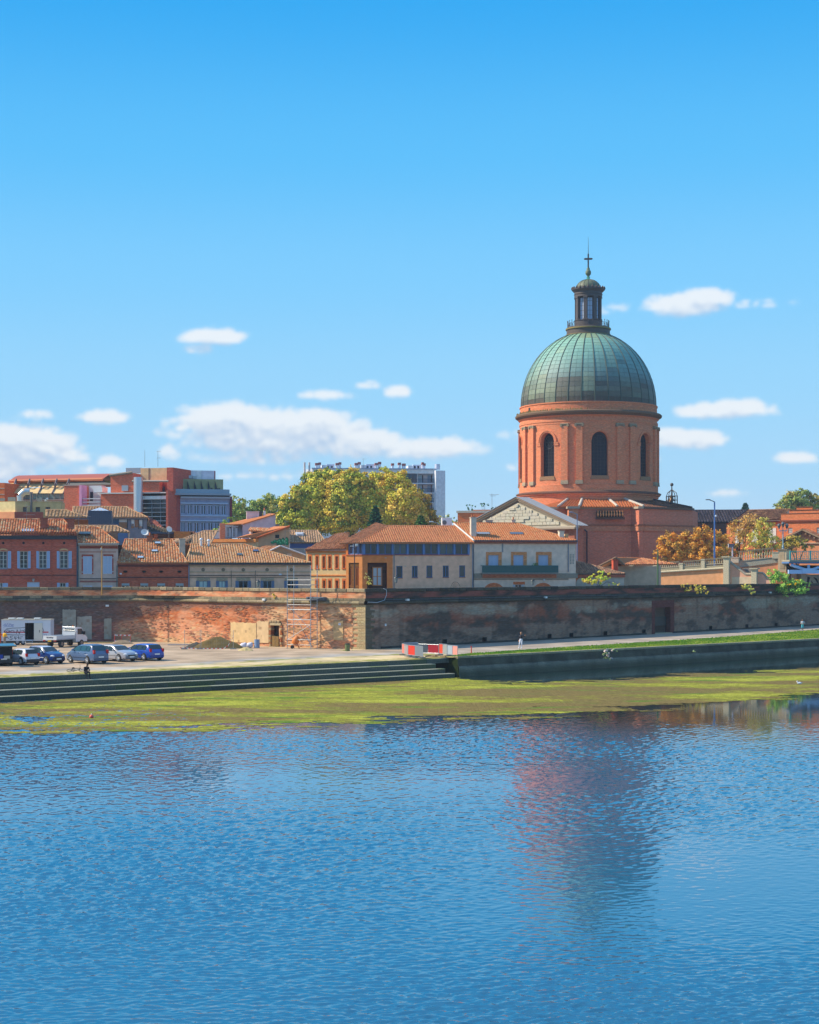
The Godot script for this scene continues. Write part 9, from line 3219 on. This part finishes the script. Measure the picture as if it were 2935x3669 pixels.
func lamps() -> void:
	var mb:=MB.new()
	var a:=at_z(365,2106,209.5); var b:=at_z(365,1957,209.5)
	a.y = 7.9
	mb.rod(Vector3.ZERO,P3(0,b.y - 7.9,0),0.07,0.05,8,C("b88838"))
	mb.box(P3(-0.16,b.y - 8.35,-0.1),P3(-0.02,b.y - 8.1,0.1),C("d8d8d0"))
	lone("yellow_pole",mb,M.paint,"slim ochre yellow pole before the grey house's shutters","pole","",a)
	a = at_z(2357,2106,240); b = at_z(2357,1966,240)
	a.y = 7.9
	mb = MB.new()
	mb.rod(Vector3.ZERO,P3(0,b.y - 7.9,0),0.13,0.09,8,C("4e6a44"))
	lone("green_pole",mb,M.paint,"plain dark green pole standing behind the rampart by the ramp","pole","",a)
	a = at_z(1270.5,2106,210); b = at_z(1270.5,1966,210)
	var p := thing("street_lamp","brown double headed street lamp before the orange corner block","lamp",P3(a.x,7.9,a.z))
	mb = MB.new()
	var h:=b.y - 7.9
	mb.rod(Vector3.ZERO,P3(0,h,0),0.08,0.06,8,C("4c3430"))
	mb.rod(P3(0,h,0),P3(-0.35,h + 0.28,0),0.04,-1,5,C("4c3430"))
	mb.rod(P3(0,h,0),P3(0.22,h + 0.35,0),0.04,-1,5,C("4c3430"))
	part(p,"pole",mb,M.paint)
	for e in [[P3(-0.55,h + 0.28,-0.1),P3(-0.2,h + 0.36,0.2)],[P3(0.1,h + 0.3,-0.1),P3(0.42,h + 0.6,0.1)]]:
		mb = MB.new()
		mb.stone(e[0],e[1],0.03,C("c8c8c4"))
		part(p,"lamp_head",mb,M.paint)
	var z:=296.0
	a = at_z(2560.5,2000,z); b = at_z(2562,1798,z)
	p = thing("street_lamp","tall blue street lamp with one arm rising above the rust coloured trees","lamp",P3(a.x,11.5,a.z))
	h = b.y - 11.5
	mb = MB.new()
	mb.rod(Vector3.ZERO,P3(0,h,0),0.18,0.11,8,C("4470b0"))
	mb.rod(P3(0,h,0),P3(-0.9,h + 0.35,0),0.08,-1,6,C("3a4a5c"))
	part(p,"pole",mb,M.paint)
	mb = MB.new()
	mb.stone(P3(-1.55,h + 0.3,-0.2),P3(-0.75,h + 0.46,0.2),0.06,C("4a5058"))
	part(p,"lamp_head",mb,M.paint)
	mb = MB.new()
	mb.ball(P3(0.22,h - 2.55,0.1),P3(0.2,0.24,0.2),8,6,C("b8c4cc"))
	part(p,"camera_dome",mb,M.paint)
	z = 290.0
	a = at_z(2068,1910,z); b = at_z(2068,1842,z)
	p = thing("street_lamp","slim grey blue street lamp before the white pediment","lamp",P3(a.x,7.9,a.z))
	h = b.y - 7.9
	mb = MB.new()
	mb.rod(Vector3.ZERO,P3(0,h,0),0.12,0.08,8,C("7484a0"))
	mb.rod(P3(0,h,0),P3(-0.9,h + 0.35,0),0.05,-1,5,C("7484a0"))
	part(p,"pole",mb,M.paint)
	mb = MB.new()
	mb.stone(P3(-1.4,h + 0.28,-0.15),P3(-0.8,h + 0.42,0.15),0.05,C("7c90b4"))
	part(p,"lamp_head",mb,M.paint)
	z = 280.0
	a = at_z(1570,1890,z)
	p = thing("street_lamp","cobra head street lamp peeping over the long tiled roof beside the white fan unit","lamp",P3(a.x,7.9,a.z))
	h = at_z(1570,1876,z).y - 7.9
	mb = MB.new()
	mb.rod(Vector3.ZERO,P3(0,h,0),0.1,0.08,8,C("7a8890"))
	mb.rod(P3(0,h,0),P3(-0.8,h + 0.25,0),0.05,-1,5,C("7a8890"))
	part(p,"pole",mb,M.paint)
	mb = MB.new()
	mb.stone(P3(-1.5,h + 0.2,-0.2),P3(-0.75,h + 0.4,0.2),0.08,C("a8b4bc"))
	part(p,"lamp_head",mb,M.paint)
	z = 281.5
	a = at_z(U(G8,1212),V(G8,838),z)
	p = thing("ornate_lamp","ornate three armed lamp standard on top of the stone pylon","lamp",a)
	var S:=z / F / 3.9655
	mb = MB.new()
	mb.lathe(Vector3.ZERO,[[0.28,0],[0.3,0.15],[0.16,0.3],[0.2,0.6],[0.11,0.8],[0.09,290*S]],10,C("86a0a8"))
	mb.rod(P3(-60*S,280*S,0),P3(60*S,280*S,0),0.07,-1,6,C("a8b0b4"))
	for i in 2:
		var sx:=-1.0 if i == 0 else 1.0
		mb.path([P3(sx*20*S,260*S,0),P3(sx*42*S,262*S,0),P3(sx*55*S,300*S,0)],0.05,5,C("a8b0b4"))
	mb.rod(P3(0,280*S,0),P3(0,330*S,0),0.07,-1,6,C("86a0a8"))
	part(p,"standard",mb,M.paint)
	for e in [[-56,305],[56,305],[0,330]]:
		mb = MB.new()
		mb.lathe(P3(e[0]*S,e[1]*S,0),[[0.12,0],[0.3,45*S],[0.34,46*S],[0.24,62*S],[0.06,72*S],[0,80*S]],8,C("4e5a5c"))
		part(p,"lantern_head",mb,M.paint)
	z = 289.0
	a = at_z(U(G8,494),V(G8,1010),z)
	S = z / F / 3.9655
	p = thing("sign_post","square grey sign panel on a pale pole behind the balustrade","sign",a)
	mb = MB.new()
	mb.rod(P3(0,-1,0),P3(0,220*S,0),0.12,-1,8,C("c8ccd4"))
	part(p,"pole",mb,M.paint)
	mb = MB.new()
	mb.box(P3(-56*S,210*S,-0.15),P3(24*S,262*S,0.05),C("5a6470"))
	mb.box(P3(-58*S,210*S,-0.3),P3(-56*S,264*S,0.1),C("d8dce0"))
	part(p,"panel",mb,M.paint)
	lantern_lamp("wall_lantern","dark wall lantern between the beige house's blue shutters",U(Z5,845),V(Z5,1165),214,1.2)
	lantern_lamp("wall_lantern","dark wall lantern at the corner of the orange block",U(Z7,1410),V(Z7,850),236,1.4)
	lantern_lamp("wall_lantern","small dark lantern under the long green balcony",U(Z8,1156),V(Z8,610),243,1.2)
	z = 352.0
	S = z / F / 2.0659
	a = at_z(U(R4,635),V(R4,458),z)
	p = thing("bell_cage","openwork iron bell cage with a pointed top beside the dome","bell cage",a)
	var dk := C("4c4644")
	mb = MB.new()
	for sx in [-32,32]:
		for sz in [-1.5,1.5]: mb.rod(P3(sx*S,0,sz),P3(sx*S,90*S,sz),0.12,-1,5,dk)
	for y in [30,60,90]:
		for sz in [-1.5,1.5]: mb.rod(P3(-32*S,y*S,sz),P3(32*S,y*S,sz),0.09,-1,5,dk)
	for i in 4:
		var e:=[P3(-32*S,90*S,-1.5),P3(32*S,90*S,-1.5),P3(32*S,90*S,1.5),P3(-32*S,90*S,1.5)]
		mb.path([e[i],P3(e[i].x*0.8,115*S,e[i].z*0.8),P3(0,140*S,0)],0.08,5,dk)
	mb.rod(P3(0,90*S,0),P3(0,160*S,0),0.2,0.12,6,dk)
	mb.rod(P3(0,160*S,0),P3(0,190*S,0),0.1,0.03,5,dk)
	mb.ball(P3(0,176*S,0),Vector3.ONE*0.4,6,4,dk)
	mb.rod(P3(-50*S,10*S,0),P3(-20*S,80*S,0),0.14,-1,5,C("6a625c"))
	part(p,"cage",mb,M.paint)
	for e in [[-8,55,0.8],[18,22,0.7],[-2,84,0.6]]:
		mb = MB.new()
		mb.lathe(P3(e[0]*S,e[1]*S,0),[[e[2],-0.8],[e[2]*0.7,-0.3],[e[2]*0.5,0.3],[0.1,0.5],[0,0.5]],10,C("6c5238"))
		part(p,"bell",mb,M.steel)
	aerial(519,1612,1672,306,[],"tall thin mast on the tan penthouse roof")
	aerial(566,1616,1672,305,[[0.98,0.6],[0.55,0.5]],"shorter mast with cross arms on the penthouse roof")
	aerial(1302,1641,1682,428,[[0.9,0.9]],"thin aerial on the roof of the white tower")
	aerial(1763,1768,1860,250,[[0.95,1.0],[0.9,0.6]],"tall television aerial above the balcony house's ridge")
	aerial(96,1806,1862,226,[[0.3,1.1],[0.85,0.4]],"tilted television aerial above the red house's ridge")
	aerial(282,1835,1890,228,[[0.7,1.6],[0.5,1.4],[0.85,1.2]],"cluster aerial beside the dark slate turret")
	aerial(1022,1868,1960,253,[[0.62,0.9],[0.98,0.5]],"tall aerial before the green painted letters")
	aerial(969,1826,1848,271,[[0.9,0.4]],"short aerial on the red sloping roof")
	for q in [[605,1912,246,0.42,0.95,"white satellite dish on a thin stand behind the low red house"],[518,1924,243,0.5,0.4,"flat white dish turned skyward behind the low red house"]]:
		mb = MB.new()
		mb.t = Transform3D(Basis(P3(0,0,1),-q[4])*Basis(Vector3.RIGHT,0.9),P3(0,0.6,0))
		mb.lathe(Vector3.ZERO,[[0.0,0.0],[q[3]*0.6,0.06],[q[3]*1.1,0.2],[q[3]*0.6,0.08],[0.0,0.02]],14,C("dcdad4"))
		mb.t = Transform3D()
		mb.rod(P3(0,-0.6,0),P3(0,0.6,0),0.03,-1,5,C("8a8a88"))
		lone("satellite_dish",mb,M.paint,q[5],"dish","",at_z(q[0],q[1],q[2]))
	var w:=at_z(2864,2452,160)
	w = P3((2864 - CU) / F*(EYE*F / (2452 - HV)),0.02,-EYE*F / (2452 - HV))
	p = thing("gull","white gull sitting on the weed near the bank","bird",w)
	mb = MB.new()
	mb.ball(P3(0,0.1,0),P3(0.24,0.12,0.12),9,6,C("e4e4e8"))
	mb.ball(P3(-0.2,0.25,0),P3(0.08,0.08,0.07),7,5,C("e8e8ea"))
	mb.rod(P3(-0.17,0.14,0),P3(-0.2,0.25,0),0.06,0.05,6,C("e4e4e8"))
	mb.rod(P3(0.1,0.14,0),P3(0.38,0.14,0),0.07,0.01,6,C("8a8e98"))
	mb.rod(P3(-0.27,0.25,0),P3(-0.34,0.23,0),0.02,0.005,5,C("d89a30"))
	part(p,"body",mb,M.cloth)
	w = P3((328 - CU) / F*(EYE*F / (2573 - HV)),0.0,-EYE*F / (2573 - HV))
	mb = MB.new()
	mb.ball(P3(0,0.1,0),P3(0.17,0.17,0.17),10,6,C("e05a44"))
	mb.rod(P3(0,0.25,0),P3(0,0.36,0),0.05,0.03,6,C("f0e8e0"))
	lone("buoy",mb,M.paint,"small red buoy floating in the weed","buoy","",w)
# ---------------------------------------------------------------- people
func figure(p: Node,caps: Array,cell: float,k:=0.035) -> void:
	var lo:=Vector3.ONE*99; var hi:=Vector3.ONE*-99
	for c in caps:
		for e in 2:
			lo = lo.min(c[e] - Vector3.ONE*(c[2 + e] + 0.06)); hi = hi.max(c[e] + Vector3.ONE*(c[2 + e] + 0.06))
	var n:=Vector3i(((hi - lo) / cell).ceil()) + Vector3i.ONE
	var d:=PackedFloat32Array()
	d.resize(n.x*n.y*n.z)
	d.fill(1.0)
	for c in caps:
		var a: Vector3 = c[0]; var b: Vector3 = c[1]
		var r:=maxf(c[2],c[3]) + 0.08
		var q0:=Vector3i(((a.min(b) - Vector3.ONE*r - lo) / cell).floor()).max(Vector3i.ZERO)
		var q1:=Vector3i(((a.max(b) + Vector3.ONE*r - lo) / cell).ceil()).min(n - Vector3i.ONE)
		var ab:=b - a
		var l2:=maxf(ab.length_squared(),1e-6)
		for z in range(q0.z,q1.z + 1):
			for y in range(q0.y,q1.y + 1):
				for x in range(q0.x,q1.x + 1):
					var w:=lo + P3(x,y,z)*cell
					var t:=clampf((w - a).dot(ab) / l2,0,1)
					var v:=(w - a - ab*t).length() - lerpf(c[2],c[3],t)
					var at:=(z*n.y + y)*n.x + x
					var h:=maxf(k - absf(d[at] - v),0.0) / k
					d[at] = minf(d[at],v) - h*h*k*0.25
	var mb:=MB.new()
	var id:={}
	for z in n.z - 1:
		for y in n.y - 1:
			for x in n.x - 1:
				var s:=Vector3.ZERO; var m:=0; var g:=Vector3.ZERO
				var v:=[]
				for e in 8: v.append(d[((z + (e >> 2))*n.y + y + ((e >> 1) & 1))*n.x + x + (e & 1)])
				for e in [[0,1],[2,3],[4,5],[6,7],[0,2],[1,3],[4,6],[5,7],[0,4],[1,5],[2,6],[3,7]]:
					var a: float = v[e[0]]; var b: float = v[e[1]]
					if (a < 0) != (b < 0):
						s += P3(e[0] & 1,(e[0] >> 1) & 1,e[0] >> 2).lerp(P3(e[1] & 1,(e[1] >> 1) & 1,e[1] >> 2),a / (a - b)); m += 1
				if m == 0: continue
				for e in 8: g += (P3(e & 1,(e >> 1) & 1,e >> 2)*2.0 - Vector3.ONE)*v[e]
				var w:=lo + (P3(x,y,z) + s / m)*cell
				var best:=9.0; var col:=Color.WHITE
				for c in caps:
					var ab: Vector3 = c[1] - c[0]
					var t:=clampf((w - c[0]).dot(ab) / maxf(ab.length_squared(),1e-6),0,1)
					var q: float = (w - c[0] - ab*t).length() - lerpf(c[2],c[3],t)
					if q < best: best = q; col = c[4]
				id[Vector3i(x,y,z)] = mb.vert(w,g,col)
	for q in id:
		for ax in 3:
			var u:=Vector3i.ZERO; var v:=Vector3i.ZERO; var e:=Vector3i.ZERO
			e[ax] = 1; u[(ax + 1) % 3] = 1; v[(ax + 2) % 3] = 1
			var b: Vector3i = q + e
			if b.x >= n.x or b.y >= n.y or b.z >= n.z: continue
			var s0:=d[(q.z*n.y + q.y)*n.x + q.x] < 0; var s1:=d[(b.z*n.y + b.y)*n.x + b.x] < 0
			if s0 == s1 or not (id.has(q - u) and id.has(q - v) and id.has(q - u - v)): continue
			var f:=[id[q],id[q - u],id[q - u - v],id[q - v]]
			if s0: mb.ix.append_array([f[0],f[2],f[1],f[0],f[3],f[2]])
			else: mb.ix.append_array([f[0],f[1],f[2],f[0],f[2],f[3]])
	part(p,"body",mb,M.cloth)
func person(label: String,at: Vector3,yaw: float,j: Dictionary,skin: Color,top: Color,legs: Color,shoe: Color,hair: Color,sleeve:=1.0,leg:=1.0) -> Node3D:
	var p := thing("person",label,"person",at,yaw)
	var caps:=[]
	caps.append([j.hip,j.hip.lerp(j.chest,0.5),0.15,0.135,legs if leg > 0 else top])
	caps.append([j.hip.lerp(j.chest,0.35),j.chest,0.14,0.165,top])
	caps.append([j.chest,j.neck,0.13,0.065,top])
	caps.append([j.neck,j.head,0.055,0.06,skin])
	var f: Vector3 = j.face
	var up: Vector3 = (j.head - j.neck).normalized()
	caps.append([j.head + up*0.07,j.head + up*0.01 + f*0.02,0.092,0.075,skin])
	caps.append([j.head + f*0.1 + up*0.035,j.head + f*0.115 + up*0.005,0.012,0.018,skin])
	caps.append([j.head + up*0.12 - f*0.02,j.head + up*0.04 - f*0.05,0.085,0.07,hair])
	for s in ["l","r"]:
		var a: Array = j["arm_" + s]; var g: Array = j["leg_" + s]
		caps.append([j.chest + P3(0,0.06,0),a[0],0.09,0.075,top])
		caps.append([a[0],a[1],0.062,0.05,top])
		caps.append([a[1],a[2],0.047,0.034,top if sleeve > 0.6 else skin])
		var hd: Vector3 = (a[2] - a[1]).normalized()
		caps.append([a[2],a[2] + hd*0.07,0.034,0.036,skin])
		caps.append([j.hip,g[0],0.12,0.1,legs])
		caps.append([g[0],g[1],0.095,0.062,legs])
		caps.append([g[1],g[2],0.06,0.042,legs if leg > 0.6 else skin])
		caps.append([g[2],g[3],0.045,0.036,shoe])
	figure(p,caps,0.03)
	var mb:=MB.new()
	for s in ["l","r"]:
		var a: Array = j["arm_" + s]
		var d: Vector3 = (a[2] - a[1]).normalized()
		var w:=d.cross(f).normalized()
		for i in 4:
			var o: Vector3 = a[2] + d*0.09 + w*(i - 1.5)*0.018
			mb.rod(o,o + d*0.045,0.0095,0.0085,5,skin)
			mb.rod(o + d*0.045,o + d*(0.07 - 0.006*absf(i - 1.2)) + f*0.02,0.0085,0.007,5,skin)
		mb.rod(a[2] + d*0.04 + w*0.035,a[2] + d*0.075 + w*0.06 + f*0.02,0.011,0.009,5,skin)
	part(p,"fingers",mb,M.cloth)
	mb = MB.new()
	var sd:=up.cross(f).normalized()
	for e in [-1,1]:
		mb.ball(j.head + f*0.09 + up*0.06 + sd*0.032*e,Vector3.ONE*0.011,5,4,Color(0.03,0.02,0.02))
		mb.ball(j.head + up*0.045 + sd*0.088*e,P3(0.015,0.03,0.02),5,4,skin)
	mb.rod(j.head + f*0.094 + up*-0.02 - sd*0.022,j.head + f*0.094 + up*-0.02 + sd*0.022,0.006,-1,4,C("8a4a40"))
	part(p,"face",mb,M.cloth)
	return p
func stand(h:=1.0) -> Dictionary:
	return {"hip": P3(0,0.95,0),"chest": P3(0,1.32,0),"neck": P3(0,1.5,0),"head": P3(0,1.62,0.01),"face": P3(0,0,1),
		"arm_l": [P3(-0.2,1.42,0),P3(-0.25,1.14,-0.03),P3(-0.24,0.9,0.06)],"arm_r": [P3(0.2,1.42,0),P3(0.25,1.14,-0.03),P3(0.24,0.9,0.06)],
		"leg_l": [P3(-0.09,0.9,0),P3(-0.1,0.5,0.02),P3(-0.1,0.09,0),P3(-0.11,0.04,0.17)],"leg_r": [P3(0.09,0.9,0),P3(0.1,0.5,0.02),P3(0.1,0.09,0),P3(0.11,0.04,0.17)]}
func people() -> void:
	var skin := C("c08a68")
	var j:=stand()
	j.arm_r = [P3(0.2,1.42,0),P3(0.4,1.3,-0.05),P3(0.52,1.44,0.08)]
	j.leg_l = [P3(-0.09,0.9,0),P3(-0.12,0.52,0.14),P3(-0.2,0.12,0.05),P3(-0.22,0.05,0.2)]
	j.leg_r = [P3(0.09,0.9,0),P3(0.1,0.5,0.02),P3(0.08,0.09,0.05),P3(0.08,0.04,0.22)]
	var o := person("person in a black jacket and white trousers walking on the path",ground_at(1867,2324,2.1),-0.5,j,skin,C("24262c"),C("dcdce4"),C("e0e0e0"),C("a87c64"))
	o.scale = Vector3.ONE*1.05
	j = stand()
	j.chest = P3(0,1.31,0.06); j.neck = P3(0,1.49,0.1); j.head = P3(0,1.61,0.13)
	j.arm_l = [P3(-0.2,1.41,0.06),P3(-0.3,1.16,-0.12),P3(-0.22,1.14,0.16)]
	j.arm_r = [P3(0.2,1.41,0.06),P3(0.33,1.18,0.0),P3(0.24,1.12,0.24)]
	j.leg_l = [P3(-0.09,0.9,0),P3(-0.08,0.56,0.2),P3(-0.07,0.3,-0.14),P3(-0.07,0.2,-0.05)]
	j.leg_r = [P3(0.09,0.9,0),P3(0.08,0.5,0.08),P3(0.06,0.09,0.0),P3(0.06,0.04,0.17)]
	person("person jogging in a pale shirt and turquoise shorts on the far path",ground_at(2876,2262,2.02),-0.4,j,C("b07c5c"),C("b4bccc"),C("4fb0c4"),C("2c6c88"),C("3c2c24"),0.3,0.3)
	j = stand()
	j.arm_l = [P3(-0.2,1.42,0),P3(-0.27,1.18,0.08),P3(-0.12,1.1,0.28)]
	person("person in a yellow work jacket and grey trousers standing by the trailer",ground_at(17,2314,2.05),2.6,j,skin,C("f0b41c"),C("8c8478"),C("3c342c"),C("4c3428"))
	j = stand()
	j.arm_r = [P3(0.2,1.42,0),P3(0.3,1.2,0.1),P3(0.3,1.3,0.32)]
	person("person in an orange work suit beside the yellow jacket",ground_at(-1,2312,2.05),1.2,j,skin,C("e05c1c"),C("d85a20"),C("3c342c"),C("5c3c2c"))
	var s:=ground_at(312,2416,1.9)
	var d:=(bank_a.p[1] - bank_a.p[0]).normalized()
	var n:=d.cross(Vector3.UP)
	var e:=bank_a.at(bank_a.s_at(310.0)) + n*-0.12
	j = {"hip": P3(0,0.12,0),"chest": P3(0,0.46,0.1),"neck": P3(0,0.63,0.18),"head": P3(0,0.72,0.26),"face": P3(0,-0.5,0.86),
		"arm_l": [P3(-0.19,0.55,0.12),P3(-0.26,0.28,0.2),P3(-0.06,0.26,0.38)],"arm_r": [P3(0.19,0.55,0.12),P3(0.26,0.28,0.2),P3(0.06,0.26,0.38)],
		"leg_l": [P3(-0.1,0.1,0.05),P3(-0.13,0.14,0.46),P3(-0.12,-0.36,0.42),P3(-0.13,-0.43,0.6)],"leg_r": [P3(0.1,0.1,0.05),P3(0.13,0.14,0.46),P3(0.13,-0.36,0.46),P3(0.14,-0.43,0.64)]}
	person("person in dark clothes sitting on the top step with bent head",P3(e.x,1.92,e.z),atan2(n.x,n.z),j,C("8a6450"),C("1e2028"),C("22242e"),C("1a1a1e"),C("18161a"))
	var g:=ground_at(276,2412,1.95)
	var p := thing("bicycle","dark bicycle lying on the grass beside the seated person","bicycle",g + P3(0,0.12,0),0.25)
	p.rotation = P3(-1.25,0.3,0)
	var dk := C("2a2622")
	for x in [-0.52,0.52]:
		var mb:=MB.new()
		for i in 20:
			var a0:=TAU*i / 20; var a1:=TAU*(i + 1) / 20
			mb.rod(P3(x + cos(a0)*0.33,0.33 + sin(a0)*0.33,0),P3(x + cos(a1)*0.33,0.33 + sin(a1)*0.33,0),0.022,-1,5,dk,false)
		var w := part(p,"wheel",mb,M.rubber)
		mb = MB.new()
		for i in 9: mb.rod(P3(x,0.33,0),P3(x + cos(TAU*i / 9)*0.32,0.33 + sin(TAU*i / 9)*0.32,0),0.005,-1,3,C("8a8a88"),false)
		part(w,"spokes",mb,M.steel)
	var fb:=MB.new()
	for q in [[-0.52,0.33,-0.2,0.8],[-0.52,0.33,-0.05,0.3],[-0.05,0.3,-0.22,0.88],[-0.05,0.3,0.38,0.78],[-0.2,0.8,0.38,0.82],[0.36,0.92,0.52,0.33]]: fb.rod(P3(q[0],q[1],0),P3(q[2],q[3],0),0.022,-1,5,dk)
	part(p,"frame",fb,M.paint)
	fb = MB.new()
	fb.rod(P3(0.36,0.95,-0.28),P3(0.36,0.95,0.28),0.018,-1,5,dk)
	part(p,"handlebar",fb,M.paint)
	fb = MB.new()
	fb.ball(P3(-0.24,0.92,0),P3(0.14,0.04,0.08),7,4,dk)
	part(p,"saddle",fb,M.rubber)
